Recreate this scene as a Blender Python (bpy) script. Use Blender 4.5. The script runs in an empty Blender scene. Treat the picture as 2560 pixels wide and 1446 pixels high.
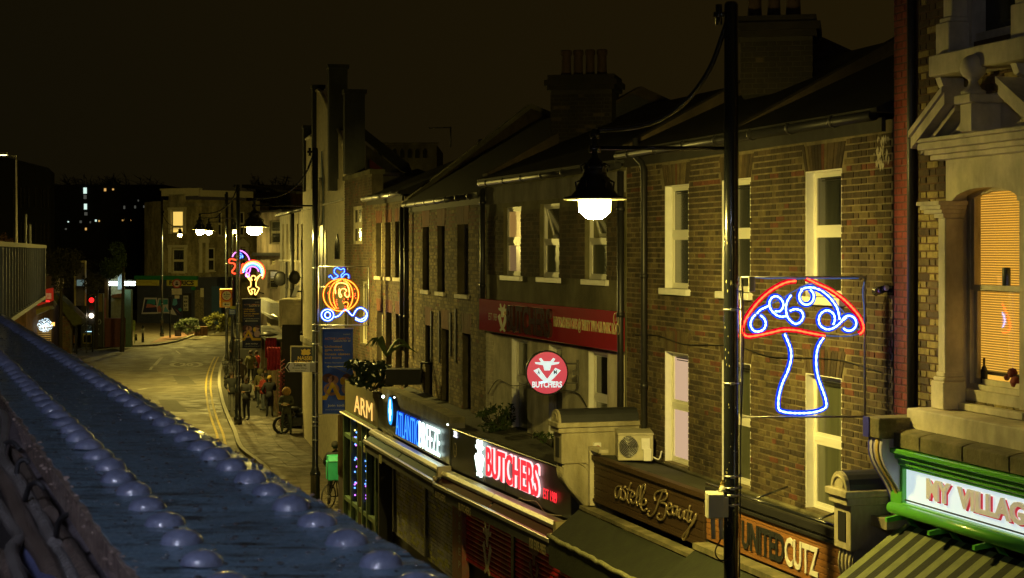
import bpy, bmesh, math, random
from mathutils import Vector, Matrix
R = random.Random(7)
sc = bpy.context.scene
COL = sc.collection
# ---------------- camera, world, exposure ----------------
FP, CX, YH, H = 4000.0, 1280.0, 628.0, 7.0      # focal length in photo pixels, principal column, horizon row, eye height
cam_d = bpy.data.cameras.new('camera'); cam = bpy.data.objects.new('camera', cam_d); COL.objects.link(cam)
cam_d.sensor_width = 36; cam_d.lens = 36 * FP / 2560
cam_d.shift_y = -(723 - YH) / 2560.0
cam.location = (0, 0, H); cam.rotation_euler = (math.radians(90), 0, 0)
cam_d.clip_start = .05; cam_d.clip_end = 2000
cam_d.dof.use_dof = True; cam_d.dof.focus_distance = 26; cam_d.dof.aperture_fstop = 25
sc.camera = cam
wd = bpy.data.worlds.new('World'); sc.world = wd; wd.use_nodes = True
wn = wd.node_tree; wn.nodes.clear()
wo = wn.nodes.new('ShaderNodeOutputWorld'); bg = wn.nodes.new('ShaderNodeBackground')
# night sky over a city: sky glow of street lamps, a little stronger to the right where the town centre lies
tc = wn.nodes.new('ShaderNodeTexCoord'); sx = wn.nodes.new('ShaderNodeSeparateXYZ'); rmp = wn.nodes.new('ShaderNodeMapRange')
mx = wn.nodes.new('ShaderNodeMix'); mx.data_type = 'RGBA'
nzs = wn.nodes.new('ShaderNodeTexNoise'); nzs.inputs['Scale'].default_value = 2.2; nzs.inputs['Detail'].default_value = 3
adn = wn.nodes.new('ShaderNodeMath'); adn.operation = 'MULTIPLY_ADD'; adn.inputs[1].default_value = .25
wn.links.new(tc.outputs['Generated'], sx.inputs[0]); wn.links.new(tc.outputs['Generated'], nzs.inputs['Vector'])
wn.links.new(nzs.outputs['Fac'], adn.inputs[0]); wn.links.new(sx.outputs['X'], adn.inputs[2])
wn.links.new(adn.outputs[0], rmp.inputs['Value'])
rmp.inputs['From Min'].default_value = -.25; rmp.inputs['From Max'].default_value = .35
mx.inputs[6].default_value = (.0043, .0033, .0011, 1); mx.inputs[7].default_value = (.0108, .0068, .0015, 1)
wn.links.new(rmp.outputs[0], mx.inputs[0]); wn.links.new(mx.outputs[2], bg.inputs['Color'])
bg.inputs['Strength'].default_value = 1.0
wn.links.new(bg.outputs[0], wo.inputs['Surface'])
sc.view_settings.view_transform = 'Standard'; sc.view_settings.look = 'None'
sc.view_settings.exposure = .3; sc.view_settings.gamma = 1; sc.view_settings.use_curve_mapping = False
LAMP = 760.0            # radiance of a lit street lantern
LAMPC = (1.0, .77, .16)
# ---------------- materials ----------------
MAT = {}
def mat(name, col, rough=.8, metal=0, var=.25, scale=6, bump=.0, bscale=60, col2=None, spec=.5, emit=None, es=0, coat=0, wet=None, stretch=None):
    if name in MAT: return MAT[name]
    m = bpy.data.materials.new(name); MAT[name] = m; m.use_nodes = True
    nt = m.node_tree; b = nt.nodes['Principled BSDF']
    b.inputs['Roughness'].default_value = rough; b.inputs['Metallic'].default_value = metal
    b.inputs['Specular IOR Level'].default_value = spec
    b.inputs['Coat Weight'].default_value = coat; b.inputs['Coat Roughness'].default_value = .08
    c = tuple(col) + (1,)
    g = nt.nodes.new('ShaderNodeNewGeometry'); vec = g.outputs['Position']
    if stretch:
        mp = nt.nodes.new('ShaderNodeMapping'); mp.inputs['Scale'].default_value = stretch
        nt.links.new(vec, mp.inputs['Vector']); vec = mp.outputs[0]
    if var > 0 or col2:
        n = nt.nodes.new('ShaderNodeTexNoise'); n.inputs['Scale'].default_value = scale; n.inputs['Detail'].default_value = 6
        n.inputs['Roughness'].default_value = .65
        nt.links.new(vec, n.inputs['Vector'])
        mr = nt.nodes.new('ShaderNodeMapRange'); mr.inputs['From Min'].default_value = .3; mr.inputs['From Max'].default_value = .7
        nt.links.new(n.outputs['Fac'], mr.inputs['Value'])
        mm = nt.nodes.new('ShaderNodeMix'); mm.data_type = 'RGBA'
        c2 = tuple(col2) + (1,) if col2 else tuple(x * (1 - var) for x in col) + (1,)
        mm.inputs[6].default_value = c2; mm.inputs[7].default_value = tuple(min(1, x * (1 + (0 if col2 else var * .6))) for x in col) + (1,)
        nt.links.new(mr.outputs[0], mm.inputs[0]); outc = mm.outputs[2]
        if any(w in name for w in ('brick', 'mortar', 'render', 'whitewash', 'stucco', 'stone', 'shutter', 'asphalt', 'flag')):   # soot, damp streaks and repairs with a shape of their own
            mp2 = nt.nodes.new('ShaderNodeMapping'); mp2.inputs['Scale'].default_value = (1.3, 1.3, .45) if 'asphalt' not in name else (.35, .35, 1)
            ns = nt.nodes.new('ShaderNodeTexNoise'); ns.inputs['Scale'].default_value = 1.1; ns.inputs['Detail'].default_value = 5; ns.inputs['Roughness'].default_value = .6
            ms = nt.nodes.new('ShaderNodeMapRange'); ms.inputs['From Min'].default_value = .36; ms.inputs['From Max'].default_value = .62; ms.inputs['To Min'].default_value = .5; ms.inputs['To Max'].default_value = 1.12
            vm = nt.nodes.new('ShaderNodeVectorMath'); vm.operation = 'SCALE'
            nt.links.new(g.outputs['Position'], mp2.inputs['Vector']); nt.links.new(mp2.outputs[0], ns.inputs['Vector']); nt.links.new(ns.outputs['Fac'], ms.inputs['Value'])
            nt.links.new(outc, vm.inputs[0]); nt.links.new(ms.outputs[0], vm.inputs['Scale']); outc = vm.outputs[0]
        nt.links.new(outc, b.inputs['Base Color'])
        if wet:
            m2 = nt.nodes.new('ShaderNodeMapRange'); m2.inputs['To Min'].default_value = wet[0]; m2.inputs['To Max'].default_value = wet[1]
            n2 = nt.nodes.new('ShaderNodeTexNoise'); n2.inputs['Scale'].default_value = wet[2]; n2.inputs['Detail'].default_value = 4
            nt.links.new(g.outputs['Position'], n2.inputs['Vector']); m2.inputs['From Min'].default_value = .35; m2.inputs['From Max'].default_value = .65
            nt.links.new(n2.outputs['Fac'], m2.inputs['Value']); nt.links.new(m2.outputs[0], b.inputs['Roughness'])
    else:
        b.inputs['Base Color'].default_value = c
    if bump > 0:
        bn = nt.nodes.new('ShaderNodeTexNoise'); bn.inputs['Scale'].default_value = bscale; bn.inputs['Detail'].default_value = 5
        nt.links.new(g.outputs['Position'], bn.inputs['Vector'])
        bp = nt.nodes.new('ShaderNodeBump'); bp.inputs['Strength'].default_value = bump; bp.inputs['Distance'].default_value = .02
        nt.links.new(bn.outputs['Fac'], bp.inputs['Height']); nt.links.new(bp.outputs[0], b.inputs['Normal'])
    if emit:
        b.inputs['Emission Color'].default_value = tuple(emit) + (1,); b.inputs['Emission Strength'].default_value = es
    return m
def emi(name, col, s, sample=True):
    if name in MAT: return MAT[name]
    m = bpy.data.materials.new(name); MAT[name] = m; m.use_nodes = True
    nt = m.node_tree; nt.nodes.clear()
    o = nt.nodes.new('ShaderNodeOutputMaterial'); e = nt.nodes.new('ShaderNodeEmission')
    e.inputs['Color'].default_value = tuple(col) + (1,); e.inputs['Strength'].default_value = s
    nt.links.new(e.outputs[0], o.inputs['Surface'])
    if not sample: m.cycles.emission_sampling = 'NONE'
    return m
def glass(name, tint=(.02, .02, .015), alpha=.35):
    if name in MAT: return MAT[name]
    m = bpy.data.materials.new(name); MAT[name] = m; m.use_nodes = True
    nt = m.node_tree; nt.nodes.clear()
    o = nt.nodes.new('ShaderNodeOutputMaterial'); t = nt.nodes.new('ShaderNodeBsdfTransparent'); g = nt.nodes.new('ShaderNodeBsdfGlossy')
    t.inputs['Color'].default_value = tint + (1,) if len(tint) == 3 else tint
    g.inputs['Roughness'].default_value = .02
    x = nt.nodes.new('ShaderNodeMixShader'); x.inputs[0].default_value = alpha
    nt.links.new(t.outputs[0], x.inputs[1]); nt.links.new(g.outputs[0], x.inputs[2]); nt.links.new(x.outputs[0], o.inputs['Surface'])
    return m
brY = mat('stock brick yellow', (.145, .11, .05), .9, var=.35, scale=9, bump=.5, bscale=70)
brO = mat('stock brick brown', (.10, .07, .036), .9, var=.35, scale=9, bump=.5, bscale=70)
brD = mat('stock brick sooty', (.06, .043, .025), .92, var=.35, scale=9, bump=.5, bscale=70)
brR = mat('red brick', (.14, .05, .027), .88, var=.3, scale=9, bump=.4, bscale=70)
brW = mat('white painted brick', (.50, .45, .33), .75, var=.3, scale=5, bump=.3, bscale=50)
brG = mat('gault yellow brick', (.34, .27, .09), .85, var=.4, scale=14, bump=.5, bscale=60)
mortar = mat('lime mortar', (.21, .175, .10), .95, var=.35, scale=5, bump=.4, bscale=90)
mortD = mat('dark mortar', (.12, .10, .06), .95, var=.35, scale=5, bump=.4)
mortW = mat('painted mortar', (.40, .36, .26), .85, var=.25, scale=4)
upvc = mat('white window plastic', (.72, .70, .62), .35, var=.06, scale=3)
cream = mat('cream painted stucco', (.56, .51, .38), .7, var=.22, scale=4, bump=.15, bscale=40)
stoneW = mat('weathered white stone', (.52, .47, .33), .85, col2=(.24, .21, .12), scale=3.5, bump=.35, bscale=35, stretch=(1, 1, .25))
stoneD = mat('mossy coping stone', (.26, .22, .12), .9, col2=(.10, .10, .045), scale=5, bump=.5, bscale=30)
lead = mat('dark lead capping', (.022, .024, .026), .6, var=.3, bump=.2, bscale=20)
slate = mat('roof slate', (.022, .022, .02), .75, var=.35, scale=8, bump=.4, bscale=25)
felt = mat('roofing felt', (.045, .045, .03), .9, var=.35, scale=2, bump=.5, bscale=40)
blackp = mat('black gloss paint', (.012, .014, .016), .22, var=.2, scale=8, spec=.6, coat=.5)
blackm = mat('black matt', (.014, .014, .015), .65, var=.3)
ironD = mat('old black iron pipe', (.02, .02, .022), .45, var=.3, scale=10)
rendO = mat('olive stained render', (.17, .155, .085), .9, col2=(.09, .085, .045), scale=2.2, bump=.4, bscale=30)
rendW = mat('whitewashed wall', (.68, .63, .48), .85, col2=(.45, .41, .29), scale=2.5, bump=.35, bscale=25)
rendG = mat('grey cement render', (.17, .16, .135), .9, var=.3, scale=2, bump=.4, bscale=30)
pinkr = mat('pale pink render', (.22, .18, .15), .85, var=.2, scale=2, bump=.2)
maroon = mat('maroon gloss panel', (.42, .02, .04), .2, var=.08, coat=.6)
redsh = mat('red painted shutter', (.60, .03, .045), .45, var=.35, scale=6)
greyp = mat('grey aluminium panel', (.075, .082, .078), .38, var=.12, scale=3)
alu = mat('brushed aluminium', (.55, .54, .52), .33, metal=.7, var=.15, scale=9)
steel = mat('galvanised steel', (.45, .45, .45), .4, metal=.8, var=.2, scale=14)
whitep = mat('white gloss paint', (.75, .74, .70), .4, var=.1)
wood = mat('varnished cedar board', (.34, .15, .045), .55, col2=(.17, .07, .022), scale=7, bump=.3, bscale=25, stretch=(.35, .35, 6))
woodD = mat('dark stained board', (.06, .033, .013), .6, col2=(.04, .022, .01), scale=7, bump=.3, bscale=25, stretch=(.35, .35, 6))
greenp = mat('leaf green gloss paint', (.12, .50, .06), .35, var=.15, scale=3, coat=.3)
greencl = mat('dark green canvas', (.020, .026, .009), .85, col2=(.010, .013, .006), scale=5, bump=.3, bscale=30)
creamcl = mat('pale green canvas', (.22, .25, .10), .85, col2=(.12, .14, .06), scale=5, bump=.3, bscale=30)
bluecl = mat('blue canvas', (.012, .07, .14), .8, var=.3)
maroncl = mat('maroon canvas', (.07, .006, .008), .8, var=.3)
greycl = mat('grey canvas', (.055, .055, .055), .85, var=.3)
asphalt = mat('worn asphalt', (.115, .10, .068), .72, var=.18, scale=1.2, bump=.6, bscale=90, wet=(.55, .9, 1.3))
paving = mat('paving flag', (.12, .10, .072), .8, var=.3, scale=7, bump=.2, bscale=80, wet=(.55, .9, 2.0))
pavingR = mat('reddish block paving', (.22, .12, .09), .85, var=.3, scale=6, bump=.4)
kerbm = mat('granite kerb', (.30, .28, .23), .75, var=.3, scale=8, bump=.3)
joint = mat('dark sand joint', (.05, .045, .03), .95, var=.3)
roadY = mat('yellow road paint', (.50, .36, .06), .75, col2=(.22, .17, .05), scale=5, bump=.3)
roadW = mat('white road paint', (.50, .48, .40), .75, col2=(.18, .17, .13), scale=6, bump=.3)
leafm = mat('dark green leaves', (.035, .06, .012), .65, var=.45, scale=4)
leafL = mat('bright green leaves', (.07, .11, .02), .6, var=.45, scale=4)
leafY = mat('dry grass', (.16, .14, .03), .8, var=.4, scale=4)
bark = mat('bark', (.05, .04, .025), .95, var=.4, scale=10, bump=.6, bscale=20)
dkglass = mat('dark window glass', (.012, .013, .01), .06, var=0, spec=.8)
olglass = mat('window glass with closed blind', (.11, .12, .065), .3, col2=(.045, .05, .028), scale=2.6, spec=.7, coat=.8, stretch=(5, 5, .25))
grglass = mat('window glass with dim curtain', (.055, .06, .05), .25, col2=(.010, .011, .010), scale=2.5, spec=.7, coat=.8, stretch=(5, 5, .3))
# ---------------- geometry helpers ----------------
class Fac:
    """vertical frame: u runs along the face (left to right as seen from the street), o outwards to the street, z up"""
    def __init__(s, A=None, B=None, pos=None, t=None):
        if pos is None:
            s.a = ((A[0] - CX) / A[1], FP / A[1]); b = ((B[0] - CX) / B[1], FP / B[1])
            dx, dy = b[0] - s.a[0], b[1] - s.a[1]
        else:
            s.a = pos; dx, dy = t
        s.L = math.hypot(dx, dy); s.t = (dx / s.L, dy / s.L); s.n = (s.t[1], -s.t[0])
    def pt(s, u, o, z):
        return (s.a[0] + s.t[0] * u + s.n[0] * o, s.a[1] + s.t[1] * u + s.n[1] * o, z)
    def hit(s, px, py=YH, off=0):
        ox, oy = s.a[0] + s.n[0] * off, s.a[1] + s.n[1] * off
        rx = (px - CX) / FP
        u = (rx * oy - ox) / (s.t[0] - rx * s.t[1]); d = oy + u * s.t[1]
        return u, H - (py - YH) * d / FP
    def u(s, px, off=0): return s.hit(px, YH, off)[0]
    def z(s, px, py, off=0): return s.hit(px, py, off)[1]
    def rect(s, x0, x1, y0, y1, off=0):
        xc = (x0 + x1) / 2
        return s.u(x0, off), s.u(x1, off), s.z(xc, y1, off), s.z(xc, y0, off)
def CF(px, s, ang=0):
    a = math.radians(ang)
    return Fac(pos=((px - CX) / s, FP / s), t=(math.cos(a), math.sin(a)))
def G(px, py, z=0.0):
    d = (H - z) * FP / (py - YH); return ((px - CX) / FP * d, d, z)
WF = Fac(pos=(0, 0), t=(1, 0)); WF.n = (0, 1)
class MB:
    def __init__(s): s.v = []; s.f = []; s.m = []; s.sm = []
    def add(s, vs, fs, mi=0, smooth=False):
        k = len(s.v); s.v += [tuple(p) for p in vs]
        for f in fs: s.f.append(tuple(i + k for i in f)); s.m.append(mi); s.sm.append(smooth)
    def box(s, F, u0, u1, o0, o1, z0, z1, mi=0):
        P = [F.pt(u, o, z) for z in (z0, z1) for o in (o0, o1) for u in (u0, u1)]
        s.add(P, [(0, 1, 3, 2), (4, 6, 7, 5), (0, 4, 5, 1), (2, 3, 7, 6), (0, 2, 6, 4), (1, 5, 7, 3)], mi); return s
    def poly(s, F, pts, plane, lo, hi, mi=0, smooth=False):
        def P(a, b, c):
            return F.pt(a, c, b) if plane == 'uz' else F.pt(c, a, b) if plane == 'oz' else F.pt(a, b, c)
        n = len(pts)
        s.add([P(a, b, lo) for a, b in pts] + [P(a, b, hi) for a, b in pts], [tuple(range(n))[::-1], tuple(range(n, 2 * n))], mi)
        k = len(s.v) - 2 * n
        for i in range(n):
            j = (i + 1) % n; s.f.append((k + i, k + j, k + n + j, k + n + i)); s.m.append(mi); s.sm.append(smooth)
        return s
    def tube(s, pts, r, seg=8, mi=0, closed=False, smooth=True):
        pts = [Vector(p) for p in pts]; n = len(pts); rs = r if isinstance(r, (list, tuple)) else [r] * n
        k = len(s.v); ref = None
        for i, p in enumerate(pts):
            if closed: d = pts[(i + 1) % n] - pts[i - 1]
            else: d = pts[min(i + 1, n - 1)] - pts[max(i - 1, 0)]
            if d.length < 1e-9: d = Vector((0, 0, 1))
            d.normalize()
            if ref is None: ref = Vector((0, 0, 1)) if abs(d.z) < .9 else Vector((1, 0, 0))
            a = ref - d * ref.dot(d)
            if a.length < 1e-4: ref = Vector((1, 0, 0)) if abs(d.x) < .9 else Vector((0, 1, 0)); a = ref - d * ref.dot(d)
            a.normalize(); b = d.cross(a); ref = a
            for q in range(seg):
                t = 2 * math.pi * q / seg; s.v.append(tuple(p + (a * math.cos(t) + b * math.sin(t)) * rs[i]))
        for i in range(n if closed else n - 1):
            A = k + i * seg; B = k + ((i + 1) % n) * seg
            for q in range(seg):
                w = (q + 1) % seg; s.f.append((A + q, A + w, B + w, B + q)); s.m.append(mi); s.sm.append(smooth)
        if not closed:
            s.f.append(tuple(k + q for q in range(seg))[::-1]); s.m.append(mi); s.sm.append(False)
            s.f.append(tuple(k + (n - 1) * seg + q for q in range(seg))); s.m.append(mi); s.sm.append(False)
        return s
    def lathe(s, c, prof, seg=16, mi=0, smooth=True):
        k = len(s.v); n = len(prof)
        for r, z in prof:
            for q in range(seg):
                t = 2 * math.pi * q / seg; s.v.append((c[0] + r * math.cos(t), c[1] + r * math.sin(t), c[2] + z))
        for i in range(n - 1):
            for q in range(seg):
                w = (q + 1) % seg; s.f.append((k + i * seg + q, k + i * seg + w, k + (i + 1) * seg + w, k + (i + 1) * seg + q)); s.m.append(mi); s.sm.append(smooth)
        s.f.append(tuple(k + q for q in range(seg))[::-1]); s.m.append(mi); s.sm.append(False)
        s.f.append(tuple(k + (n - 1) * seg + q for q in range(seg))); s.m.append(mi); s.sm.append(False)
        return s
    def ball(s, c, r, seg=8, mi=0, sq=(1, 1, 1)):
        n = max(4, seg // 2 + 1); k = len(s.v)
        for i in range(n + 1):
            ph = math.pi * i / n
            for q in range(seg):
                t = 2 * math.pi * q / seg
                s.v.append((c[0] + r * sq[0] * math.sin(ph) * math.cos(t), c[1] + r * sq[1] * math.sin(ph) * math.sin(t), c[2] + r * sq[2] * math.cos(ph)))
        for i in range(n):
            for q in range(seg):
                w = (q + 1) % seg; s.f.append((k + i * seg + q, k + (i + 1) * seg + q, k + (i + 1) * seg + w, k + i * seg + w)); s.m.append(mi); s.sm.append(True)
        return s
    def quad(s, pts, mi=0): s.add(pts, [tuple(range(len(pts)))], mi); return s
def wloc(p):
    v = Vector((0, 0, 0))
    while p is not None: v = v + p.location; p = p.parent
    return v
def obj(name, mb, mats, parent=None, label=None, cat=None, group=None, kind=None, recalc=True, bevel=0):
    base = wloc(parent) if parent else Vector((0, 0, 0))
    org = Vector((0, 0, 0))
    if parent is None and kind is None and mb.v:
        n = len(mb.v); org = Vector((sum(v[0] for v in mb.v) / n, sum(v[1] for v in mb.v) / n, min(v[2] for v in mb.v)))
    me = bpy.data.meshes.new(name); d = base + org
    me.from_pydata([(v[0] - d.x, v[1] - d.y, v[2] - d.z) for v in mb.v], [], mb.f)
    for m in (mats if isinstance(mats, (list, tuple)) else [mats]): me.materials.append(m)
    me.polygons.foreach_set('material_index', mb.m); me.polygons.foreach_set('use_smooth', mb.sm)
    if recalc or bevel:
        bm = bmesh.new(); bm.from_mesh(me)
        if bevel: bmesh.ops.bevel(bm, geom=bm.edges[:], offset=bevel, segments=1, affect='EDGES')
        bmesh.ops.recalc_face_normals(bm, faces=bm.faces[:]); bm.to_mesh(me); bm.free()
    me.update()
    o = bpy.data.objects.new(name, me); COL.objects.link(o); o.location = org
    if parent: o.parent = parent
    tag(o, label, cat, group, kind); return o
def tag(o, label=None, cat=None, group=None, kind=None):
    if label: o['label'] = label
    if cat: o['category'] = cat
    if group: o['group'] = group
    if kind: o['kind'] = kind
    return o
def thing(name, label, cat, loc, group=None):
    o = bpy.data.objects.new(name, None); COL.objects.link(o); o.location = loc; o.empty_display_size = .2
    return tag(o, label, cat, group)
_font = {}; _fb = {}
def text_geo(s, bold=0.0, ref=None):
    k = (s, bold, ref)
    if k in _font: return _font[k]
    cu = bpy.data.curves.new('lettering', 'FONT'); cu.body = s; cu.size = 1; cu.resolution_u = 3; cu.offset = bold; cu.fill_mode = 'FRONT'
    o = bpy.data.objects.new('lettering', cu); COL.objects.link(o)
    me = o.to_mesh(); vs = [(v.co.x, v.co.y) for v in me.vertices]; fs = [tuple(p.vertices) for p in me.polygons]
    o.to_mesh_clear(); bpy.data.objects.remove(o); bpy.data.curves.remove(cu)
    x0 = min(v[0] for v in vs); x1 = max(v[0] for v in vs); y0 = min(v[1] for v in vs); y1 = max(v[1] for v in vs)
    if ref is not None: x0, x1, y0, y1 = _fb[(s, ref)]
    _fb[(s, bold)] = (x0, x1, y0, y1)
    _font[k] = ([((x - x0) / (x1 - x0), (y - y0) / (y1 - y0)) for x, y in vs], fs); return _font[k]
def _text_add(mb, F, vs, fs, u0, u1, z0, z1, off, depth, mi, flip=False):
    def P(a, b, o): return F.pt(u0 + (u1 - u0) * a, o, z0 + (z1 - z0) * b)
    n = len(vs)
    mb.add([P(a, b, off + depth) for a, b in vs] + [P(a, b, off) for a, b in vs], fs, mi)
    if depth > .004:
        k = len(mb.v) - 2 * n; ec = {}
        for f in fs:
            for i in range(len(f)):
                e = (f[i], f[(i + 1) % len(f)]); ky = tuple(sorted(e)); ec[ky] = None if ky in ec else e
        for e in ec.values():
            if e: mb.f.append((k + e[1], k + e[0], k + n + e[0], k + n + e[1])); mb.m.append(mi); mb.sm.append(False)
def text(mb, F, s, u0, u1, z0, z1, off, depth=.003, mi=0, bold=0.0):
    vs, fs = text_geo(s, bold); _text_add(mb, F, vs, fs, u0, u1, z0, z1, off, depth, mi); return mb
def letters(F, s, u0, u1, z0, z1, off, depth, mats, parent, bold=0.0, name='letter', mi=0, back=None):
    vs, fs = text_geo(s, bold)
    par = list(range(len(vs)))
    def fd(i):
        while par[i] != i: par[i] = par[par[i]]; i = par[i]
        return i
    for f in fs:
        for i in f[1:]: par[fd(i)] = fd(f[0])
    gr = {}
    for f in fs: gr.setdefault(fd(f[0]), []).append(f)
    out = []
    for g in sorted(gr.values(), key=lambda g: min(vs[i][0] for f in g for i in f)):
        ids = sorted({i for f in g for i in f}); mp = {i: k for k, i in enumerate(ids)}
        mb = MB(); v2 = [vs[i] for i in ids]; f2 = [tuple(mp[i] for i in f) for f in g]
        _text_add(mb, F, v2, f2, u0, u1, z0, z1, off, depth, mi)
        out.append(obj(name, mb, mats, parent, recalc=False))
    if back is not None:
        mb = MB(); v2, f2 = text_geo(s, bold + back[1], bold); _text_add(mb, F, v2, f2, u0, u1, z0, z1, off - .03, .02, back[0]); obj('letter_halo', mb, mats, parent, recalc=False)
    return out
def wall(mb, F, u0, u1, z0, z1, ops, o0, o1, mi=0):
    zs = sorted({z0, z1, *[max(z0, min(z1, z)) for op in ops for z in (op[2], op[3])]})
    for a, b in zip(zs, zs[1:]):
        if b - a < 1e-4: continue
        zc = (a + b) / 2; cuts = sorted((max(u0, op[0]), min(u1, op[1])) for op in ops if op[2] < zc < op[3])
        x = u0
        for c0, c1 in cuts:
            if c0 > x + 1e-4: mb.box(F, x, c0, o0, o1, a, b, mi)
            x = max(x, c1)
        if x < u1 - 1e-4: mb.box(F, x, u1, o0, o1, a, b, mi)
    return mb
_bm = {}
def bricks(F, root, u0, u1, z0, z1, ops, off, pal, n_ind=300, course=.075, st=.2255, hd=.1125, jt=.0145, proud=.010, skip=None, nm='brick', rnd=None):
    """Flemish bond facing: pal = list of (material, weight); the bricks nearest to the eye become objects, the rest one mesh"""
    rr = rnd or R; mats = [m for m, w in pal]; ws = [w for m, w in pal]; B = []
    nz = int((z1 - z0) / course)
    for j in range(nz):
        za = z0 + j * course + jt / 2; zb = za + course - jt; zc = (za + zb) / 2
        x = u0 - (st + hd) / 2 * (j % 2) - rr.random() * .01; k = 0
        cuts = [(op[0], op[1]) for op in ops if op[2] - .01 < zc < op[3] + .01]
        while x < u1:
            w = st if k % 2 == 0 else hd; k += 1
            segs = [(max(x + jt / 2, u0), min(x + w - jt / 2, u1))]
            for c0, c1 in cuts:
                ns = []
                for a, b in segs:
                    if c1 <= a or c0 >= b: ns.append((a, b)); continue
                    if a < c0: ns.append((a, c0 - .002))
                    if b > c1: ns.append((c1 + .002, b))
                segs = ns
            x += w
            for a, b in segs:
                if b - a > .025:
                    mi = rr.choices(range(len(mats)), ws)[0]
                    if skip:
                        q = skip((a + b) / 2, zc)
                        if q is not None:
                            if q < 0: continue
                            mi = q
                    B.append((a, b, za, zb, mi, off + proud + rr.uniform(-.003, .003)))
    def key(q):
        p = F.pt((q[0] + q[1]) / 2, q[5], (q[2] + q[3]) / 2)
        X = CX + p[0] / p[1] * FP; Y = YH - (p[2] - H) / p[1] * FP
        ins = -5 < X < 2565 and -5 < Y < 1450
        return (not ins, -(q[1] - q[0]) / p[1] ** 2)
    B.sort(key=key); base = wloc(root)
    ind = B[:n_ind]; rest = B[n_ind:]
    for a, b, za, zb, mi, o in ind:
        w = round((b - a) / .01) * .01; ky = (F.t, w, round(zb - za, 4), mats[mi].name)
        if ky not in _bm:
            m = MB(); L = Fac(pos=(0, 0), t=F.t); hw = max(.012, w / 2 - .002); hh = (zb - za) / 2
            m.poly(L, [(-hw, -hh), (hw, -hh), (hw, hh), (-hw, hh)], 'uz', -.02, -.003)
            k = len(m.v) - 8; m.f.pop(1); m.m.pop(1); m.sm.pop(1)
            c = .0035; f0 = len(m.v)
            m.v += [L.pt(x_, 0, y_) for x_, y_ in ((-hw + c, -hh + c), (hw - c, -hh + c), (hw - c, hh - c), (-hw + c, hh - c))]
            m.f.append((f0, f0 + 1, f0 + 2, f0 + 3)); m.m.append(0); m.sm.append(False)
            for i in range(4):
                j = (i + 1) % 4; m.f.append((k + 4 + i, k + 4 + j, f0 + j, f0 + i)); m.m.append(0); m.sm.append(False)
            me = bpy.data.meshes.new(nm); me.from_pydata(m.v, [], m.f); me.materials.append(mats[mi])
            bm = bmesh.new(); bm.from_mesh(me); bmesh.ops.recalc_face_normals(bm, faces=bm.faces[:]); bm.to_mesh(me); bm.free()
            _bm[ky] = me
        o_ = bpy.data.objects.new(nm, _bm[ky]); COL.objects.link(o_); o_.parent = root
        o_.location = Vector(F.pt((a + b) / 2, o, (za + zb) / 2)) - base
    if rest:
        m = MB()
        for a, b, za, zb, mi, o in rest:
            P = [F.pt(u, q, z) for q, e in ((off - .01, 0), (o, .003)) for u, z in ((a + e, za + e), (b - e, za + e), (b - e, zb - e), (a + e, zb - e))]
            m.add(P, [(4, 5, 6, 7), (0, 1, 5, 4), (1, 2, 6, 5), (2, 3, 7, 6), (3, 0, 4, 7)], mi)
        obj('brickwork', m, mats, root, kind='stuff', recalc=False)
def window(F, root, op, set_=.10, fm=None, top=None, bot=None, sill=None, frame=.05, split=.5, reveal=None, name='window', bars=0, tilt=0, sillw=.06):
    """two-light window set back in its opening; frame is the part, sashes / panes / sill are its sub-parts"""
    fm = fm or upvc; u0, u1, z0, z1 = op; o = -set_
    m = MB(); fr = frame * .7
    m.box(F, u0, u0 + fr, o - .05, o + .01, z0, z1); m.box(F, u1 - fr, u1, o - .05, o + .01, z0, z1)
    m.box(F, u0 + fr, u1 - fr, o - .05, o + .01, z1 - fr, z1); m.box(F, u0 + fr, u1 - fr, o - .05, o + .01, z0, z0 + fr)
    zm = z0 + (z1 - z0) * split
    m.box(F, u0 + fr, u1 - fr, o - .05, o + .012, zm - .03, zm + .03)
    mm = [fm]
    if reveal:
        mm.append(reveal); w = .012
        m.box(F, u0 - .002, u0 + w, o + .01, .004, z0, z1, 1); m.box(F, u1 - w, u1 + .002, o + .01, .004, z0, z1, 1)
        m.box(F, u0 + w, u1 - w, o + .01, .004, z1 - w, z1 + .002, 1)
    w_ = obj(name, m, mm, root)
    for k, (a, b, gm, tl) in enumerate(((z0 + fr, zm - .03, bot, 0), (zm + .03, z1 - fr, top, tilt))):
        s = MB(); q = frame * .8; ua, ub = u0 + fr, u1 - fr
        def T(F_, tl=tl, b=b):
            return F_
        if tl:
            zt = b; an = math.radians(tl)
            class TF:
                def pt(s_, u, o_, z):
                    dz = z - zt; oo = o_ - (o); return F.pt(u, o + oo * math.cos(an) - dz * math.sin(an), zt + dz * math.cos(an) + oo * math.sin(an))
            FF = TF()
        else: FF = F
        s.box(FF, ua, ua + q, o - .03, o + .004, a, b); s.box(FF, ub - q, ub, o - .03, o + .004, a, b)
        s.box(FF, ua + q, ub - q, o - .03, o + .004, b - q, b); s.box(FF, ua + q, ub - q, o - .03, o + .004, a, a + q)
        for i in range(bars):
            uu = ua + (ub - ua) * (i + 1) / (bars + 1); s.box(FF, uu - .01, uu + .01, o - .028, o + .002, a + q, b - q)
        obj('sash', s, fm, w_)
        g = MB(); g.box(FF, ua + q - .004, ub - q + .004, o - .022, o - .014, a + q - .004, b - q + .004); obj('pane', g, gm, w_)
    if sill is not None:
        s = MB(); s.box(F, u0 - .07, u1 + .07, -.12, sillw, z0 - .09, z0); obj('sill', s, sill, w_, bevel=.006)
    return w_
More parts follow.
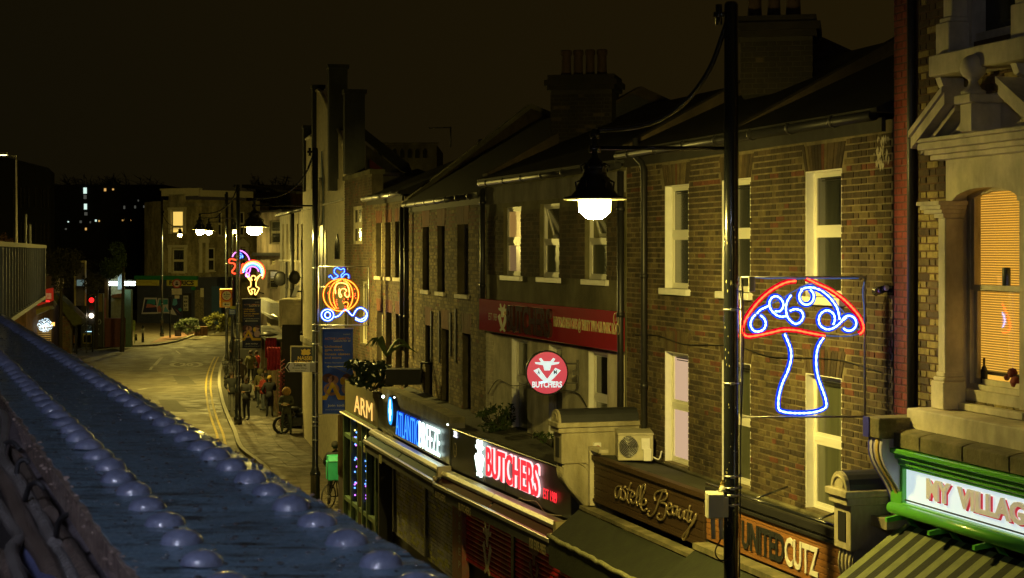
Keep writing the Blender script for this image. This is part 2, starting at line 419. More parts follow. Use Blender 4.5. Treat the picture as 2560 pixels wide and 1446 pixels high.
def circ(F, u, z, r, o, a0=0, a1=360, n=24, rz=None):
    rz = r if rz is None else rz
    return [F.pt(u + r * math.cos(math.radians(a0 + (a1 - a0) * i / n)), o, z + rz * math.sin(math.radians(a0 + (a1 - a0) * i / n))) for i in range(n + 1)]
def spline(pts, n=6):
    out = []; P = [Vector(p) for p in pts]
    for i in range(len(P) - 1):
        p0 = P[max(i - 1, 0)]; p1 = P[i]; p2 = P[i + 1]; p3 = P[min(i + 2, len(P) - 1)]
        for k in range(n):
            t = k / n
            out.append(.5 * ((2 * p1) + (p2 - p0) * t + (2 * p0 - 5 * p1 + 4 * p2 - p3) * t * t + (3 * p1 - p0 - 3 * p2 + p3) * t ** 3))
    out.append(P[-1]); return out
def leaves(mb, c, rad, n, size, mi=0, rr=R, shell=.55):
    for _ in range(n):
        while True:
            p = Vector((rr.uniform(-1, 1), rr.uniform(-1, 1), rr.uniform(-1, 1)))
            if shell < p.length < 1: break
        p = Vector((c[0] + p.x * rad[0], c[1] + p.y * rad[1], c[2] + p.z * rad[2]))
        a = Vector((rr.gauss(0, 1), rr.gauss(0, 1), rr.gauss(0, 1))).normalized(); b = a.orthogonal().normalized(); s = size * rr.uniform(.6, 1.3)
        mb.add([p - a * s, p + b * s * .45, p + a * s, p - b * s * .45], [(0, 1, 2, 3)], mi)
# =====================================================================  ground
def gx(pl, off):                                   # offset a plan polyline sideways (to its left)
    out = []
    for i, p in enumerate(pl):
        a = pl[max(i - 1, 0)]; b = pl[min(i + 1, len(pl) - 1)]
        dx, dy = b[0] - a[0], b[1] - a[1]; L = math.hypot(dx, dy); out.append((p[0] - dy / L * off, p[1] + dx / L * off))
    return out
RZ = -.12
mb = MB(); mb.box(WF, -260, 160, -25, 600, RZ - .3, RZ); obj('road', mb, asphalt, kind='structure')
kp = [(9.2, -8), (5.2, 5), (1.95, 16.5)]
kp = [(p[0] - .33, p[1]) for p in kp] + [((788 - CX) / 98 - .45, FP / 98), ((700 - CX) / 78 - .45, FP / 78)]
kp += [G(x, y)[:2] for x, y in ((599, 1119), (582, 1076), (570, 1050), (556, 1015), (549, 987), (544.5, 959), (547, 926), (561, 888), (585, 862), (640, 842), (760, 835))]
kp = [tuple(p[:2]) for p in spline([(p[0], p[1], 0) for p in kp], 4)]
edge = [(40, kp[-1][1]), (40, -8)]
mb = MB(); mb.poly(WF, kp + edge, 'uo', -.10, 0); obj('pavement_bed', mb, joint, kind='structure')
# kerb stones
pave = thing('pavement', None, None, (-9, 60, 0)); pave['kind'] = 'structure'
acc = 0; km = MB()
in_ = gx(kp, -.15)
Lk = [0]
for a, b in zip(kp, kp[1:]): Lk.append(Lk[-1] + math.hypot(b[0] - a[0], b[1] - a[1]))
def at(pl, s):
    for i in range(len(Lk) - 1):
        if Lk[i + 1] >= s or i == len(Lk) - 2:
            t = (s - Lk[i]) / (Lk[i + 1] - Lk[i]); return (pl[i][0] + (pl[i + 1][0] - pl[i][0]) * t, pl[i][1] + (pl[i + 1][1] - pl[i][1]) * t)
s_ = 30.0
while s_ < Lk[-1] - 1:
    L = .9; a, b = at(kp, s_ + .006), at(kp, s_ + L - .006); c, d = at(in_, s_ + L - .006), at(in_, s_ + .006)
    o_ = 1e-3 + R.uniform(0, .004)
    m = MB(); m.poly(WF, [a, b, c, d], 'uo', RZ, .006 + o_); obj('kerb_stone', m, kerbm, pave); s_ += L
# flagstones between kerb and shop line, laid in rows along the kerb
in2 = gx(kp, -.165); nfl = 0; rest = MB()
s_ = 34.0
while s_ < 78:
    for r in range(6):
        w0 = r * .62; pw = .61
        l = .90; sh = (.45 if r % 2 else 0)
        A = gx(kp, -(.165 + w0)); Bp = gx(kp, -(.165 + w0 + pw))
        a, b = at(A, s_ + sh + .006), at(A, s_ + sh + l - .006); c, d = at(Bp, s_ + sh + l - .006), at(Bp, s_ + sh + .006)
        z = R.uniform(.002, .009)
        q = (a[0] / a[1] * FP + CX); 
        if nfl < 240 and 500 < q < 830:
            m = MB(); m.poly(WF, [a, b, c, d], 'uo', -.03, z); obj('paving_slab', m, paving, pave); nfl += 1
        else: rest.poly(WF, [a, b, c, d], 'uo', -.03, z)
    s_ += .9
if rest.v: obj('paving', rest, paving, pave, kind='stuff')
# far pavement on the left and round the corner building
fk = [(-60, 40), (-30, 84)] + [G(x, y)[:2] for x, y in ((150, 884), (205, 872), (270, 866), (330, 864), (395, 861), (440, 853), (470, 843), (510, 828), (560, 815), (620, 801), (700, 790))]
mb = MB(); mb.poly(WF, [tuple(p) for p in fk] + [(-30, 400), (-160, 400), (-160, 40)], 'uo', RZ - .02, 0); obj('far_pavement', mb, paving, kind='structure')
mb = MB(); fi = gx(fk, .15)
for i in range(len(fk) - 1): mb.poly(WF, [fk[i], fk[i + 1], fi[i + 1], fi[i]], 'uo', RZ, .012)
obj('far_kerb', mb, kerbm, kind='structure')
mb = MB(); mb.poly(WF, [G(x, y)[:2] for x, y in ((375, 859), (430, 852), (462, 842), (500, 832), (470, 829), (405, 843))], 'uo', .0, .012); obj('block_paving', mb, pavingR, kind='structure')
# road markings (sheets 4 mm proud)
def strip(name, pl, w, m, z=RZ + .004, dash=None):
    mb = MB(); a = gx(pl, w / 2); b = gx(pl, -w / 2)
    for i in range(len(pl) - 1):
        if dash and (i % dash[1]) >= dash[0]: continue
        mb.quad([(a[i][0], a[i][1], z), (a[i + 1][0], a[i + 1][1], z), (b[i + 1][0], b[i + 1][1], z), (b[i][0], b[i][1], z)])
    obj(name, mb, m, kind='structure', recalc=False)
ky = [p for p in kp if p[1] < FP * 7 / 262 + 2]
strip('yellow_line', gx(ky, .38), .09, roadY); strip('yellow_line', gx(ky, .62), .09, roadY)
def gl(*pp): return [G(x, y, RZ)[:2] for x, y in pp]
strip('white_line', gl((333, 900), (405, 894)), .10, roadW)
strip('white_line', gl((404, 894), (386, 914)), .22, roadW)
strip('white_line', gl((381, 917), (375, 925)), .16, roadW)
strip('white_line', gl((285, 908), (385, 907)), .07, roadW)
strip('white_line', gl((428, 990), (545, 996)), .08, roadW)
strip('white_line', gl((344, 975), (366, 972)), .2, roadW)
strip('white_line', gl((483, 880), (518, 879)), .25, roadW)
strip('white_line', gl((440, 877), (450, 885)), .12, roadW)
strip('white_line', gl((555, 862), (600, 862)), .10, roadW)
for x0, y0, x1, y1 in ((500, 845, 520, 839), (530, 836, 552, 829), (560, 833, 600, 822)): strip('give_way_dash', gl((x0, y0), (x1, y1)), .25, roadW)
rc = [G(466 + 37 * math.cos(t), 912 + 6.5 * math.sin(t), RZ) for t in [2 * math.pi * i / 28 for i in range(29)]]
strip('speed_roundel', [p[:2] for p in rc], .28, roadW)
class GroundF:
    def pt(s, a, o, b):
        p = G(466 + a, 912 - b, RZ); return (p[0], p[1], RZ + .005 + o)
mb = MB(); text(mb, GroundF(), '20', -17, 17, -4, 4, 0, 0, bold=.03); obj('speed_figure', mb, roadW, kind='structure', recalc=False)
tar = mat('tarmac patch', (.06, .055, .04), .8, var=.3, scale=4, bump=.5)
for k, (x0, x1, y0, y1) in enumerate(((330, 392, 925, 931), (432, 470, 940, 962), (470, 540, 868, 871), (395, 440, 1000, 1030), (250, 300, 876, 879))):
    q = [G(x, y, RZ) for x, y in ((x0, y0), (x1, y0 + 1), (x1 + (y1 - y0), y1), (x0 + (y1 - y0) * .6, y1 - 1))]; mb = MB(); mb.quad([(p[0], p[1], RZ + .003) for p in q]); obj('tarmac_patch', mb, tar, kind='structure', recalc=False)
# =====================================================================  right-hand terrace
C = Fac((1568, 165), (2232, 238.4)); B = Fac((1215, 129), (1565, 165)); A = Fac((1022, 104), (1215, 129))
A2 = Fac((925, 93), (1012, 103)); A3 = Fac((862, 85), (925, 93)); D = Fac((2233, 239), (2560, 276))
SH2 = Fac((1486, 171), (2130, 245.5)); SH1 = Fac((1128, 133), (1427, 165)); SH0 = Fac((945, 109.5), (1126, 133))
SHM = Fac((862, 98.2), (945, 109.3))
def roof(F, root, u0, u1, ze, zr, run=3.2, ov=.18, m=None, name='roof', cop=None):
    s = MB(); s.poly(F, [(ov, ze), (ov, ze + .05), (-run, zr), (-run - 3, zr - 1.2), (-run - 3, ze)], 'oz', u0, u1); r = obj(name, s, m or slate, root)
    return r
def gutter(F, root, u0, u1, z, o=.13, r=.06, m=None, boards=True, joints=True):
    g = MB(); g.tube([F.pt(u0, o, z), F.pt(u1, o, z)], r, 10)
    u = u0 + .5
    while joints and u < u1: g.tube([F.pt(u, o, z), F.pt(u + .06, o, z)], r + .012, 10); g.box(F, u + .01, u + .04, 0, o, z - .03, z + .0); u += 1.05
    obj('gutter', g, m or ironD, root)
    if boards: f = MB(); f.box(F, u0, u1, .0, .045, z - .17, z - .02); obj('fascia_board', f, mat('dark fascia board', (.035, .033, .03), .8), root)
def pipe(F, root, u, o, z0, z1, r=.045, swan=0, m=None, name='drainpipe'):
    p = MB(); pts = [F.pt(u, o, z0), F.pt(u, o, z1)]
    if swan: pts += [F.pt(u - swan * .3, o, z1 + .12), F.pt(u - swan, o + .04, z1 + .22), F.pt(u - swan, o + .05, z1 + .5)]
    p.tube(pts, r, 10); z = z0 + .8
    while z < z1: p.tube([F.pt(u, o, z), F.pt(u, o, z + .07)], r + .012, 10); z += 1.6
    obj(name, p, m or ironD, root)
def lintel(F, root, op, h=.30, n=13, off=.012, pal=(brO, brD, brY), key=brR, spread=.10):
    u0, u1, z1 = op[0], op[1], op[3]; w = (u1 - u0)
    for i in range(n):
        a, b = i / n, (i + 1) / n; g = .006
        xa0 = u0 + w * a; xb0 = u0 + w * b; U0 = u0 - spread; W = w + 2 * spread
        p = [(xa0 + g, z1 + .004), (xb0 - g, z1 + .004), (U0 + W * b - g, z1 + h), (U0 + W * a + g, z1 + h)]
        m = MB(); m.poly(F, p, 'uz', -.01, off + R.uniform(-.002, .003))
        obj('voussoir', m, key if i in (n // 2,) and key else R.choice(pal), root)
    return (u0 - spread * .6, u1 + spread * .6, z1 - .01, z1 + h)
pal_stock = [(brO, 5), (brY, 3), (brD, 3.5), (brR, .35)]
# ---- C: the brown brick house behind the mushroom light
rc_ = thing('brick_house', 'brown stock brick house with white reveals behind the mushroom light', 'house', (C.pt(C.L / 2, 0, 0)))
zu0, zu1 = (C.z(2060, 741) + C.z(1693, 724)) / 2, (C.z(2060, 425) + C.z(1693, 464)) / 2
zl0, zl1 = (C.z(2052, 1282) + C.z(1690, 1160)) / 2, (C.z(2060, 942) + C.z(1690, 880)) / 2
wd3 = C.u(2105) - C.u(2015); wd1 = C.u(1722) - C.u(1663)
opsC = []
for a, b in ((C.u(1663), C.u(1722)), (C.u(1877) - wd3, C.u(1877)), (C.u(2015), C.u(2105))):
    opsC += [(a, b, zu0, zu1), (a, b, zl0, zl1)]
ze = C.z(2021, 319)
m = MB(); wall(m, C, 0, C.L, 0, ze - .05, opsC, -.30, 0); obj('wall', m, mortar, rc_)
m = MB(); m.box(C, 0, C.L, -6, -3.2, 0, ze); m.box(C, 0, .2, -3.2, -.30, 0, ze); m.box(C, C.L - .2, C.L, -3.2, -.3, 0, ze); obj('rear_wall', m, mortD, rc_)
lz = [lintel(C, rc_, op, .30) for op in opsC]
def skC(u, z):
    for q in lz:
        if q[0] < u < q[1] and q[2] < z < q[3]: return -1
    for zz in (zl1 + .34, zl1 - .10, zu1 + .02, zl1 + .62):
        if abs(z - zz) < .04 and R.random() < .45: return 3
    if z > ze - .9: return 2 if R.random() < .55 else None
    return None
bricks(C, rc_, 0, C.L, 3.3, ze - .12, opsC, 0, pal_stock, 285, skip=skC)
litp = emi('lit window pink', (1.0, .66, .40), .5)
for i, op in enumerate(opsC):
    up = i % 2 == 0
    gl_ = (litp if i == 1 else olglass) if not up else grglass
    w = window(C, rc_, op, .105, top=gl_ if not up else grglass, bot=(gl_ if not up else grglass), reveal=whitep, frame=.05, split=.52 if up else .52,
               sill=whitep if up else None, sillw=.08)
    v = MB(); v.box(C, op[0] + .2, op[1] - .12, -.096, -.088, op[3] - .09, op[3] - .075); v.box(C, op[0] + .22, op[1] - .16, -.096, -.088, op[3] - .12, op[3] - .108); obj('trickle_vent', v, blackm, w)
gutter(C, rc_, -.05, C.L - .15, ze, .14, .062)
zr = C.z(2100, 150, -3.2)
roof(C, rc_, -.02, C.L - .02, ze + .02, zr + .1)
m = MB(); m.poly(C, [(.0, ze - .3), (.02, ze + .18), (-3.2, zr + .42), (-6.2, zr - .7), (-6.2, ze - .3)], 'oz', -.16, .16); obj('party_wall', m, [brD], rc_)
uu = C.u(1838, .0)
m = MB(); m.poly(C, [(.0, ze - .3), (.02, ze + .14), (-3.2, zr + .38), (-6.2, zr - .7), (-6.2, ze - .3)], 'oz', uu - .12, uu + .12); obj('party_wall', m, [brD], rc_)
pipe(C, rc_, C.u(1624), .09, 2.6, C.z(1624, 430), swan=.22)
# far chimney stack over C, facing the street square on
def chimney(px0, px1, py_top, py_bot, s, label, potpx, pot_top, nb=140):
    F = CF((px0 + px1) / 2, s, -12); u0, u1 = (px0 - (px0 + px1) / 2) / s, (px1 - (px0 + px1) / 2) / s
    z1 = H + (YH - py_top) / s; z0 = H + (YH - py_bot) / s
    r = thing('chimney_stack', label, 'chimney', F.pt(0, -.5, z0))
    m = MB(); m.box(F, u0, u1, -1.0, 0, z0, z1); obj('stack_core', m, mat('sooty mortar', (.035, .03, .02), .95), r)
    if nb: bricks(F, r, u0, u1, z0, z1 - .02, [], 0, [(mat('blackened brick', (.018, .014, .010), .95, var=.3), 6), (brD, .6)], nb, proud=.012)
    L = Fac(pos=F.pt(u0, -1.0, 0)[:2], t=(F.n[0], F.n[1]))
    m = MB()
    for k, (e, h0, h1) in enumerate(((.06, 0, .09), (.11, .09, .2), (.05, .2, .3))): m.box(F, u0 - e, u1 + e, -1.0 - e, e, z1 + h0, z1 + h1)
    obj('corbel_cap', m, mat('blackened brick', (.03, .022, .014)), r)
    for k, (a, b) in enumerate(potpx):
        uc = ((a + b) / 2 - (px0 + px1) / 2) / s; rr_ = (b - a) / 2 / s; hp = H + (YH - pot_top) / s - z1 - .3
        p = MB(); p.lathe(F.pt(uc, -.35, z1 + .3), [(rr_ * .92, 0), (rr_ * .84, .1), (rr_ * .78, hp - .12), (rr_ * .95, hp - .1), (rr_ * .95, hp - .02), (rr_ * .8, hp), (rr_ * .66, hp), (rr_ * .62, hp - .2)], 14)
        obj('chimney_pot', p, mat('sooty clay pot', (.05, .028, .02), .9, var=.3), r)
    return r
chimney(1852, 2030, 92, 235, 176, 'wide brick chimney stack beyond the tall lamp post, its top cut by the frame', ((1862, 1905), (1912, 1952), (1958, 2003)), -30)
chimney(1375, 1530, 225, 360, 128, 'brick chimney stack with its row of clay pots, left of the tall lamp post', ((1392, 1422), (1424, 1452), (1455, 1482), (1484, 1513)), 120)
# ---- B: the butchers' house
rb = thing('butchers_house', 'olive rendered house with a long maroon sign between its floors', 'house', B.pt(B.L / 2, 0, 0))
def opx(F, x0, x1, y0, y1): u0, u1, z0, z1 = F.rect(x0, x1, y0, y1); return (u0, u1, z0, z1)
zt, zb_ = B.z(1390, 508), B.z(1390, 695)
opsB = [(B.u(1259), B.u(1303), zb_, zt), (B.u(1350), B.u(1399), zb_, zt), (B.u(1463), B.u(1518), zb_, zt)]
zt2 = B.z(1300, 849); zb2 = B.z(1300, 1090)
opsB2 = [(B.u(1280), B.u(1320), zb2, zt2), (B.u(1373), B.u(1407), zb2, zt2), (B.u(1472), B.u(1520), zb2, zt2)]
zeB = B.z(1390, 437); m = MB(); wall(m, B, 0, B.L, 0, zeB, opsB + opsB2, -.3, 0); obj('wall', m, rendO, rb)
m = MB(); m.box(B, 0, B.L, -6, -3.2, 0, zeB); obj('rear_wall', m, mortD, rb)
m = MB(); zs0, zs1 = B.z(1215, 1100), B.z(1215, 832)
wall(m, B, .03, B.L - .06, 3.2, zs1, opsB2, 0, .012); obj('whitewash', m, rendW, rb)
bz0, bz1 = B.z(1390, 695) , B.z(1390, 520)
m = MB(); wall(m, B, .1, B.L - .1, bz0, bz1, opsB, 0, .006); obj('brick_bed', m, mortD, rb)
bricks(B, rb, .1, B.L - .1, bz0, bz1, opsB, .006, [(brD, 5), (brO, 3)], 230)
bricks(B, rb, .03, B.u(1236), 3.4, zs1, [], .012, [(brW, 1)], 60, proud=.006)
m = MB(); m.box(B, 0, B.L, .0, .03, B.z(1390, 497), zeB - .08); obj('parapet_band', m, rendG, rb)
gutter(B, rb, 0, B.L, zeB, .13, .06, boards=False)
litw = mat('curtained lit pane', (.3, .2, .08), .4, var=.5, scale=7, emit=(1.0, .55, .13), es=.20, stretch=(1, 1, .1))
for k, op in enumerate(opsB):
    window(B, rb, op, .08, top=litw if k == 0 else grglass, bot=(mat('curtain glass lit', (.28, .2, .1), .3, var=.3, emit=(1, .6, .25), es=.12) if k == 0 else olglass), frame=.06, sill=whitep, tilt=0 if k == 0 else -16, split=.5)
for k, op in enumerate(opsB2):
    window(B, rb, op, .09, top=olglass if k != 2 else dkglass, bot=olglass, frame=.05, split=.58, reveal=whitep)
zrB = B.z(1450, 300, -3.2); roof(B, rb, 0, B.L, zeB + .03, zrB)
m = MB(); m.poly(B, [(.0, zeB - .3), (.02, zeB + .2), (-3.2, zrB + .4), (-6.2, zrB - .8), (-6.2, zeB - .3)], 'oz', -.16, .14); obj('party_wall', m, brD, rb)
pipe(B, rb, B.L + .02, .10, 3.6, zeB - .1, .05); pipe(B, rb, .06, .09, 5.5, zeB - .1, .05)
m = MB(); m.tube(spline([B.pt(B.u(1225), .04, B.z(1225, 985)), B.pt(B.u(1250), .04, B.z(1250, 950)), B.pt(B.u(1290), .05, B.z(1290, 965)), B.pt(B.u(1340), .05, B.z(1340, 955))]), .009, 5)
m.tube(spline([B.pt(B.u(1400), .04, B.z(1400, 975)), B.pt(B.u(1450), .05, B.z(1450, 982)), B.pt(B.u(1474), .05, B.z(1474, 1018))]), .009, 5); obj('cable', m, blackm, rb)
# long maroon sign
sg = thing('wall_sign', 'long maroon butchers sign across the wall between the two floors', 'sign', B.pt(B.L / 2, .1, 4.9))
su0, su1 = 0.0, B.L + .0; sz1 = (B.z(1215, 745) + B.z(1562, 780)) / 2; sz0 = (B.z(1215, 832) + B.z(1562, 870)) / 2
m = MB(); m.box(B, su0, su1, .02, .14, sz0, sz1); obj('panel', m, maroon, sg, bevel=.008)
hS = sz1 - sz0; gold = mat('gilt lettering', (.55, .47, .26), .35, metal=.4, var=.15); dmar = mat('dark raised lettering', (.06, .02, .015), .2, var=.1, coat=.6)
m = MB(); text(m, B, 'EST 1989', B.u(1222, .14), B.u(1243, .14), sz0 + hS * .36, sz0 + hS * .58, .14, .004); text(m, B, "BRIXTON'S BEST CUTS @ THIRTY TWO ATLANTIC ROAD", B.u(1384, .14), B.u(1549, .14), sz0 + hS * .34, sz0 + hS * .72, .14, .006, bold=.01)
text(m, B, 'THE', B.u(1261, .14), B.u(1273, .14), sz0 + hS * .56, sz0 + hS * .70, .14, .006); obj('lettering', m, gold, sg, recalc=False)
letters(B, 'BUTCHERS', B.u(1273, .14), B.u(1382, .14), sz0 + hS * .10, sz0 + hS * .90, .14, .05, [dmar, gold], sg, bold=.03)
def cow(mb, F, uc, zc, w, h, off, dep, mi=0, k2=None):
    def Pn(L): return [(uc + a * w, zc + b * h) for a, b in L]
    mb.poly(F, Pn([(-.12, .10), (-.17, .28), (-.42, .34), (-.30, .22), (-.2, .2), (-.13, -.02), (.13, -.02), (.2, .2), (.30, .22), (.42, .34), (.17, .28), (.12, .5), (.04, .42), (-.04, .42), (-.12, .5)][::1]), 'uz', off, off + dep, mi)
def butcher_logo(F, parent, uc, zc, w, h, off, dep, m_, nm='emblem'):
    mb = MB()
    def Pn(L): return [(uc + a * w, zc + b * h) for a, b in L]
    mb.poly(F, Pn([(-.10, .02), (.10, .02), (.15, .22), (.42, .27), (.45, .34), (.22, .33), (.3, .46), (.22, .5), (.12, .37), (-.12, .37), (-.22, .5), (-.3, .46), (-.22, .33), (-.45, .34), (-.42, .27), (-.15, .22)]), 'uz', off, off + dep)
    for s in (-1, 1):
        e = dep * (1 if s < 0 else 1.25)
        L = [(-.5, .02), (-.30, .12), (-.02, -.28), (.30, -.44), (.24, -.5), (-.10, -.38), (-.22, -.30)]
        L = [(a * s, b) for a, b in L]; mb.poly(F, Pn(L if s > 0 else L[::-1]), 'uz', off, off + e)
    return obj(nm, mb, m_, parent)
butcher_logo(B, sg, B.u(1257, .14), sz0 + hS * .48, (B.u(1268, .14) - B.u(1246, .14)), hS * .85, .14, .012, mat('ivory emblem', (.62, .58, .45), .4, var=.1))
m = MB(); m.tube(circ(B, B.u(1541, .14), sz0 + hS * .8, .1, .145, n=20), .007, 5, closed=False); text(m, B, 'A', B.u(1538, .14), B.u(1544, .14), sz0 + hS * .74, sz0 + hS * .86, .14, .004); obj('hallmark', m, gold, sg)
# round projecting sign
ps = 156.0; PF = CF(1367, ps, 4)
rs = thing('round_sign', 'round lit maroon butchers sign with a cow head, on a wall bracket', 'sign', PF.pt(0, 0, H - (932 - YH) / ps))
zc = H - (932 - YH) / ps; rr_ = .345
def lit(name, col, e): return mat(name, col, .35, var=0, emit=col, es=e)
m = MB(); m.poly(PF, [(rr_ * math.cos(t), zc + rr_ * 1.04 * math.sin(t)) for t in [2 * math.pi * i / 40 for i in range(40)]], 'uz', -.075, .05, smooth=True); obj('drum', m, blackp, rs)
m = MB(); m.poly(PF, [(.93 * rr_ * math.cos(t), zc + .93 * rr_ * 1.04 * math.sin(t)) for t in [2 * math.pi * i / 40 for i in range(40)]], 'uz', .05, .056); obj('light_face', m, lit('lit maroon face', (.42, .035, .07), .75), rs)
licy = lit('lit ice white', (.55, .72, .85), .7)
butcher_logo(PF, rs, 0, zc + .03, .44, .42, .057, .004, licy)
m = MB(); text(m, PF, 'BUTCHERS', -.24, .24, zc - .235, zc - .135, .057, .004, bold=.035); obj('lettering', m, licy, rs, recalc=False)
m = MB(); text(m, PF, 'A', -.155, -.115, zc - .02, zc + .045, .064, .003, bold=.02); text(m, PF, 'M', .105, .155, zc - .02, zc + .045, .064, .003, bold=.02); obj('blade_letters', m, blackm, rs, recalc=False)
m = MB(); xr = PF
for zz in (.14, -.17): m.tube([PF.pt(rr_ * .9, -.01, zc + zz), PF.pt(.52, -.03, zc + zz)], .014, 6)
m.tube([PF.pt(.5, -.03, zc - .2), PF.pt(.5, -.03, zc + .2)], .02, 6); m.box(PF, .42, .52, -.05, -.01, zc - .05, zc + .03); obj('bracket', m, rendG, rs)
# ---- A: narrow yellow brick house with tall dark windows
ra = thing('narrow_window_house', 'yellow brick house with three tall dark windows above three blocked ones', 'house', A.pt(A.L / 2, 0, 0))
opsA = [opx(A, 1057, 1074, 570, 727), opx(A, 1094, 1113, 566, 730), opx(A, 1144, 1172, 558, 735)]
zA = (sum(o[2] for o in opsA) / 3, sum(o[3] for o in opsA) / 3); opsA = [(o[0], o[1], zA[0], zA[1]) for o in opsA]
opsL = [opx(A, 1064, 1082, 815, 995), opx(A, 1105, 1123, 825, 1012), opx(A, 1157, 1178, 833, 1032)]
zL = (sum(o[2] for o in opsL) / 3, sum(o[3] for o in opsL) / 3); opsL = [(o[0], o[1], zL[0], zL[1]) for o in opsL]
zeA = A.z(1095, 510); m = MB(); wall(m, A, 0, A.L, 0, zeA, opsA + opsL, -.3, 0); obj('wall', m, mortD, ra)
m = MB(); m.box(A, 0, A.L, -6, -3.2, 0, zeA); obj('rear_wall', m, mortD, ra)
lzA = [lintel(A, ra, op, .42, 5, pal=(brR,), key=brR, spread=.08) for op in opsA + opsL]
def skA(u, z):
    for q in lzA:
        if q[0] < u < q[1] and q[2] < z < q[3]: return -1
    return 3 if z > zeA - .65 and R.random() < .7 else None
bricks(A, ra, 0, A.L, 3.3, zeA - .15, opsA + opsL, 0, [(mat('soft yellow brick', (.27, .205, .095), .9, var=.35, scale=9, bump=.5, bscale=70), 5), (brY, 4), (brO, 2), (brR, .2)], 230, skip=skA)
for op in opsA: window(A, ra, op, .16, fm=mat('dull grey window frame', (.25, .24, .2), .6, var=.1), top=dkglass, bot=dkglass, frame=.05, sill=cream)
for op in opsL: window(A, ra, op, .16, fm=mat('dull grey window frame', (.2,) * 3), top=dkglass, bot=dkglass, frame=.05)
for x, y0, y1 in ((1081, 778, 905), (1101, 778, 907), (1129, 782, 890), (1142, 772, 906)):
    m = MB(); u = A.u(x); m.box(A, u - .05, u + .05, .012, .04, A.z(x, y1), A.z(x, y0)); obj('vent_slot', m, blackm, ra)
gutter(A, ra, .1, A.L - .3, zeA + .05, .14, .062)
zrA = A.z(1140, 362, -3.0); roof(A, ra, -.05, A.L, zeA + .05, zrA, 3.0)
m = MB(); m.poly(A, [(.0, zeA - .3), (.02, zeA + .2), (-3.0, zrA + .35), (-6.2, zrA - .8), (-6.2, zeA - .3)], 'oz', -.16, .14); obj('party_wall', m, brD, ra)
m = MB(); m.poly(A, [(.05, zeA + .1), (.05, zeA + .22), (-3.0, zrA + .47), (-6.2, zrA - .7), (-6.2, zrA - .8), (-3, zrA + .35)], 'oz', -.2, .18); obj('coping', m, rendO, ra)
for x in (1019, 1030): pipe(A, ra, A.u(x), .14, 4.6, zeA + .02, .06)
# ---- A2, A3
r2 = thing('arched_window_house', 'brown brick house with narrow arched windows beside the carriage light', 'house', A2.pt(A2.L / 2, 0, 0))
def arch_op(F, x0, x1, y0, y1): return opx(F, x0, x1, y0, y1)
ops2 = [arch_op(A2, 941, 955, 560, 690), arch_op(A2, 964, 979, 556, 693), arch_op(A2, 988, 1004, 552, 696)]
z2 = (sum(o[2] for o in ops2) / 3, sum(o[3] for o in ops2) / 3); ops2 = [(o[0], o[1], z2[0], z2[1]) for o in ops2]
ops2b = [(o[0] + .1, o[1] + .1, A2.z(990, 945), A2.z(990, 785)) for o in ops2]
ze2 = A2.z(968, 497); m = MB(); wall(m, A2, 0, A2.L, 0, ze2, ops2 + ops2b, -.3, 0); obj('wall', m, mortD, r2)
lz2 = [lintel(A2, r2, op, .32, 7, pal=(brR,), spread=.06) for op in ops2 + ops2b]
def sk2(u, z):
    for q in lz2:
        if q[0] < u < q[1] and q[2] < z < q[3]: return -1
bricks(A2, r2, 0, A2.L, 3.3, ze2 - .1, ops2 + ops2b, 0, [(brO, 5), (brY, 4), (brR, .5), (brD, 1)], 60, skip=sk2)
for op in ops2 + ops2b: window(A2, r2, op, .14, fm=cream, top=dkglass, bot=dkglass, frame=.06, sill=cream)
gutter(A2, r2, -.3, A2.L - .1, ze2 + .06, .14, .065, m=steel)
zr2 = A2.z(990, 425, -3); roof(A2, r2, -.2, A2.L, ze2 + .05, zr2, 3.0)
m = MB(); m.box(A2, 0, A2.L, -6, -3, 0, ze2); obj('rear_wall', m, mortD, r2)
r3 = thing('gable_side_house', 'plain brick house with one curtained window right of the cream gable', 'house', A3.pt(A3.L / 2, 0, 0))
op3 = [opx(A3, 876, 906, 515, 612), opx(A3, 900, 918, 700, 860)]
ze3 = A3.z(890, 445); m = MB(); wall(m, A3, 0, A3.L + .3, 0, ze3, op3, -.3, 0); m.box(A3, 0, A3.L, -6, -3, 0, ze3 - .3); obj('wall', m, mortD, r3)
bricks(A3, r3, 0, A3.L + .3, 3.3, ze3, op3, 0, [(brO, 6), (brR, 1), (brD, 2)], 0)
for op in op3: window(A3, r3, op, .1, fm=cream, top=grglass, bot=grglass, frame=.07, bars=2)
m = MB(); m.box(A3, -.05, A3.L + .3, -.35, .06, ze3, ze3 + .12); obj('coping', m, rendO, r3)
# far roofline bits: aerial, distant hall, steep roof and red awning
F = CF(1113, 100); ar = thing('tv_aerial', 'thin television aerial standing on the dark ridge', 'aerial', F.pt(0, -3.5, H + 2.8))
m = MB(); z = lambda y: H + (YH - y) / 100; m.tube([F.pt(0, -3.5, z(345)), F.pt(0, -3.5, z(290))], .022, 5); m.tube([F.pt(-.6, -3.5, z(294)), F.pt(.02, -3.5, z(292))], .014, 5)
for k in range(6): m.tube([F.pt(-.55 + .1 * k, -3.7, z(293)), F.pt(-.55 + .1 * k, -3.3, z(293))], .008, 4)
obj('mast', m, ironD, ar)
F = CF(1020, 45); dh = thing('distant_hall', 'dim pale hall with a row of small arches far behind the roofs', 'building', F.pt(0, 0, 0))
m = MB(); m.box(F, -1.9, 1.6, -8, 0, 0, H + (YH - 362) / 45); m.box(F, -2.0, 1.7, 0, .15, H + (YH - 362) / 45, H + (YH - 357) / 45); obj('wall', m, mat('distant dim stone', (.06, .052, .03), .9), dh)
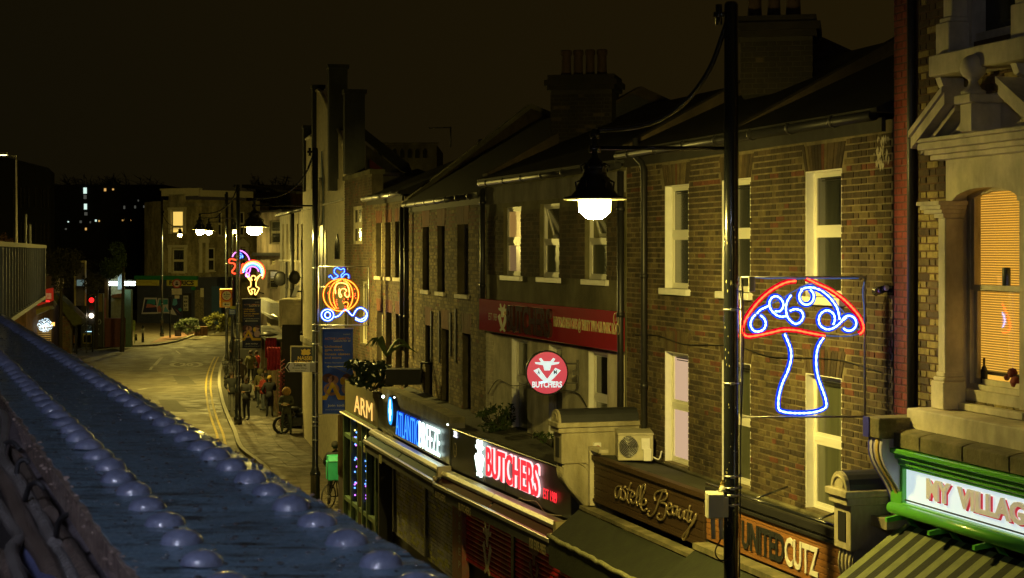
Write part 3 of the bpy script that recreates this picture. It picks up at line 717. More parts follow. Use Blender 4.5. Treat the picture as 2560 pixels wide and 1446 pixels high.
for k in range(7):
    a = MB(); u = -1.7 + k * .42; zz = H + (YH - 395) / 45; a.poly(F, [(u, zz), (u + .22, zz), (u + .22, zz + .4), (u + .11, zz + .52), (u, zz + .4)], 'uz', -.05, .02); obj('window', a, dkglass, dh)
F = CF(900, 78); sr = thing('steep_roof', 'steep dark roof with a dull red slope below it, right of the cream gable', 'roof', F.pt(0, -3, 8))
zz = lambda y: H + (YH - y) / 78
m = MB(); m.poly(F, [(-.2, zz(300)), (1.35, zz(395)), (1.5, zz(425)), (1.1, zz(415)), (-.2, zz(330))], 'uz', -3.4, -3); obj('ridge', m, slate, sr)
m = MB(); m.poly(F, [(.05, zz(385)), (.5, zz(412)), (.48, zz(416)), (.05, zz(408))], 'uz', -3.2, -2.9); obj('red_slope', m, mat('dull red sheet', (.2, .015, .03), .6), sr)
m = MB(); m.poly(F, [(-.2, zz(340)), (1.1, zz(418)), (1.3, zz(440)), (-.2, zz(440))], 'uz', -4.4, -4.2); obj('rear_gable', m, rendG, sr)
m = MB(); m.box(F, .05, 1.05, -3.3, -3.1, zz(448), zz(420)); obj('parapet', m, cream, sr)
# weathervane-like cowl and low roofs between A and B
F = CF(1240, 112); lr = thing('low_roof', 'low dark roof with a small chimney cowl behind the narrow window house', 'roof', F.pt(0, -4, 8))
z = lambda y: H + (YH - y) / 112
m = MB(); m.poly(F, [(-.7, z(400)), (-.45, z(340)), (.05, z(334)), (.2, z(318)), (.3, z(318)), (.34, z(336)), (.65, z(338)), (1.0, z(400))], 'uz', -6, -4.2); obj('slope', m, slate, lr)
m = MB(); m.lathe(F.pt(-.38, -4.3, z(338)), [(.07, 0), (.06, .1), (.13, .12), (.1, .2)], 10); obj('cowl', m, ironD, lr)
# =====================================================================  shopfronts
def pier(F, u, w, off, o_top, zc, label, capm, bodym, capl=None, body_h=2.6, cap_r=None, panel=True, fl=4, nm='console_pier', cf=None):
    """party pier between shops: barrel cap, block with a recessed panel, scrolled console below; runs out from the wall"""
    cap_r = cap_r or w / 2
    r = thing(nm, label, 'pier', F.pt(u, o_top, 0))
    m = MB(); n = 10
    pr = [(u - cap_r, zc), *[(u - cap_r * math.cos(math.pi * i / n), zc + cap_r * 1.05 * math.sin(math.pi * i / n)) for i in range(1, n)], (u + cap_r, zc)]
    m.poly(F, pr, 'uz', 0, o_top - .02, smooth=False); obj('barrel_cap', m, capm, r)
    m = MB(); m.poly(F, [(a * .97 + u * .03, b - .004) for a, b in pr], 'uz', o_top - .018, o_top + .02)
    ri = cap_r * .62
    m.tube([F.pt(u - ri * math.cos(math.pi * i / 10), o_top + .02, zc + .02 + ri * math.sin(math.pi * i / 10)) for i in range(11)], .014, 6); obj('cap_face', m, bodym, r)
    m = MB(); m.box(F, u - cap_r - .05, u + cap_r + .05, 0, o_top + .06, zc - .07, zc); m.box(F, u - cap_r - .02, u + cap_r + .02, 0, o_top + .03, zc - .15, zc - .07); obj('cornice', m, bodym, r, bevel=.008)
    hb = .45; zb = zc - .15 - hb
    m = MB(); m.box(F, u - w / 2, u + w / 2, 0, o_top - .02, zb, zc - .15); obj('block', m, bodym, r, bevel=.006)
    if panel:
        m = MB(); m.box(F, u - w * .22, u + w * .22, o_top - .02, o_top - .012, zb + .08, zb + hb - .08); obj('dark_panel', m, blackm, r)
    # S-scroll
    ob = o_top - .02; pf = []
    for i in range(15):
        t = i / 14; pf.append((ob - .06 - (ob - off - .05) * (.5 - .5 * math.cos(math.pi * t)) + .05 * math.sin(2 * math.pi * t) , zb - t * .95))
    m = MB(); m.poly(F, [(0, zb)] + pf + [(0, zb - .95)], 'oz', u - w * .42, u + w * .42)
    m2 = [m]
    for k in range(fl):
        uu = u - w * .33 + w * .66 * k / (fl - 1); m.tube([F.pt(uu, a + .006, b) for a, b in pf], .016, 5)
    obj('scroll', m, bodym, r)
    m = MB(); m.box(F, u - w * .4, u + w * .4, 0, off - .02, 0, zb - .95); obj('shaft', m, bodym, r)
    # raised leaf on the side face
    m = MB(); uu = u + w / 2 + .004
    for q in (0, .1):
        m.tube(spline([F.pt(uu - .02, ob - .25 - q, zb + .02), F.pt(uu - .02, ob - .42 - q, zb - .12), F.pt(uu - .02, ob - .5 - q, zb - .5), F.pt(uu - .02, off - .2, zb - .85)], 4), .014, 5)
    obj('side_moulding', m, bodym, r)
    return r
uP1 = .33
zP = C.z(1600, 1052)
pier(C, uP1, .36, .80, 1.24, zP, 'stained white console pier with a black barrel cap, above the wooden beauty sign', lead, stoneW)
# middle pier, between the wooden barber sign and the green shop
uP2 = C.u(2205) - .30
pM = C.hit(2078, 1240, .95)
pier(C, pM[0] + .19, .34, .62, .95, pM[1] + .1, 'weathered grey console pier with a small dark panel, below the blue topped pier', lead, stoneW)
# bell box and old aircon on pier 1
ac = thing('aircon_unit', 'old cream air conditioning unit on the flat roof beside the white pier', 'air conditioner', C.pt(.9, .3, 3.9))
a0, a1 = C.u(1548, .62), C.u(1548, .62) + .85
zb_a, zt_a = C.z(1590, 1150, .4), C.z(1590, 1083, .4)
L = Fac(pos=C.pt(.62, .82, 0)[:2], t=(-C.n[0], -C.n[1]))   # frame whose face looks back down the street to the camera
acF = CF(1545, 176, 0)
m = MB(); z0, z1 = H + (YH - 1152) / 176, H + (YH - 1083) / 176
m.box(acF, 0, .50, -.62, .0, z0, z1 - .03); m.box(acF, -.012, .512, -.63, .012, z1 - .03, z1); obj('casing', m, mat('aged cream steel', (.45, .42, .3), .5, var=.2, scale=5), ac, bevel=.008)
m = MB(); m.poly(acF, [(.15 + .13 * math.cos(t), (z0 + z1) / 2 + .155 * math.sin(t)) for t in [2 * math.pi * i / 24 for i in range(24)]], 'uz', .0, .006); obj('fan_opening', m, blackm, ac)
m = MB()
for k in range(7): m.tube(circ(acF, .15, (z0 + z1) / 2, .02 + .02 * k, .012, n=16), .004, 4)
obj('fan_guard', m, steel, ac)
m = MB(); m.box(acF, .33, .45, .012, .03, z0 + .16, z0 + .32); m.box(acF, .36, .47, .012, .05, z0, z0 + .17); m.box(acF, .36, .42, .03, .034, z0 + .25, z0 + .28); obj('cover', m, whitep, ac, bevel=.004)
m = MB(); m.tube(spline([acF.pt(.5, 0, z0 + .05), acF.pt(.58, 0, z0 + .02), acF.pt(.62, 0, z0 + .14)]), .011, 5); obj('hose', m, whitep, ac)
bx = thing('alarm_box', 'small white alarm box with a red disc on the stained pier', 'alarm box', C.pt(uP1 + .2, .6, zP - .3))
m = MB(); SF = Fac(pos=C.pt(uP1 + .185, .69, 0)[:2], t=(-C.n[0], -C.n[1]))
# side face of the pier looks towards the camera: its own frame
m.box(SF, -.05, .07, 0, .05, zP - .45, zP - .30); obj('case', m, whitep, bx, bevel=.005)
m = MB(); m.poly(SF, [(.01 + .035 * math.cos(t), zP - .375 + .035 * math.sin(t)) for t in [2 * math.pi * i / 16 for i in range(16)]], 'uz', .05, .06); obj('disc', m, maroon, bx)
# ---- beauty shop + barber shop (SH2)
def shop_thing(F, u, label, nm='shopfront'): return thing(nm, label, 'shopfront', F.pt(u, 0, 0))
bs = shop_thing(SH2, 1.2, 'beauty shopfront with dark wooden boards and script lettering over a green awning')
def bz(px, py): return SH2.z(px, py)
uA0, uA1 = SH2.u(1487), SH2.u(1765); ztA, zbA = (bz(1487, 1150) + bz(1760, 1243)) / 2, (bz(1487, 1262) + bz(1763, 1358)) / 2
def planks(F, r, u0, u1, z0, z1, n, m_, o=.0, th=.03):
    h = (z1 - z0) / n
    for i in range(n):
        m = MB(); m.box(F, u0, u1, o, o + th + R.uniform(0, .004), z0 + i * h + .004, z0 + (i + 1) * h - .003); obj('board', m, m_, r, bevel=.003)
    m = MB(); m.box(F, u0 + .01, u1 - .01, o - .03, o + .012, z0, z1); obj('backing', m, blackm, r)
planks(SH2, bs, uA0 + .05, uA1, zbA, ztA, 6, woodD)
m = MB(); m.box(SH2, uA0 + .04, uA1 + .12, -.04, .07, ztA + .005, ztA + .07); m.box(SH2, uA0 + .04, uA1, .03, .05, zbA + .01, zbA + .05); obj('sign_trim', m, woodD, bs)
m = MB(); m.box(SH2, uA0 - .035, uA0 + .04, 0, .09, zbA - .06, ztA + .14); m.box(SH2, uA0 - .035, uA0 + .42, -.05, .09, ztA + .14, ztA + .19); obj('white_post', m, cream, bs)
def S2(zx, zy, o=.055):
    px, py = 1380 + zx / 2.976, 960 + zy / 2.976; u, z = SH2.hit(px, py, .05); return SH2.pt(u, o, z)
gilt = mat('brushed bronze lettering', (.42, .34, .20), .3, metal=.6, var=.2)
strokes = [[(515, 765), (490, 765), (472, 800), (478, 845), (495, 840), (515, 775), (512, 850), (524, 852)], [(548, 765), (530, 785), (548, 815), (545, 860), (525, 862)],
 [(592, 735), (570, 800), (562, 860), (575, 885)], [(558, 782), (600, 797)], [(590, 848), (615, 832), (615, 808), (595, 812), (588, 852), (600, 890), (620, 882)],
 [(622, 880), (660, 790), (660, 757), (640, 790), (630, 870), (640, 910)], [(645, 905), (690, 800), (695, 747), (670, 780), (655, 880), (665, 922)],
 [(665, 907), (700, 892), (698, 857), (675, 867), (665, 917), (685, 946), (707, 930)],
 [(852, 792), (790, 800), (765, 835), (772, 872)], [(830, 795), (800, 870), (770, 950), (735, 985), (714, 965), (725, 945)],
 [(830, 800), (858, 812), (852, 855), (805, 880), (850, 895), (852, 945), (835, 1000), (803, 1012), (785, 985), (800, 965)],
 [(865, 930), (890, 917), (887, 888), (868, 900), (860, 950), (880, 977), (902, 960)], [(937, 915), (905, 915), (900, 955), (915, 977), (937, 930), (930, 978), (947, 976)],
 [(957, 932), (945, 982), (962, 1000), (990, 945), (984, 1000), (1000, 1006)], [(1030, 905), (1015, 970), (1010, 1018), (1026, 1025)], [(1000, 940), (1046, 955)],
 [(1042, 960), (1030, 1012), (1050, 1020), (1076, 968), (1060, 1030), (1010, 1090), (975, 1140), (985, 1160), (1012, 1115), (1030, 1062), (1072, 1000)]]
for st_ in strokes:
    m = MB(); m.tube(spline([S2(*p) for p in st_], 4), .014, 6); obj('script_letter', m, gilt, bs)
def awning(F, root, u0, u1, o0, z0, o1, z1, mats, n=1, val=.22, scal=False, name='awning', th=.02, extra=0):
    m = MB(); du = (u1 - u0) / n
    for i in range(n):
        a = u0 + i * du; b = a + du
        m.add([F.pt(a, o0, z0), F.pt(b, o0, z0), F.pt(b, o1, z1), F.pt(a, o1, z1), F.pt(a, o0, z0 - th), F.pt(b, o0, z0 - th), F.pt(b, o1, z1 - th), F.pt(a, o1, z1 - th)],
              [(0, 1, 2, 3), (7, 6, 5, 4), (0, 4, 5, 1), (3, 2, 6, 7)], i % len(mats))
        if val:
            k = 3 if scal else 1
            for q in range(k):
                c = a + (b - a) * q / k; d = a + (b - a) * (q + 1) / k
                m.add([F.pt(c, o1 + .004, z1), F.pt(d, o1 + .004, z1), F.pt(d, o1 + .004, z1 - val), F.pt((c + d) / 2, o1 + .004, z1 - val * (1.12 if scal else 1)), F.pt(c, o1 + .004, z1 - val)], [(0, 1, 2, 3, 4)], i % len(mats))
    w = obj(name, m, mats, root, recalc=False)
    m = MB(); m.tube([F.pt(u0, o1, z1), F.pt(u1, o1, z1)], .022, 8); obj('front_rail', m, alu, w)
    for u in (u0 + .05, u1 - .05):
        m = MB(); m.tube([F.pt(u, o0, z0 - .35), F.pt(u, o1, z1 - .03)], .014, 6); obj('arm', m, ironD, w)
    return w
# ledge under the boards and awning
m = MB(); m.box(SH2, uA0 - .2, uA1 + .2, 0, .17, zbA - .14, zbA - .09); obj('ledge', m, stoneD, bs)
aw = awning(SH2, bs, uA0 - .25, uA1 - .1, .16, zbA - .16, .62, zbA - .52, [greencl], 6, .42)
m = MB(); ev = [SH2.pt(uA0 - .25 + (uA1 - .1 - uA0 + .25) * i / 24, .63 + R.uniform(0, .01), zbA - .52 + R.uniform(-.015, .02)) for i in range(25)]; m.tube(ev, .035, 7); obj('valance_edge', m, mat('mildewed canvas hem', (.30, .30, .16), .9, var=.5, scale=18, bump=.5), aw)
m = MB(); m.box(SH2, uA0, uA1 + .3, -.3, -.25, 0, zbA - .2); obj('dark_glazing', m, dkglass, bs)
fl = thing('shop_roof', 'flat felted roof over the beauty and barber shops, below the brown brick wall', 'flat roof', C.pt(3.5, .4, 3.9))
m = MB(); q = [C.pt(.35, 0, C.z(1690, 1172) + .0), C.pt(C.L, 0, C.z(1690, 1172) - .02), SH2.pt(SH2.u(2140), .02, zbA + (ztA - zbA) + .05), SH2.pt(uA0, .02, ztA + .06)]
m.add(q + [(a, b, c - .12) for a, b, c in q], [(0, 1, 2, 3), (7, 6, 5, 4), (0, 4, 5, 1), (1, 5, 6, 2), (2, 6, 7, 3), (3, 7, 4, 0)]); obj('deck', m, felt, fl)
m = MB(); m.tube([C.pt(.5, .02, C.z(1690, 1172) + .02), C.pt(C.L, .02, C.z(1690, 1172))], .03, 6); obj('flashing', m, rendO, fl)
us = shop_thing(SH2, 4.5, 'barber shopfront with lit cedar boards and flat black and white lettering')
uU0, uU1 = SH2.u(1772), SH2.u(2160); ztU, zbU = (bz(1849, 1279) + bz(2096, 1358)) / 2, 0
zbU = (bz(1850, 1376)); 
planks(SH2, us, uU0, uU1, zbU - .02, ztU, 7, wood)
m = MB(); m.box(SH2, uU0, uU1, .0, .06, ztU + .004, ztU + .035); m.box(SH2, uU0, uU1, .0, .05, ztU + .07, ztU + .15); obj('top_trim', m, blackm, us)
m = MB(); m.tube([SH2.pt(uU0, .03, ztU + .19), SH2.pt(uU1, .03, ztU + .19)], .018, 6)
for k in (.35, .75): uu = uU0 + (uU1 - uU0) * k; m.tube([SH2.pt(uu, .03, ztU + .19), SH2.pt(uu - .1, -.45, ztU + .3)], .012, 5)
obj('light_rail', m, blackp, us)
hU = ztU - zbU
wl_ = mat('satin white lettering', (.78, .76, .72), .35, var=.05); bl_ = mat('gloss charcoal lettering', (.03, .032, .034), .25, var=.1, coat=.4)
letters(SH2, 'UNITED', SH2.u(1851, .06), SH2.u(1957, .06), zbU + hU * .12, zbU + hU * .80, .036, .012, bl_, us, bold=.03)
letters(SH2, 'CUTZ', SH2.u(1959, .06), SH2.u(2042, .06), zbU + hU * .12, zbU + hU * .80, .036, .012, wl_, us, bold=.02)
m = MB(); m.box(SH2, uU0, uU1, 0, .22, zbU - .12, zbU - .05); obj('ledge', m, stoneD, us)
awning(SH2, us, uU0 + .02, uU1 - .1, .2, zbU - .14, .7, zbU - .5, [greencl], 5, .3)
m = MB(); m.box(SH2, uU0, uU1, -.3, -.25, 0, zbU - .2); obj('dark_glazing', m, dkglass, us)
# ---- butchers shop (SH1)
bu = shop_thing(SH1, SH1.L / 2, 'butchers shopfront with red lit letters above closed red roller shutters')
zt1 = (SH1.z(1128, 1070) + SH1.z(1427, 1180)) / 2; zb1 = (SH1.z(1128, 1170) + SH1.z(1425, 1303)) / 2
m = MB(); m.box(SH1, 0, SH1.L, -.22, .0, zb1, zt1); obj('sign_box', m, greyp, bu, bevel=.01)
m = MB(); m.box(SH1, SH1.L * .505, SH1.L * .508, .0, .003, zb1 + .02, zt1 - .02); m.box(SH1, .03, SH1.L - .03, .0, .004, zt1 - .03, zt1 - .02); obj('panel_seam', m, blackm, bu)
h1 = zt1 - zb1
redl = emi('red letter glow', (1, .03, .04), 1.15); pinkg = emi('letter halo pink', (1, .50, .50), 1.6)
letters(SH1, 'BUTCHERS', SH1.u(1216, .05), SH1.u(1346, .05), zb1 + h1 * .22, zb1 + h1 * .90, .045, .016, [redl, pinkg], bu, bold=.012, back=(1, .022))
letters(SH1, 'EST 1989', SH1.u(1357, .04), SH1.u(1391, .04), zb1 + h1 * .24, zb1 + h1 * .46, .03, .005, [redl, pinkg], bu, bold=.0)
whl = emi('white emblem glow', (.80, 1, .92), 3.0)
butcher_logo(SH1, bu, SH1.u(1199, .05), zb1 + h1 * .56, .42, h1 * .86, .03, .04, whl)
m = MB(); text(m, SH1, '32', SH1.u(1133, .02), SH1.u(1141, .02), zb1 + h1 * .82, zb1 + h1 * .97, .004, .01, bold=.03); obj('house_number', m, emi('number glow', (.9, .92, 1), 1.6), bu, recalc=False)
m = MB(); m.tube(circ(SH1, SH1.u(1137, .01), zb1 + h1 * .5, .09, .006, rz=.13), .005, 5); text(m, SH1, 'A', SH1.u(1135, .01), SH1.u(1139, .01), zb1 + h1 * .44, zb1 + h1 * .56, .004, .004); obj('hallmark', m, gold, bu, recalc=False)
m = MB(); P1 = lambda x, y: SH1.pt(SH1.u(x, .02), .02, SH1.z(x, y, .02)); m.tube(spline([P1(1292, 1252), P1(1300, 1246), P1(1312, 1251), P1(1325, 1252), P1(1342, 1256), P1(1360, 1279), P1(1380, 1287), P1(1404, 1290)]), .006, 5); m.tube(spline([P1(1209, 1205), P1(1211, 1190), P1(1215, 1206)]), .005, 5); obj('loose_cable', m, gilt, bu)
def cassette(F, root, u0, u1, zt_, m1, nseg=2, lead_=.30, val_=.18):
    for k in range(nseg):
        a = u0 + (u1 - u0) * k / nseg + .01; b = u0 + (u1 - u0) * (k + 1) / nseg - .01
        m = MB(); m.poly(F, [(0, zt_ - .10), (.04, zt_), (.17, zt_ - .01), (.22, zt_ - .07), (.20, zt_ - .13), (.02, zt_ - .15)], 'oz', a, b); obj('awning_cassette', m, alu, root, bevel=.006)
        m = MB(); m.add([F.pt(a + .03, .14, zt_ - .11), F.pt(b - .03, .14, zt_ - .11), F.pt(b - .03, lead_, zt_ - .26), F.pt(a + .03, lead_, zt_ - .26)], [(0, 1, 2, 3)]); obj('awning_cloth', m, m1, root, recalc=False)
        m = MB(); m.poly(F, [(lead_, zt_ - .23), (lead_ + .05, zt_ - .24), (lead_ + .06, zt_ - .30), (lead_, zt_ - .31)], 'oz', a, b); obj('awning_bar', m, alu, root, bevel=.006)
        m = MB(); m.box(F, a, b, lead_ + .01, lead_ + .018, zt_ - .31 - val_, zt_ - .31); obj('valance', m, greycl, root)
    m = MB(); m.box(F, u1 - .05, u1 + .06, .0, .26, zt_ - .17, zt_ + .02); m.ball(F.pt(u1, .3, zt_ - .2), .05); obj('end_bracket', m, gold, root)
cassette(SH1, bu, -.05, SH1.L - .02, zb1 - .02, maroncl, 2)
m = MB(); vz = zb1 - .02 - .31
text(m, SH1, 'BUTCHERS', SH1.L * .52 - 1.6, SH1.L * .52 - .9, vz - .19, vz - .05, .355, .003, bold=.02); text(m, SH1, '020 3305 9855', SH1.L - .85, SH1.L - .12, vz - .2, vz - .04, .36, .003, bold=.02)
text(m, SH1, 'BUTCHERS', .15, .8, vz - .17, vz - .05, .355, .003, bold=.02); obj('valance_lettering', m, gold, bu, recalc=False)
def shutter(F, root, u0, u1, z0, z1, m_, o=-.16, pitch=.085, emblem=None, nm='shutter_slat'):
    z = z1; fr = MB(); fr.box(F, u0 - .07, u0, o - .05, o + .05, z0, z1); fr.box(F, u1, u1 + .07, o - .05, o + .05, z0, z1); obj('shutter_guide', fr, ironD, root)
    while z > z0:
        m = MB(); m.poly(F, [(o, z - pitch + .006), (o + .012, z - pitch + .012), (o + .026, z - pitch * .5), (o + .012, z - .012), (o, z - .004)], 'oz', u0, u1, smooth=False); obj(nm, m, m_, root, recalc=True); z -= pitch
    m = MB(); m.box(F, u0, u1, o - .03, o - .01, z0, z1); obj('shutter_back', m, blackm, root)
zsh = zb1 - .40
shutter(SH1, bu, SH1.u(1163, -.16), SH1.u(1284, -.16), 1.3, zsh, redsh)
shutter(SH1, bu, SH1.u(1291, -.16), SH1.u(1447, -.16), 1.3, zsh, redsh)
butcher_logo(SH1, bu, SH1.u(1218, -.13), 7 - (1400 - YH) / 146, .52, .95, -.132, .006, mat('cream stencil paint', (.75, .68, .45), .7, var=.5, scale=14), nm='shutter_emblem')
butcher_logo(SH1, bu, SH1.u(1335, -.13), 7 - (1445 - YH) / 158, .5, .9, -.132, .006, mat('worn stencil paint', (.22, .12, .10), .7, var=.6, scale=18), nm='shutter_emblem')
m = MB(); m.box(SH1, SH1.u(1136, -.1), SH1.u(1160, -.1), -.2, -.06, 0, zsh + .05); obj('side_post', m, mat('faded red board', (.28, .07, .05), .7, col2=(.2, .16, .12), scale=8), bu)
m = MB(); v = SH1.u(1148, -.05)
for k, ch in enumerate('LOSSEP ST'): 
    if ch != ' ': text(m, SH1, ch, v - .07, v + .07, zsh - .22 - k * .24, zsh - .08 - k * .24, -.058, .003, bold=.03)
obj('post_lettering', m, mat('faded cream print', (.4, .36, .26), .7), bu, recalc=False)
m = MB(); m.box(SH1, 0, SH1.L, -.3, -.25, 0, zb1); obj('dark_interior', m, blackm, bu)
# ---- breeze shop (SH0)
ab = shop_thing(SH0, SH0.L / 2, 'shopfront with glowing blue and white letters over brick pattern shutters')
zt0 = (SH0.z(952, 1003) + SH0.z(1124, 1072)) / 2; zb0 = (SH0.z(945, 1066) + SH0.z(1123, 1168)) / 2; h0 = zt0 - zb0
m = MB(); m.box(SH0, .03, SH0.L - .06, -.2, 0, zb0, zt0 + .02); obj('sign_box', m, greyp, ab, bevel=.01)
blue = emi('blue letter glow', (.005, .05, .6), .9); blu2 = emi('pale blue glow', (.05, .30, 1), 1.3); whe = emi('white letter glow', (.75, 1, .93), 2.6)
letters(SH0, 'ATLANTIC', SH0.u(989, .05), SH0.u(1046, .05), zb0 + h0 * .12, zb0 + h0 * .90, .04, .008, [blu2, blue], ab, bold=-.012, back=(1, .018))
letters(SH0, 'BREEZE', SH0.u(1047, .05), SH0.u(1099, .05), zb0 + h0 * .12, zb0 + h0 * .90, .04, .010, [whe, whe], ab, bold=.0)
m = MB(); uc = SH0.u(976, .1); zc = SH0.z(976, 1028, .1)
m.poly(SH0, [(uc + .30 * math.cos(t), zc + .35 * math.sin(t)) for t in [2 * math.pi * i / 32 for i in range(32)]], 'uz', .0, .10); obj('round_badge', m, mat('navy drum', (.01, .02, .08), .3), ab)
m = MB(); m.poly(SH0, [(uc + .25 * math.cos(t), zc + .30 * math.sin(t)) for t in [2 * math.pi * i / 32 for i in range(32)]], 'uz', .1, .106); obj('badge_light', m, emi('badge blue glow', (.02, .30, 1), 1.6), ab)
m = MB()
for p, q, r_ in ((0, .12, .07), (-.05, 0, .06), (.06, -.02, .06), (0, -.14, .06), (.02, .2, .04)):
    m.poly(SH0, [(uc + p + r_ * math.cos(t), zc + q + r_ * 1.4 * math.sin(t)) for t in [2 * math.pi * i / 10 for i in range(10)]], 'uz', .106, .112 + p * .02)
obj('badge_palm', m, emi('badge white glow', (.7, .95, 1), 2.6), ab)
cassette(SH0, ab, -.02, SH0.L + .02, zb0 - .02, bluecl, 2)
brsh = mat('sprayed brick pattern shutter', (.34, .34, .32), .5, col2=(.08, .07, .14), scale=2.2, bump=.2)
zs = zb0 - .42
def grille(F, root, u0, u1, z0, z1, o=-.14):
    """perforated shutter made of short brick shaped links"""
    m = MB(); m.box(F, u0, u1, o - .03, o - .02, z0, z1); obj('shutter_back', m, mat('dark green paint', (.02, .03, .02), .7), root)
    m = MB(); z = z1; j = 0; ch, bl = .075, .24
    while z > z0:
        u = u0 - (bl / 2 if j % 2 else 0)
        while u < u1:
            a, b = max(u + .008, u0), min(u + bl - .008, u1)
            if b - a > .02: m.box(F, a, b, o - .01, o + R.uniform(.004, .01), z - ch + .008, z - .006, 0 if R.random() < .72 else 1)
            u += bl
        z -= ch; j += 1
    obj('shutter_links', m, [brsh, mat('yellow spray paint', (.35, .34, .04), .6, col2=(.10, .10, .04), scale=9)], root, kind='stuff', recalc=False)
    m = MB(); m.box(F, u0 - .09, u0, o - .08, o + .06, z0, z1 + .1); obj('shutter_guide', m, ironD, root)
grille(SH0, ab, SH0.u(990, -.14), SH0.u(1062, -.14), .8, zs); grille(SH0, ab, SH0.u(1070, -.14), SH0.u(1134, -.14), .8, zs)
m = MB(); m.box(SH0, 0, SH0.L, -.4, -.35, 0, zb0); m.box(SH0, .0, .12, -.3, 0, 0, zb0 - .3); obj('dark_interior', m, blackm, ab)
m = MB(); m.box(SH0, .14, .34, .362, .368, zb0 - .52, zb0 - .38); m.box(SH0, 1.9, 2.15, .362, .368, zb0 - .54, zb0 - .36); obj('paper_notice', m, mat('yellowed notice', (.35, .33, .14), .8), ab)
m = MB(); 
for px, py in ((958, 992), (986, 994), (1119, 1062)): u, z = SH0.hit(px, py, .1); m.ball(SH0.pt(u, .1, z), .035 if px == 958 else .018, 6)
obj('spot_lamp', m, emi('sign spot', (.85, 1, .9), 6), ab)
# parapet with mossy coping over SH0, roof over SH0/SH1
pr_ = thing('shop_parapet', 'mossy stone parapet and dark flat roof over the two lit shop signs', 'parapet', SH0.pt(2, -.2, 3.8))
pl = [(SH0, 955, 0, 968), (SH0, 1000, 0, 985), (SH0, 1060, 0, 1012), (SH0, 1124, 0, 1045)]
pts = []
for F_, x, o, y in pl: u, z = F_.hit(x, y, o); pts.append((F_.pt(u, 0, z), F_.pt(u, -.30, z)))
m = MB()
for (a, b), (c, d) in zip(pts, pts[1:]):
    for h0_, h1_, e in ((-.10, .0, 0), (-.62, -.10, .05)):
        q = [a, c, d, b]; m.add([(x, y, z + h1_) for x, y, z in q] + [(x, y, z + h0_) for x, y, z in q], [(0, 1, 2, 3), (7, 6, 5, 4), (0, 4, 5, 1), (1, 5, 6, 2), (2, 6, 7, 3), (3, 7, 4, 0)], 0 if h1_ == 0 else 1)
obj('coping', m, [stoneD, rendG], pr_)
m = MB(); q = [A.pt(0, .02, 3.75), B.pt(B.L, .02, zt1 + .12), SH1.pt(SH1.L, -.02, zt1 + .02), SH1.pt(0, -.02, zt1 + .02), SH0.pt(.2, -.1, 3.6)]
m.add(q + [(a, b, c - .15) for a, b, c in q], [(0, 1, 2, 3, 4), (9, 8, 7, 6, 5)] + [(i, 5 + i, 5 + (i + 1) % 5, (i + 1) % 5) for i in range(5)]); obj('flat_roof', m, felt, pr_)
def plant(name, label, F, u, o, z, w, h, n, m_=leafm, size=.06, cat='plant'):
    c = F.pt(u, o, z); r = thing(name, label, cat, c); s = MB(); l = MB(); rq = random.Random(int(w * 100 + n))
    for k in range(10):
        e = (c[0] + R.gauss(0, w * .4), c[1] + R.gauss(0, w * .3), c[2] + h * R.uniform(.4, 1)); s.tube([c, ((c[0] + e[0]) / 2 + R.gauss(0, .03), (c[1] + e[1]) / 2, (c[2] + e[2]) / 2 + .05), e], [.012, .008, .004], 4)
    obj('stem', s, bark, r); [leaves(l, (c[0] + rq.uniform(-.38, .38) * w, c[1] + rq.uniform(-.3, .3) * w, c[2] + h * rq.uniform(.15, .85)), (w * rq.uniform(.12, .28), w * .2, h * rq.uniform(.12, .28)), n // 9, size, shell=.05) for _ in range(9)]; obj('foliage', l, m_, r, kind='stuff', recalc=False); return r
u, z = B.hit(1240, 1085, .3); plant('weed_bush', 'dark weed bush growing on the shop roof under the left end of the maroon sign', B, u, .3, z, .7, .55, 420, size=.05)
u, z = B.hit(1380, 1110, .4); plant('weed_bush', 'low weeds growing on the roof beside the white pier', B, u, .4, z - .05, .8, .25, 200, size=.045)
SHf = CF(925, 110); 
pp = plant('roof_palm', 'bushy green roof plants behind the blue banner', SHf, -.05, -.8, 3.75, 1.6, .7, 420, mat('blue green leaves', (.018, .04, .022), .6, var=.5), .10)
m = MB()
for k in range(9):
    an = R.uniform(-1.2, 1.2); L_ = R.uniform(.6, 1.0); c0 = SHf.pt(.35, -.2, 4.6)
    m.tube(spline([c0, (c0[0] + math.sin(an) * L_ * .5, c0[1], c0[2] + .35 * math.cos(an) + .1), (c0[0] + math.sin(an) * L_, c0[1] - .1, c0[2] + .3 * math.cos(an) - .05)], 4), [.02, .03, .035, .035, .03, .03, .02, .012, .004], 4)
obj('frond', m, leafL, pp)
pb = thing('roof_tub', 'dark roof tub and black frame above the blue sign', 'planter', SHf.pt(.9, 0, 4.1))
m = MB(); m.box(SHf, .35, 1.15, -.6, -.1, 3.95, 4.3); obj('tub', m, blackm, pb)
m = MB(); 
for a, b in (((1.15, 4.0), (1.15, 4.45)), ((1.15, 4.45), (2.1, 4.4)), ((2.1, 4.4), (2.35, 3.7)), ((1.5, 4.4), (1.9, 3.8))): m.tube([SHf.pt(a[0], -.2, a[1]), SHf.pt(b[0], -.2, b[1])], .03, 5)
obj('rail', m, ironD, pb)
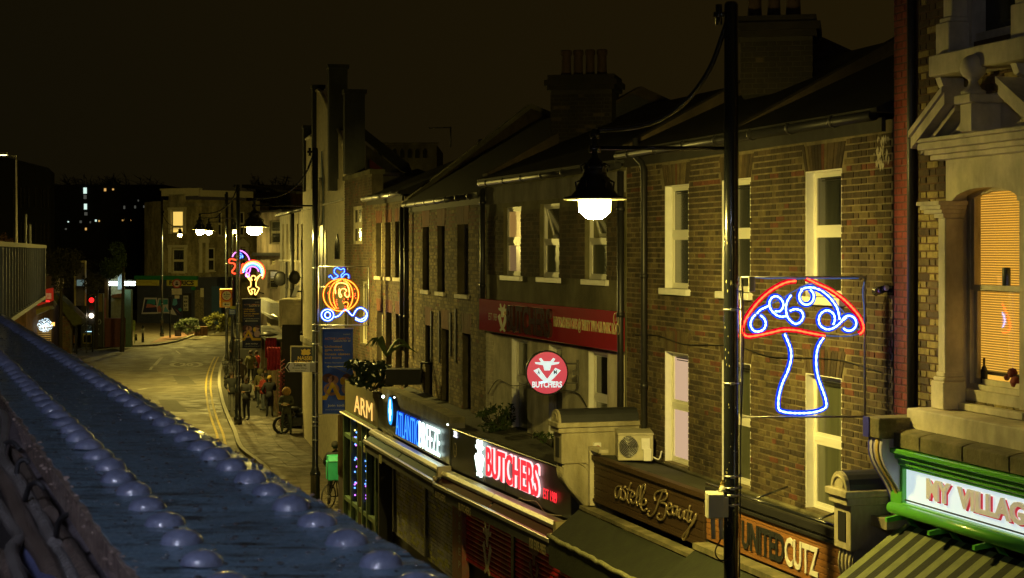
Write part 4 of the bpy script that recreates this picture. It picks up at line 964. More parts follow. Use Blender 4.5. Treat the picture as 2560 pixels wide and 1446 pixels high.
# ---- green door shop (SHM)
gs = shop_thing(SHM, SHM.L / 2, 'green painted shopfront with amber lit letters and a glowing doorway')
teal = mat('dark green shop paint', (.06, .10, .055), .45, var=.2)
zg1 = SHM.z(905, 968); zg0 = SHM.z(905, 1050)
m = MB(); m.box(SHM, 0, SHM.L, -.15, .0, zg0, zg1); m.box(SHM, 0, SHM.L, 0, .1, zg0 - .06, zg0); obj('fascia', m, mat('olive fascia', (.07, .06, .025), .6, var=.3), gs)
m = MB(); m.tube([SHM.pt(0, .12, zg0 - .03), SHM.pt(SHM.L, .12, zg0 - .03)], .02, 6); obj('led_strip', m, mat('lit brass strip', (.7, .6, .3), .3, emit=(1, .8, .3), es=.35), gs)
amb = emi('amber letter glow', (1, .55, .12), 1.1)
letters(SHM, 'ARM', SHM.u(884, .05), SHM.u(929, .05), zg0 + (zg1 - zg0) * .15, zg0 + (zg1 - zg0) * .68, .03, .01, amb, gs, bold=-.0)
def post(F, r, u, z0, z1, w=.1, m_=None): m = MB(); m.box(F, u - w / 2, u + w / 2, -.12, .05, z0, z1); obj('mullion', m, m_ or teal, r, bevel=.008)
for u in (.05, 1.1, 2.0, 2.55, 3.15, SHM.L - .1): post(SHM, gs, u, 0, zg0 - .06)
for z_ in (.75, 2.35, 2.9):
    m = MB(); m.box(SHM, 0, SHM.L, -.1, .03, z_ - .05, z_ + .05); obj('transom', m, teal, gs)
m = MB(); m.box(SHM, 0, SHM.L, -.08, -.05, 0, .7); obj('stall_riser', m, teal, gs)
m = MB(); m.box(SHM, 0.1, SHM.L, -.09, -.075, .75, zg0 - .1); obj('pane', m, dkglass, gs)
m = MB(); m.box(SHM, 2.05, 2.5, -.06, -.05, .1, 2.9); obj('lit_doorway', m, mat('lit amber doorway', (.4, .2, .06), .6, var=.6, scale=1.2, emit=(1, .42, .08), es=.35), gs)
fairy = [emi('fairy blue', (.1, .3, 1), 3, False), emi('fairy violet', (.5, .15, 1), 2.5, False), emi('fairy gold', (1, .8, .2), 2.5, False)]
m = MB()
for u0_, n_ in ((1.35, 17), (2.75, 15)):
    for k in range(n_):
        z_ = 2.75 - k / n_ * 1.9; c = 2 if z_ > 2.2 and R.random() < .5 else (0 if R.random() < .6 else 1); m.ball(SHM.pt(u0_ + R.gauss(0, .09), -.03, z_ + R.gauss(0, .08)), .022, 4, c)
obj('fairy_lights', m, fairy, gs, kind='stuff', recalc=False)
u0_ = SHM.u(826 + 6); tn = thing('tinsel_curtain', 'shop doorway hung with a golden tinsel curtain below the blue banner', 'curtain', SHM.pt(-.6, 0, 0))
m = MB(); m.box(SHM, -1.25, -.05, -.1, -.05, 0, 3.3); obj('backing', m, mat('dark plum board', (.025, .015, .016), .8), tn)
m = MB(); 
for k in range(34):
    u = -1.2 + 1.1 * k / 34; z_ = 3.25
    pts = [SHM.pt(u + R.gauss(0, .012), -.03, z_ - q * .3) for q in range(8)]; m.tube(pts, .006 + .004 * R.random(), 3, 0 if R.random() < .5 else 1)
obj('tinsel', m, [mat('gold tinsel', (.22, .16, .09), .3, metal=.8, var=.3), mat('brown tinsel', (.05, .035, .025), .5, var=.3)], tn, kind='stuff', recalc=False)
# =====================================================================  D: red brick house with the big white window
rd = thing('gabled_window_house', 'yellow brick house with a white pedimented sash window above the green shop', 'house', D.pt(1.2, 0, 0))
DL = D.u(2760)
uW0, uW1 = D.u(2406), D.u(2575)
zw0, zw1 = D.z(2470, 985), D.z(2470, 470)
u2a, u2b, z2a = D.u(2420), D.u(2580), D.z(2480, 95)
ops = [(uW0 - .05, uW1 + .05, zw0 - .1, zw1 + .12), (u2a, u2b, z2a, 12)]
m = MB(); wall(m, D, D.u(2283), DL, 0, 12, ops, -.12, 0); obj('wall', m, mat('red brown mortar', (.13, .075, .035), .95, var=.3), rd)
m = MB(); m.box(D, D.u(2233, .07), DL, -6, -3.5, 0, 12); m.box(D, D.u(2236), D.u(2283), -3.5, -.06, 0, 12); m.box(D, D.u(2236), DL, -3.5, -.36, 11.9, 12); obj('rear_wall', m, mortD, rd)
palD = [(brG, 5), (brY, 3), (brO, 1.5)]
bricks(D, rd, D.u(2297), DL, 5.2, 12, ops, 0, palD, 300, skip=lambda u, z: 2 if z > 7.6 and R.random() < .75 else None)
# red pilaster (its own brickwork) and the dark pipe beside it
m = MB(); uq0, uq1 = D.u(2233, .09), D.u(2268, .09); m.box(D, uq0, uq1, -.1, .08, 5.25, 12); obj('pilaster', m, mat('old red mortar', (.14, .06, .045), .9, var=.3), rd)
bricks(D, rd, uq0 + .005, uq1 - .004, 5.25, 12, [], .08, [(mat('oxblood brick', (.26, .05, .03), .8, var=.3, scale=8, bump=.4), 1)], 120, proud=.005)
m = MB(); m.tube([D.pt(D.u(2289), .05, 5.2), D.pt(D.u(2289), .05, 12)], .045, 10); obj('drainpipe', m, ironD, rd)
sto = cream
def cb(px0, px1, y0, y1, o0, o1, off_ref, m_=None, name='moulding', bev=.01):
    u0, u1, z0, z1 = D.rect(px0, px1, y0, y1, off_ref); m = MB(); m.box(D, u0, u1, o0, o1, z0, z1); return obj(name, m, m_ or sto, rd, bevel=bev)
# plan of the surround: columns 0.20 proud
oc = .20
uL0, uL1 = D.u(2345, oc), D.u(2363, oc); uR0, uR1 = D.u(2535, oc), D.u(2556, oc)
zb, zcap, zlin, zcor = D.z(2350, 1022, oc), D.z(2350, 545, oc), D.z(2400, 395, oc), D.z(2400, 345, oc)
for a, b, n in ((uL0, uL1, 0), (uL1 + (uW1 - uW0) + .34, uL1 + (uW1 - uW0) + .34 + uL1 - uL0, 1)):
    m = MB(); m.box(D, a, b, 0, oc, zb + .35, zcap); obj('pilaster_shaft', m, sto, rd, bevel=.008)
    m = MB(); m.box(D, a - .05, b + .05, 0, oc + .05, zb, zb + .27); m.box(D, a - .035, b + .035, 0, oc + .035, zb + .27, zb + .31); m.box(D, a - .015, b + .015, 0, oc + .015, zb + .31, zb + .36); obj('pilaster_base', m, sto, rd, bevel=.01)
    m = MB(); zc_ = zcap
    for k in range(4): m.box(D, a - .02 * (k + 1) - (.12 if n == 0 and k > 0 else 0), b + .02 * (k + 1), 0, oc + .03 * (k + 1), zc_ + k * .04, zc_ + (k + 1) * .04 - .002)
    obj('pilaster_capital', m, sto, rd)
aR = uL1 + (uW1 - uW0) + .34
m = MB(); m.box(D, uL0 + .01, aR + .1, 0, .13, zcap + .16, zlin + .0); wallm = m
m = MB(); 
# arched head panel: solid block minus the arch, made of strips
uc = (uW0 + uW1) / 2; hw = (uW1 - uW0) / 2; n = 40
zs_ = zw1 - .14
for i in range(n):
    t0, t1 = -1 + 2 * i / n, -1 + 2 * (i + 1) / n; tm = (t0 + t1) / 2; za = zs_ + .14 * math.sqrt(max(0, 1 - tm * tm))
    m.box(D, uc + hw * t0, uc + hw * t1, 0, .12, za, zlin)
m.box(D, uL0 + .01, uc - hw, 0, .12, zcap + .16, zlin); m.box(D, uc + hw, aR + .1, 0, .12, zcap + .16, zlin); obj('arch_panel', m, sto, rd)
m = MB(); m.box(D, uL1 - .02, uc - hw, -.11, .11, zb + .1, zcap + .3); m.box(D, uc + hw, aR + .02, -.11, .11, zb + .1, zcap + .3); obj('jamb', m, sto, rd)
m = MB(); e = .03
for k, (ex, h_) in enumerate(((.02, .05), (.06, .05), (.11, .07), (.14, .04))): m.box(D, uL0 - .06 - ex, aR + .16 + ex, 0, .22 + ex, zlin + sum((.05, .05, .07, .04)[:k]), zlin + sum((.05, .05, .07, .04)[:k + 1]) - .002)
obj('cornice', m, sto, rd, bevel=.006)
zc2 = zlin + .21
# broken pediment with ball finial
ua, ub = uL0 - .22, aR + .32; um = (ua + ub) / 2; hp = .66
def rake(s):
    m = MB(); e0 = ua if s < 0 else ub; sg = 1 if s < 0 else -1
    for o1_, d0, d1 in ((.40, .0, .06), (.37, .06, .17), (.26, .17, .23)):
        f0, f1 = 0.0, .58
        x0, x1 = e0 + sg * (um - ua) * f0, e0 + sg * (um - ua) * f1
        z0_, z1_ = zc2 + hp * f0 + .08, zc2 + hp * f1 + .08
        m.poly(D, [(x0, z0_ - d0), (x1, z1_ - d0), (x1, z1_ - d1), (x0, z0_ - d1)], 'uz', 0, o1_)
    obj('pediment_rake', m, sto, rd)
rake(-1); rake(1)
m = MB(); m.poly(D, [(ua + .22, zc2), (ub - .22, zc2), (um + .18, zc2 + hp * .55), (um - .18, zc2 + hp * .55)], 'uz', 0, .12); obj('tympanum', m, sto, rd)
m = MB(); m.box(D, um - .10, um + .10, 0, .42, zc2, zc2 + .26); m.box(D, um - .14, um + .14, 0, .46, zc2 + .26, zc2 + .34); obj('finial_block', m, sto, rd, bevel=.01)
m = MB(); m.lathe(D.pt(um, .34, zc2 + .34), [(.11, 0), (.115, .03), (.075, .05), (.05, .09), (.042, .12), (.05, .14), (.09, .17), (.112, .20), (.122, .25), (.112, .30), (.09, .335), (.05, .36), (.01, .37)], 16); obj('ball_finial', m, sto, rd)
# sill and stone courses beneath the window
m = MB(); m.box(D, uL0 - .18, aR + .3, 0, .44, zb - .22, zb - .005); m.box(D, uL0 - .14, aR + .25, 0, .40, zb - .28, zb - .22); obj('sill', m, sto, rd, bevel=.012)
m = MB(); m.box(D, uW0 + .02, uW1 + .02, -.08, .09, zb - .0, zb + .07); m.box(D, uW0, uW1 + .02, -.1, .0, zb + .07, zb + .2); obj('sub_sill', m, sto, rd, bevel=.008)
# sash window, blind and lit room
zs0, zs1 = zb + .2, zw1
zmid = D.z(2470, 722)
m = MB(); o = -.08
m.box(D, uW0 - .0, uW0 + .05, o - .09, o + .03, zs0, zs1); m.box(D, uW1 - .05, uW1, o - .09, o + .03, zs0, zs1); m.box(D, uW0 + .05, uW1 - .05, o - .09, o + .03, zs0, zs0 + .05)
sw = obj('sash_window', m, sto, rd)
def sash(z0, z1, oo):
    s = MB(); s.box(D, uW0 + .05, uW0 + .10, oo - .04, oo, z0, z1); s.box(D, uW1 - .1, uW1 - .05, oo - .04, oo, z0, z1); s.box(D, uW0 + .1, uW1 - .1, oo - .04, oo, z0, z0 + .05); s.box(D, uW0 + .1, uW1 - .1, oo - .04, oo, z1 - .03, z1); obj('sash', s, sto, sw)
    g = MB(); g.box(D, uW0 + .09, uW1 - .09, oo - .02, oo - .014, z0 + .04, z1 - .02); obj('pane', g, glass('clear window glass', (.9, .9, .88), .14), sw)
sash(zs0 + .05, zmid, o - .02); sash(zmid - .02, zs1, o + .015)
m = MB()
for t0_ in range(30):
    a = -1 + 2 * t0_ / 30; b = a + 2 / 30; tm = (a + b) / 2; m.box(D, uc + hw * a, uc + hw * b, o - .02, o + .03, zs_ + .14 * math.sqrt(1 - tm * tm) - .03, zs_ + .14 * math.sqrt(1 - tm * tm) + .03)
obj('arch_frame', m, sto, sw)
m = MB(); z_ = D.z(2470, 935); zbl = z_; bl_m = mat('amber lit blind slat', (.55, .40, .14), .6, var=.1, emit=(1, .56, .07), es=.20)  # light of the room behind put into the slats as a glow
while z_ < zs1:
    m.poly(D, [(-.185, z_), (-.165, z_ + .013), (-.165, z_ + .016), (-.185, z_ + .003)], 'oz', uW0 - .3, uW1 - .06); z_ += .0235
m2 = MB(); m2.box(D, uW0 + .06, uW1 - .06, -.19, -.165, zbl - .03, zbl); obj('blind_bar', m2, blackm, sw)
obj('blind_slats', m, bl_m, sw, kind='stuff', recalc=False)
m = MB(); m.box(D, D.u(2283) + .03, uW1 + .4, -.46, -.42, zs0 - .4, zs1 + .5); m.box(D, D.u(2283) + .005, D.u(2283) + .03, -.42, -.122, zs0 - .4, zs1 + .5); obj('lit_room', m, mat('lamp lit room wall', (.5, .33, .1), .8, var=.5, scale=1.3, emit=(1, .54, .07), es=1.15), sw)
m = MB(); q = D.pt(uW0 + .17, -.13, zs0 + .06); m.lathe(q, [(.035, 0), (.035, .12), (.012, .17), (.012, .24)], 8); obj('bottle', m, blackm, sw)
m = MB(); 
for a, b, r_ in ((.42, .14, .05), (.48, .06, .06), (.33, .09, .03)): m.ball(D.pt(uW0 + .62 + a - .4, -.13, zs0 + .05 + b), r_, 7)
obj('flowers', m, mat('dark red petals', (.15, .02, .02), .8), sw)
m = MB(); m.lathe(D.pt(uW0 + .58, -.105, zmid + .03), [(.04, 0), (.04, .16), (.035, .17)], 10); obj('can', m, mat('grey can', (.06, .08, .07), .5, var=.3), sw)
# upper window (its foot only is in view)
m = MB(); zz = z2a
m.box(D, D.u(2330, .3), D.u(2640, .3), 0, .34, zz - .32, zz - .12); obj('upper_sill', m, sto, rd, bevel=.01)
for x in (2352, 2540):
    m = MB(); u_ = D.u(x, .2); m.poly(D, [(0, zz - .33), (.26, zz - .33), (.22, zz - .42), (.12, zz - .46), (.10, zz - .6), (0, zz - .64)], 'oz', u_, u_ + .09); obj('sill_bracket', m, sto, rd)
for a in (D.u(2352, .18), D.u(2540, .18)):
    m = MB(); m.box(D, a + .04, a + .2, 0, .18, zz + .25, zz + 2.2); m.box(D, a, a + .24, 0, .24, zz - .12, zz + .2); m.box(D, a + .02, a + .22, 0, .21, zz + .2, zz + .25); obj('upper_pilaster', m, sto, rd, bevel=.01)
m = MB(); m.box(D, u2a - .03, u2a + .1, -.2, .02, zz - .1, 12); m.box(D, u2a + .1, u2b, -.2, -.02, zz - .1, zz + .08); obj('upper_frame', m, sto, rd)
m = MB(); m.box(D, u2a + .1, u2b, -.14, -.13, zz + .08, 12); obj('pane', m, dkglass, rd)
m = MB(); 
for k in range(4): m.box(D, u2a + .14, u2a + .5, -.30, -.25, zz + .2 + k * .42, zz + .4 + k * .42)
obj('shelf', m, mat('dim shelf boxes', (.18, .17, .1), .8), rd)
# ---- green shop (My Village)
gv = shop_thing(D, 1.2, 'bright green framed shopfront with a white lit sign and striped awning')
oF = .50
v = lambda px, py, o=oF: D.hit(px, py, o)
zA_, zB_ = v(2272, 1153)[1], v(2272, 1258)[1]
uG0 = v(2232, 1100)[0]; uG1 = DL; uS0 = v(2266, 1200)[0]
m = MB(); prof = [(.0, v(2232, 1112)[1])]
zT = v(2235, 1112)[1]
for k, (o_, d0, d1) in enumerate(((.16, 0, .05), (.11, .05, .11), (.07, .11, .17), (.05, .17, .20))): m.box(D, uG0, uG1, 0, oF + o_, zT - d1 + .001, zT - d0)
m.box(D, uG0 + .04, uS0, 0, oF + .05, zB_ - .06, zT - .2); m.box(D, uS0, uG1, 0, oF + .05, zA_ + .0, zT - .2); m.box(D, uS0, uG1, 0, oF + .06, zB_ - .12, zB_)
obj('green_surround', m, greenp, gv, bevel=.008)
m = MB(); m.box(D, uS0 + .001, uG1, 0, oF + .0, zB_, zA_); obj('light_box', m, mat('glowing white sign face', (.5, .55, .55), .5, var=.05, emit=(.78, .94, 1.0), es=.60), gv)
m = MB(); m.tube([D.pt(uS0 + .03, oF + .03, zB_ + .03), D.pt(uG1, oF + .03, zB_ + .03)], .008, 5); obj('cable', m, blackm, gv)
hh = zA_ - zB_; redt = mat('red letter edge', (.65, .03, .06), .4, var=0, emit=(1, .03, .08), es=.25); crt = mat('cream letter face', (.60, .55, .42), .5, var=.1, emit=(.8, .7, .5), es=.22)
x0, x1, x2, x3 = D.u(2323, oF), D.u(2382, oF), D.u(2400, oF), D.u(2600, oF)
for tx, a, b in (('MY', x0, x1), ('VILLAGE', x2, x3)):
    letters(D, tx, a + .012, b + .012, zB_ + hh * .24 - .015, zB_ + hh * .72 - .015, oF + .004, .008, redt, gv, bold=.05, name='letter_shadow')
    letters(D, tx, a, b, zB_ + hh * .24, zB_ + hh * .72, oF + .014, .02, crt, gv, bold=.035)
m = MB(); zr_ = v(2232, 1266, .62)[1]; m.tube([D.pt(D.u(2228, .66), .66, zr_), D.pt(uG1, .66, zr_)], .055, 12); obj('awning_roller', m, greenp, gv)
for u_ in (uS0 - .02, uS0 + .75, uS0 + 1.5):
    m = MB(); m.poly(D, [(.3, zr_ - .30), (.5, zr_ - .06), (.72, zr_ - .10), (.72, zr_ - .14), (.5, zr_ - .12), (.36, zr_ - .32)], 'oz', u_, u_ + .04); obj('roller_bracket', m, greenp, gv)
m = MB(); m.box(D, uS0 - .05, uG1, 0, .5, 0, zr_ - .3); obj('dark_front', m, blackm, gv)
awning(D, gv, uS0 - .05, uS0 - .05 + 3.2, .50, zr_ - .17, 1.35, zr_ - .75, [creamcl, greencl], 26, .25, True, name='striped_awning')
# big stone coping over the shop and the blue topped console
cp = thing('stone_coping', 'thick mossy coping stones along the top of the green shop', 'coping', D.pt(1, .3, zT))
u = uG0 - .02
while u < DL:
    m = MB(); m.box(D, u + .006, u + .72, .02, oF + .12, zT + .01, zT + .15); m.poly(D, [(0.02, zT + .15), (oF + .12, zT + .15), (oF + .05, zT + .17), (.02, zT + .24)], 'oz', u + .006, u + .72); obj('coping_stone', m, stoneD, cp, bevel=.006); u += .73
m = MB(); m.box(D, D.u(2370), DL, .0, .03, zT + .24, zT + .42); obj('lead_flashing', m, mat('blue grey lead', (.05, .055, .07), .5, var=.2), cp)
bp = thing('blue_lit_pier', 'console pier tinted with blue and yellow light, with a flat stone cap, beside the green shop', 'pier', D.pt(0, .5, zT))
bluelit = mat('blue light tint', (.03, .03, .35), .5, var=.2); lil = mat('lilac light tint', (.50, .48, .62), .55, var=.15, col2=(.42, .38, .5)); ocr = mat('yellow light tint', (.5, .36, .12), .6, var=.2)  # blue and yellow light on the white pier put into these colours
ub_ = D.u(2160, .78); wbp = .30
m = MB(); zc_ = D.hit(2160, 1060, .78)[1]
m.box(D, ub_, ub_ + wbp, 0, .78, zc_ - .12, zc_ + .08); obj('cap_slab', m, [stoneD], bp, bevel=.012)
m = MB(); m.box(D, ub_ + .0, ub_ + wbp * .38, .781, .792, zc_ - .118, zc_ + .078); obj('blue_lit_face', m, bluelit, bp)
pf = [(.74 - (.74 - oF - .02) * (.5 - .5 * math.cos(math.pi * i / 12)) + .03 * math.sin(2 * math.pi * i / 12), zc_ - .12 - .78 * i / 12) for i in range(13)]
for k in range(5):
    m = MB(); a = ub_ + .02 + k * .055; m.poly(D, [(0, zc_ - .12)] + [(o_ + (.012 if k % 2 else 0), z_) for o_, z_ in pf] + [(0, zc_ - .90)], 'oz', a + .003, a + .052); obj('flute', m, (bluelit, lil, lil, ocr, lil)[k], bp)
m = MB(); m.box(D, ub_, ub_ + wbp, 0, .70, zc_ - 1.0, zc_ - .90); m.box(D, ub_ + .02, ub_ + wbp - .02, 0, .42, 0, zc_ - 1.0); obj('shaft', m, stoneW, bp)
# =====================================================================  cream gabled front, with its dark pinnacles
GF = Fac((757, 66), (866, 85))
gb = thing('gabled_hall', 'tall cream stepped gable with dark pinnacles, the highest roofline left of centre', 'building', GF.pt(GF.L / 2, 0, 0))
ysh = lambda px, py: GF.z(px, py)
segs = [(764, 777, 345), (790, 818, 215), (829, 857, 300)]
zlow = ysh(820, 450)
m = MB(); m.box(GF, 0, GF.L, -.4, 0, 0, ysh(865, 440)); obj('wall', m, mat('pale gable paint', (.74, .66, .46)), gb)
for a, b, yt in segs:
    u0, u1 = GF.u(a), GF.u(b); zt_ = ysh((a + b) / 2, yt); m = MB(); n = 8
    m.poly(GF, [(u0, ysh(865, 440)), (u1, ysh(865, 440)), *[(u1 - (u1 - u0) * i / n, zt_ - .9 + .9 * math.sin(math.pi / 2 * (i / n if a > 780 else 1))) for i in range(n + 1)]], 'uz', -.4, -.02); obj('gable_panel', m, mat('pale gable paint', (.74, .66, .46), .7, var=.15, scale=1.5), gb)
    m = MB(); m.tube([GF.pt(u1 - (u1 - u0) * i / n, -.02, zt_ - .88 + .9 * math.sin(math.pi / 2 * (i / n if a > 780 else 1))) for i in range(n + 1)], .06, 5); obj('coping', m, cream, gb)
for x, yt, w_, pd in ((757, 326, .3, .05), (779, 230, .3, .10), (819, 196, .4, .27), (858, 256, .4, .27)):
    u0 = GF.u(x, pd); m = MB(); m.box(GF, u0, u0 + w_, -.3, pd, ysh(x, {757: 480, 779: 420, 819: 485, 858: 446}[x]), ysh(x, yt)); m.box(GF, u0 - .05, u0 + w_ + .05, -.35, pd + .03, ysh(x, yt), ysh(x, yt) + .12); obj('pinnacle', m, mat('shaded stucco', (.03, .032, .028), .85, var=.3), gb)  # near black colour holds the shade on the unlit projecting piers
blu3 = mat('pale blue glazing', (.12, .16, .2), .4, var=.2)
m = MB(); uc = GF.u(806); zc = ysh(806, 520); m.poly(GF, [(uc - .5, zc - 1.6), (uc + .5, zc - 1.6), (uc + .5, zc + .2), (uc, zc + 1.9), (uc - .5, zc + .2)], 'uz', 0, .04); obj('pointed_panel', m, blu3, gb)
m = MB(); m.poly(GF, [(uc + .42 * math.cos(t), zc + .2 + .75 * math.sin(t)) for t in [2 * math.pi * i / 20 for i in range(20)]], 'uz', .04, .08); obj('oval_window', m, dkglass, gb)
m = MB(); m.tube(circ(GF, uc, zc + .2, .44, .09, rz=.78), .05, 5); obj('oval_frame', m, cream, gb)
for du in (-1.1, 0, 1.1):
    m = MB(); m.poly(GF, [(uc + du - .3, 3.8), (uc + du + .3, 3.8), (uc + du + .3, 7.1), (uc + du, 7.7), (uc + du - .3, 7.1)], 'uz', .0, .03); obj('tall_window', m, blu3, gb)
ua_ = GF.u(845); m = MB(); m.poly(GF, [(ua_ - .6, ysh(845, 648)), (ua_ + .5, ysh(845, 648)), (ua_ + .5, ysh(845, 612)), (ua_, ysh(845, 585)), (ua_ - .6, ysh(845, 612))], 'uz', 0, .04); obj('arched_window', m, dkglass, gb)
m = MB(); m.box(GF, 0, GF.L, 0, .07, ysh(850, 505), ysh(850, 500)); m.box(GF, 0, GF.L, 0, .1, 3.6, 3.8); obj('string_course', m, cream, gb)
m = MB(); m.box(GF, 0, GF.L, -9, -.41, 0, ysh(865, 440)); obj('hall_body', m, rendG, gb)

# small black spot lamp and a white stain on the brown wall, cable along the eaves
u_, z_ = C.hit(2208, 727, .1); sp_ = thing('wall_spotlight', 'small black spotlight on the brown brick wall right of the mushroom light', 'spotlight', C.pt(u_, 0, z_))
m = MB(); m.tube([C.pt(u_, 0, z_), C.pt(u_, .12, z_)], .02, 6); m.box(C, u_ - .05, u_ + .05, 0, .02, z_ - .05, z_ + .05); obj('bracket', m, blackp, sp_)
m = MB(); m.tube([C.pt(u_ - .1, .13, z_ - .01), C.pt(u_ + .08, .13, z_ + .02)], [.05, .035], 10); obj('lamp_head', m, blackp, sp_); m = MB(); m.ball(C.pt(u_ + .1, .12, z_ + .03), .03, 8); obj('sensor', m, whitep, sp_)
ls_ = mat('lime streak', (.42, .38, .30), .9, var=.5, scale=20)
m = MB(); rs_ = random.Random(2)
for k in range(46):
    px, py = 2204 + rs_.gauss(0, 8), 345 + rs_.random() ** 1.3 * 75; u_, z_ = C.hit(px, py, .012); q = rs_.uniform(.006, .022)
    m.add([C.pt(u_ - q, .013 + k * 1e-5, z_), C.pt(u_, .013 + k * 1e-5, z_ - q * 3.5), C.pt(u_ + q, .013 + k * 1e-5, z_), C.pt(u_, .013 + k * 1e-5, z_ + q * 2)], [(0, 1, 2, 3)])
obj('lime_stain', m, ls_, rc_, kind='stuff', recalc=False)
m = MB(); m.tube(spline([C.pt(.4 + i * .9, .03, C.z(1900, 880) + .04 * math.sin(i * 2.1)) for i in range(9)], 4), .006, 4); obj('wall_cable', m, blackm, rc_)
# =====================================================================  terrace beyond the gable, projecting fabric shop
F4 = Fac((700, 55), (772, 66))
crd = mat('grimy cream render', (.36, .32, .24), .8, var=.25, scale=2)
rt = thing('cream_terrace', 'cream painted terrace with drainpipes and satellite dishes beyond the gable', 'building', F4.pt(F4.L / 2, 0, 0))
ze4 = F4.z(735, 530); m = MB(); ops = [opx(F4, a, b, 560, 655) for a, b in ((706, 710), (716, 721), (727, 731), (742, 746), (753, 757))]
wall(m, F4, 0, F4.L + 1, 0, ze4, ops, -.25, 0); m.box(F4, 0, F4.L + 1, -8, -.3, 0, ze4 - .2); obj('wall', m, crd, rt)
for op in ops: window(F4, rt, op, .1, fm=cream, top=dkglass, bot=dkglass)
m = MB(); m.box(F4, 0, F4.L + 1, 0, .06, F4.z(730, 655), F4.z(730, 650)); obj('string_course', m, cream, rt)
gutter(F4, rt, -.2, F4.L, ze4, .14, .08, boards=False)
pipe(F4, rt, F4.u(738), .12, 3, ze4, .09); pipe(F4, rt, F4.u(722), .1, 3, F4.z(722, 655), .05); pipe(F4, rt, F4.u(762), .1, 3, F4.z(762, 600), .05)
m = MB(); m.poly(F4, [(.1, ze4), (-4, ze4 + 1.5), (-8, ze4)], 'oz', -.1, F4.L + 1); obj('roof', m, slate, rt)
for x, y, r_ in ((721, 697, .28), (758, 694, .24)):
    d = thing('satellite_dish', 'dark satellite dish high on the cream terrace ' + ('beside the thick drainpipe' if x < 740 else 'close to the blue lit lamp post'), 'satellite dish', F4.pt(F4.u(x), .2, F4.z(x, y)))
    m = MB(); c = F4.pt(F4.u(x), .35, F4.z(x, y)); m.ball(c, r_, 12, 0, (1, .35, 1.15)); obj('dish', m, ironD, d); m = MB(); m.tube([F4.pt(F4.u(x), 0, c[2]), c], .03, 5); obj('arm', m, ironD, d)
fx = thing('floodlight', 'small floodlight on a bar arm above the white box fascia', 'floodlight', F4.pt(F4.L * .8, .5, 7)); CFx = CF(750, 66)
z = lambda y, s=66: H + (YH - y) / s
m = MB(); m.tube([CFx.pt(.7, 0, z(729)), CFx.pt(-.1, 0, z(729))], .03, 5); obj('arm', m, ironD, fx)
m = MB(); m.poly(CFx, [(-.32, z(742)), (-.16, z(742)), (-.02, z(714)), (-.16, z(714))], 'uz', -.05, .05); obj('lamp_head', m, alu, fx)
# fabric shop: its end wall looks at the camera
s_ = 63.2; NF = CF(700, s_, 0)
fs = thing('fabric_shop', 'black fronted fabric shop with a cream box fascia, end wall to the street', 'shop', NF.pt(1, 0, 0))
z = lambda y: H + (YH - y) / s_; u = lambda x: (x - 700) / s_
blk = mat('black shop wall', (.010, .010, .010), .7, var=.3)
m = MB(); m.box(NF, u(705), u(815), -5, 0, 0, z(812)); obj('end_wall', m, blk, fs)
m = MB(); m.box(NF, u(705), u(800), -2.2, .08, z(812), z(752)); m.box(NF, u(700), u(802), -2.3, .14, z(757), z(748)); m.box(NF, u(703), u(800), -2.2, .11, z(765), z(757)); obj('box_fascia', m, cream, fs, bevel=.02)
m = MB(); m.box(NF, u(698), u(706), -2.2, .16, z(818), z(750)); obj('fascia_end', m, cream, fs, bevel=.02)
m = MB(); m.box(NF, u(775), u(800), -.1, .3, z(850), z(765)); obj('pilaster_block', m, rendG, fs)
m = MB(); m.box(NF, u(700), u(704), -.04, .04, 0, z(930)); 
redm = mat('dull red trellis', (.22, .03, .05), .6, var=.3)
for k in range(16):
    zz = .1 + k * .16; m.tube([NF.pt(u(697), .05, zz), NF.pt(u(712), .05, zz + .22)], .012, 4); m.tube([NF.pt(u(712), .05, zz), NF.pt(u(697), .05, zz + .22)], .012, 4)
obj('trellis', m, redm, fs)
m = MB()
for k in range(16): zz = .1 + k * .16; m.tube([NF.pt(u(772), .06, zz), NF.pt(u(784), .06, zz + .2)], .012, 4); m.tube([NF.pt(u(784), .06, zz), NF.pt(u(772), .06, zz + .2)], .012, 4)
obj('trellis', m, redm, fs)
nz_ = 74.0; N2 = CF(728, nz_)
ns = thing('fabric_sign', 'navy fabric shop sign with a gold emblem behind the pointed toilets sign', 'sign', N2.pt(.5, 0, 3)); z = lambda y: H + (YH - y) / nz_
m = MB(); m.box(N2, 0, .88, -.08, 0, z(912), z(868)); obj('board', m, mat('navy board', (.008, .012, .045), .4), ns)
m = MB(); m.box(N2, -.03, 0, -.09, .02, z(912), z(866)); m.box(N2, .88, .91, -.09, .02, z(912), z(866)); m.box(N2, -.03, .91, -.09, .02, z(868), z(865)); obj('frame', m, mat('cream frame', (.6, .55, .35), .5), ns)
m = MB(); text(m, N2, 'NASSER', .22, .78, z(900), z(891), .004, .006, bold=.02); text(m, N2, 'FABRICS LTD', .12, .86, z(909), z(902), .004, .006, bold=.02)
m.poly(N2, [(.34, z(886)), (.42, z(889)), (.50, z(887)), (.58, z(889)), (.66, z(884)), (.62, z(880)), (.66, z(875)), (.58, z(873)), (.52, z(876)), (.46, z(872)), (.38, z(876)), (.33, z(874)), (.36, z(880))], 'uz', .004, .012)
obj('gold_lettering', m, mat('bright gold print', (.75, .5, .08), .4), ns, recalc=False)
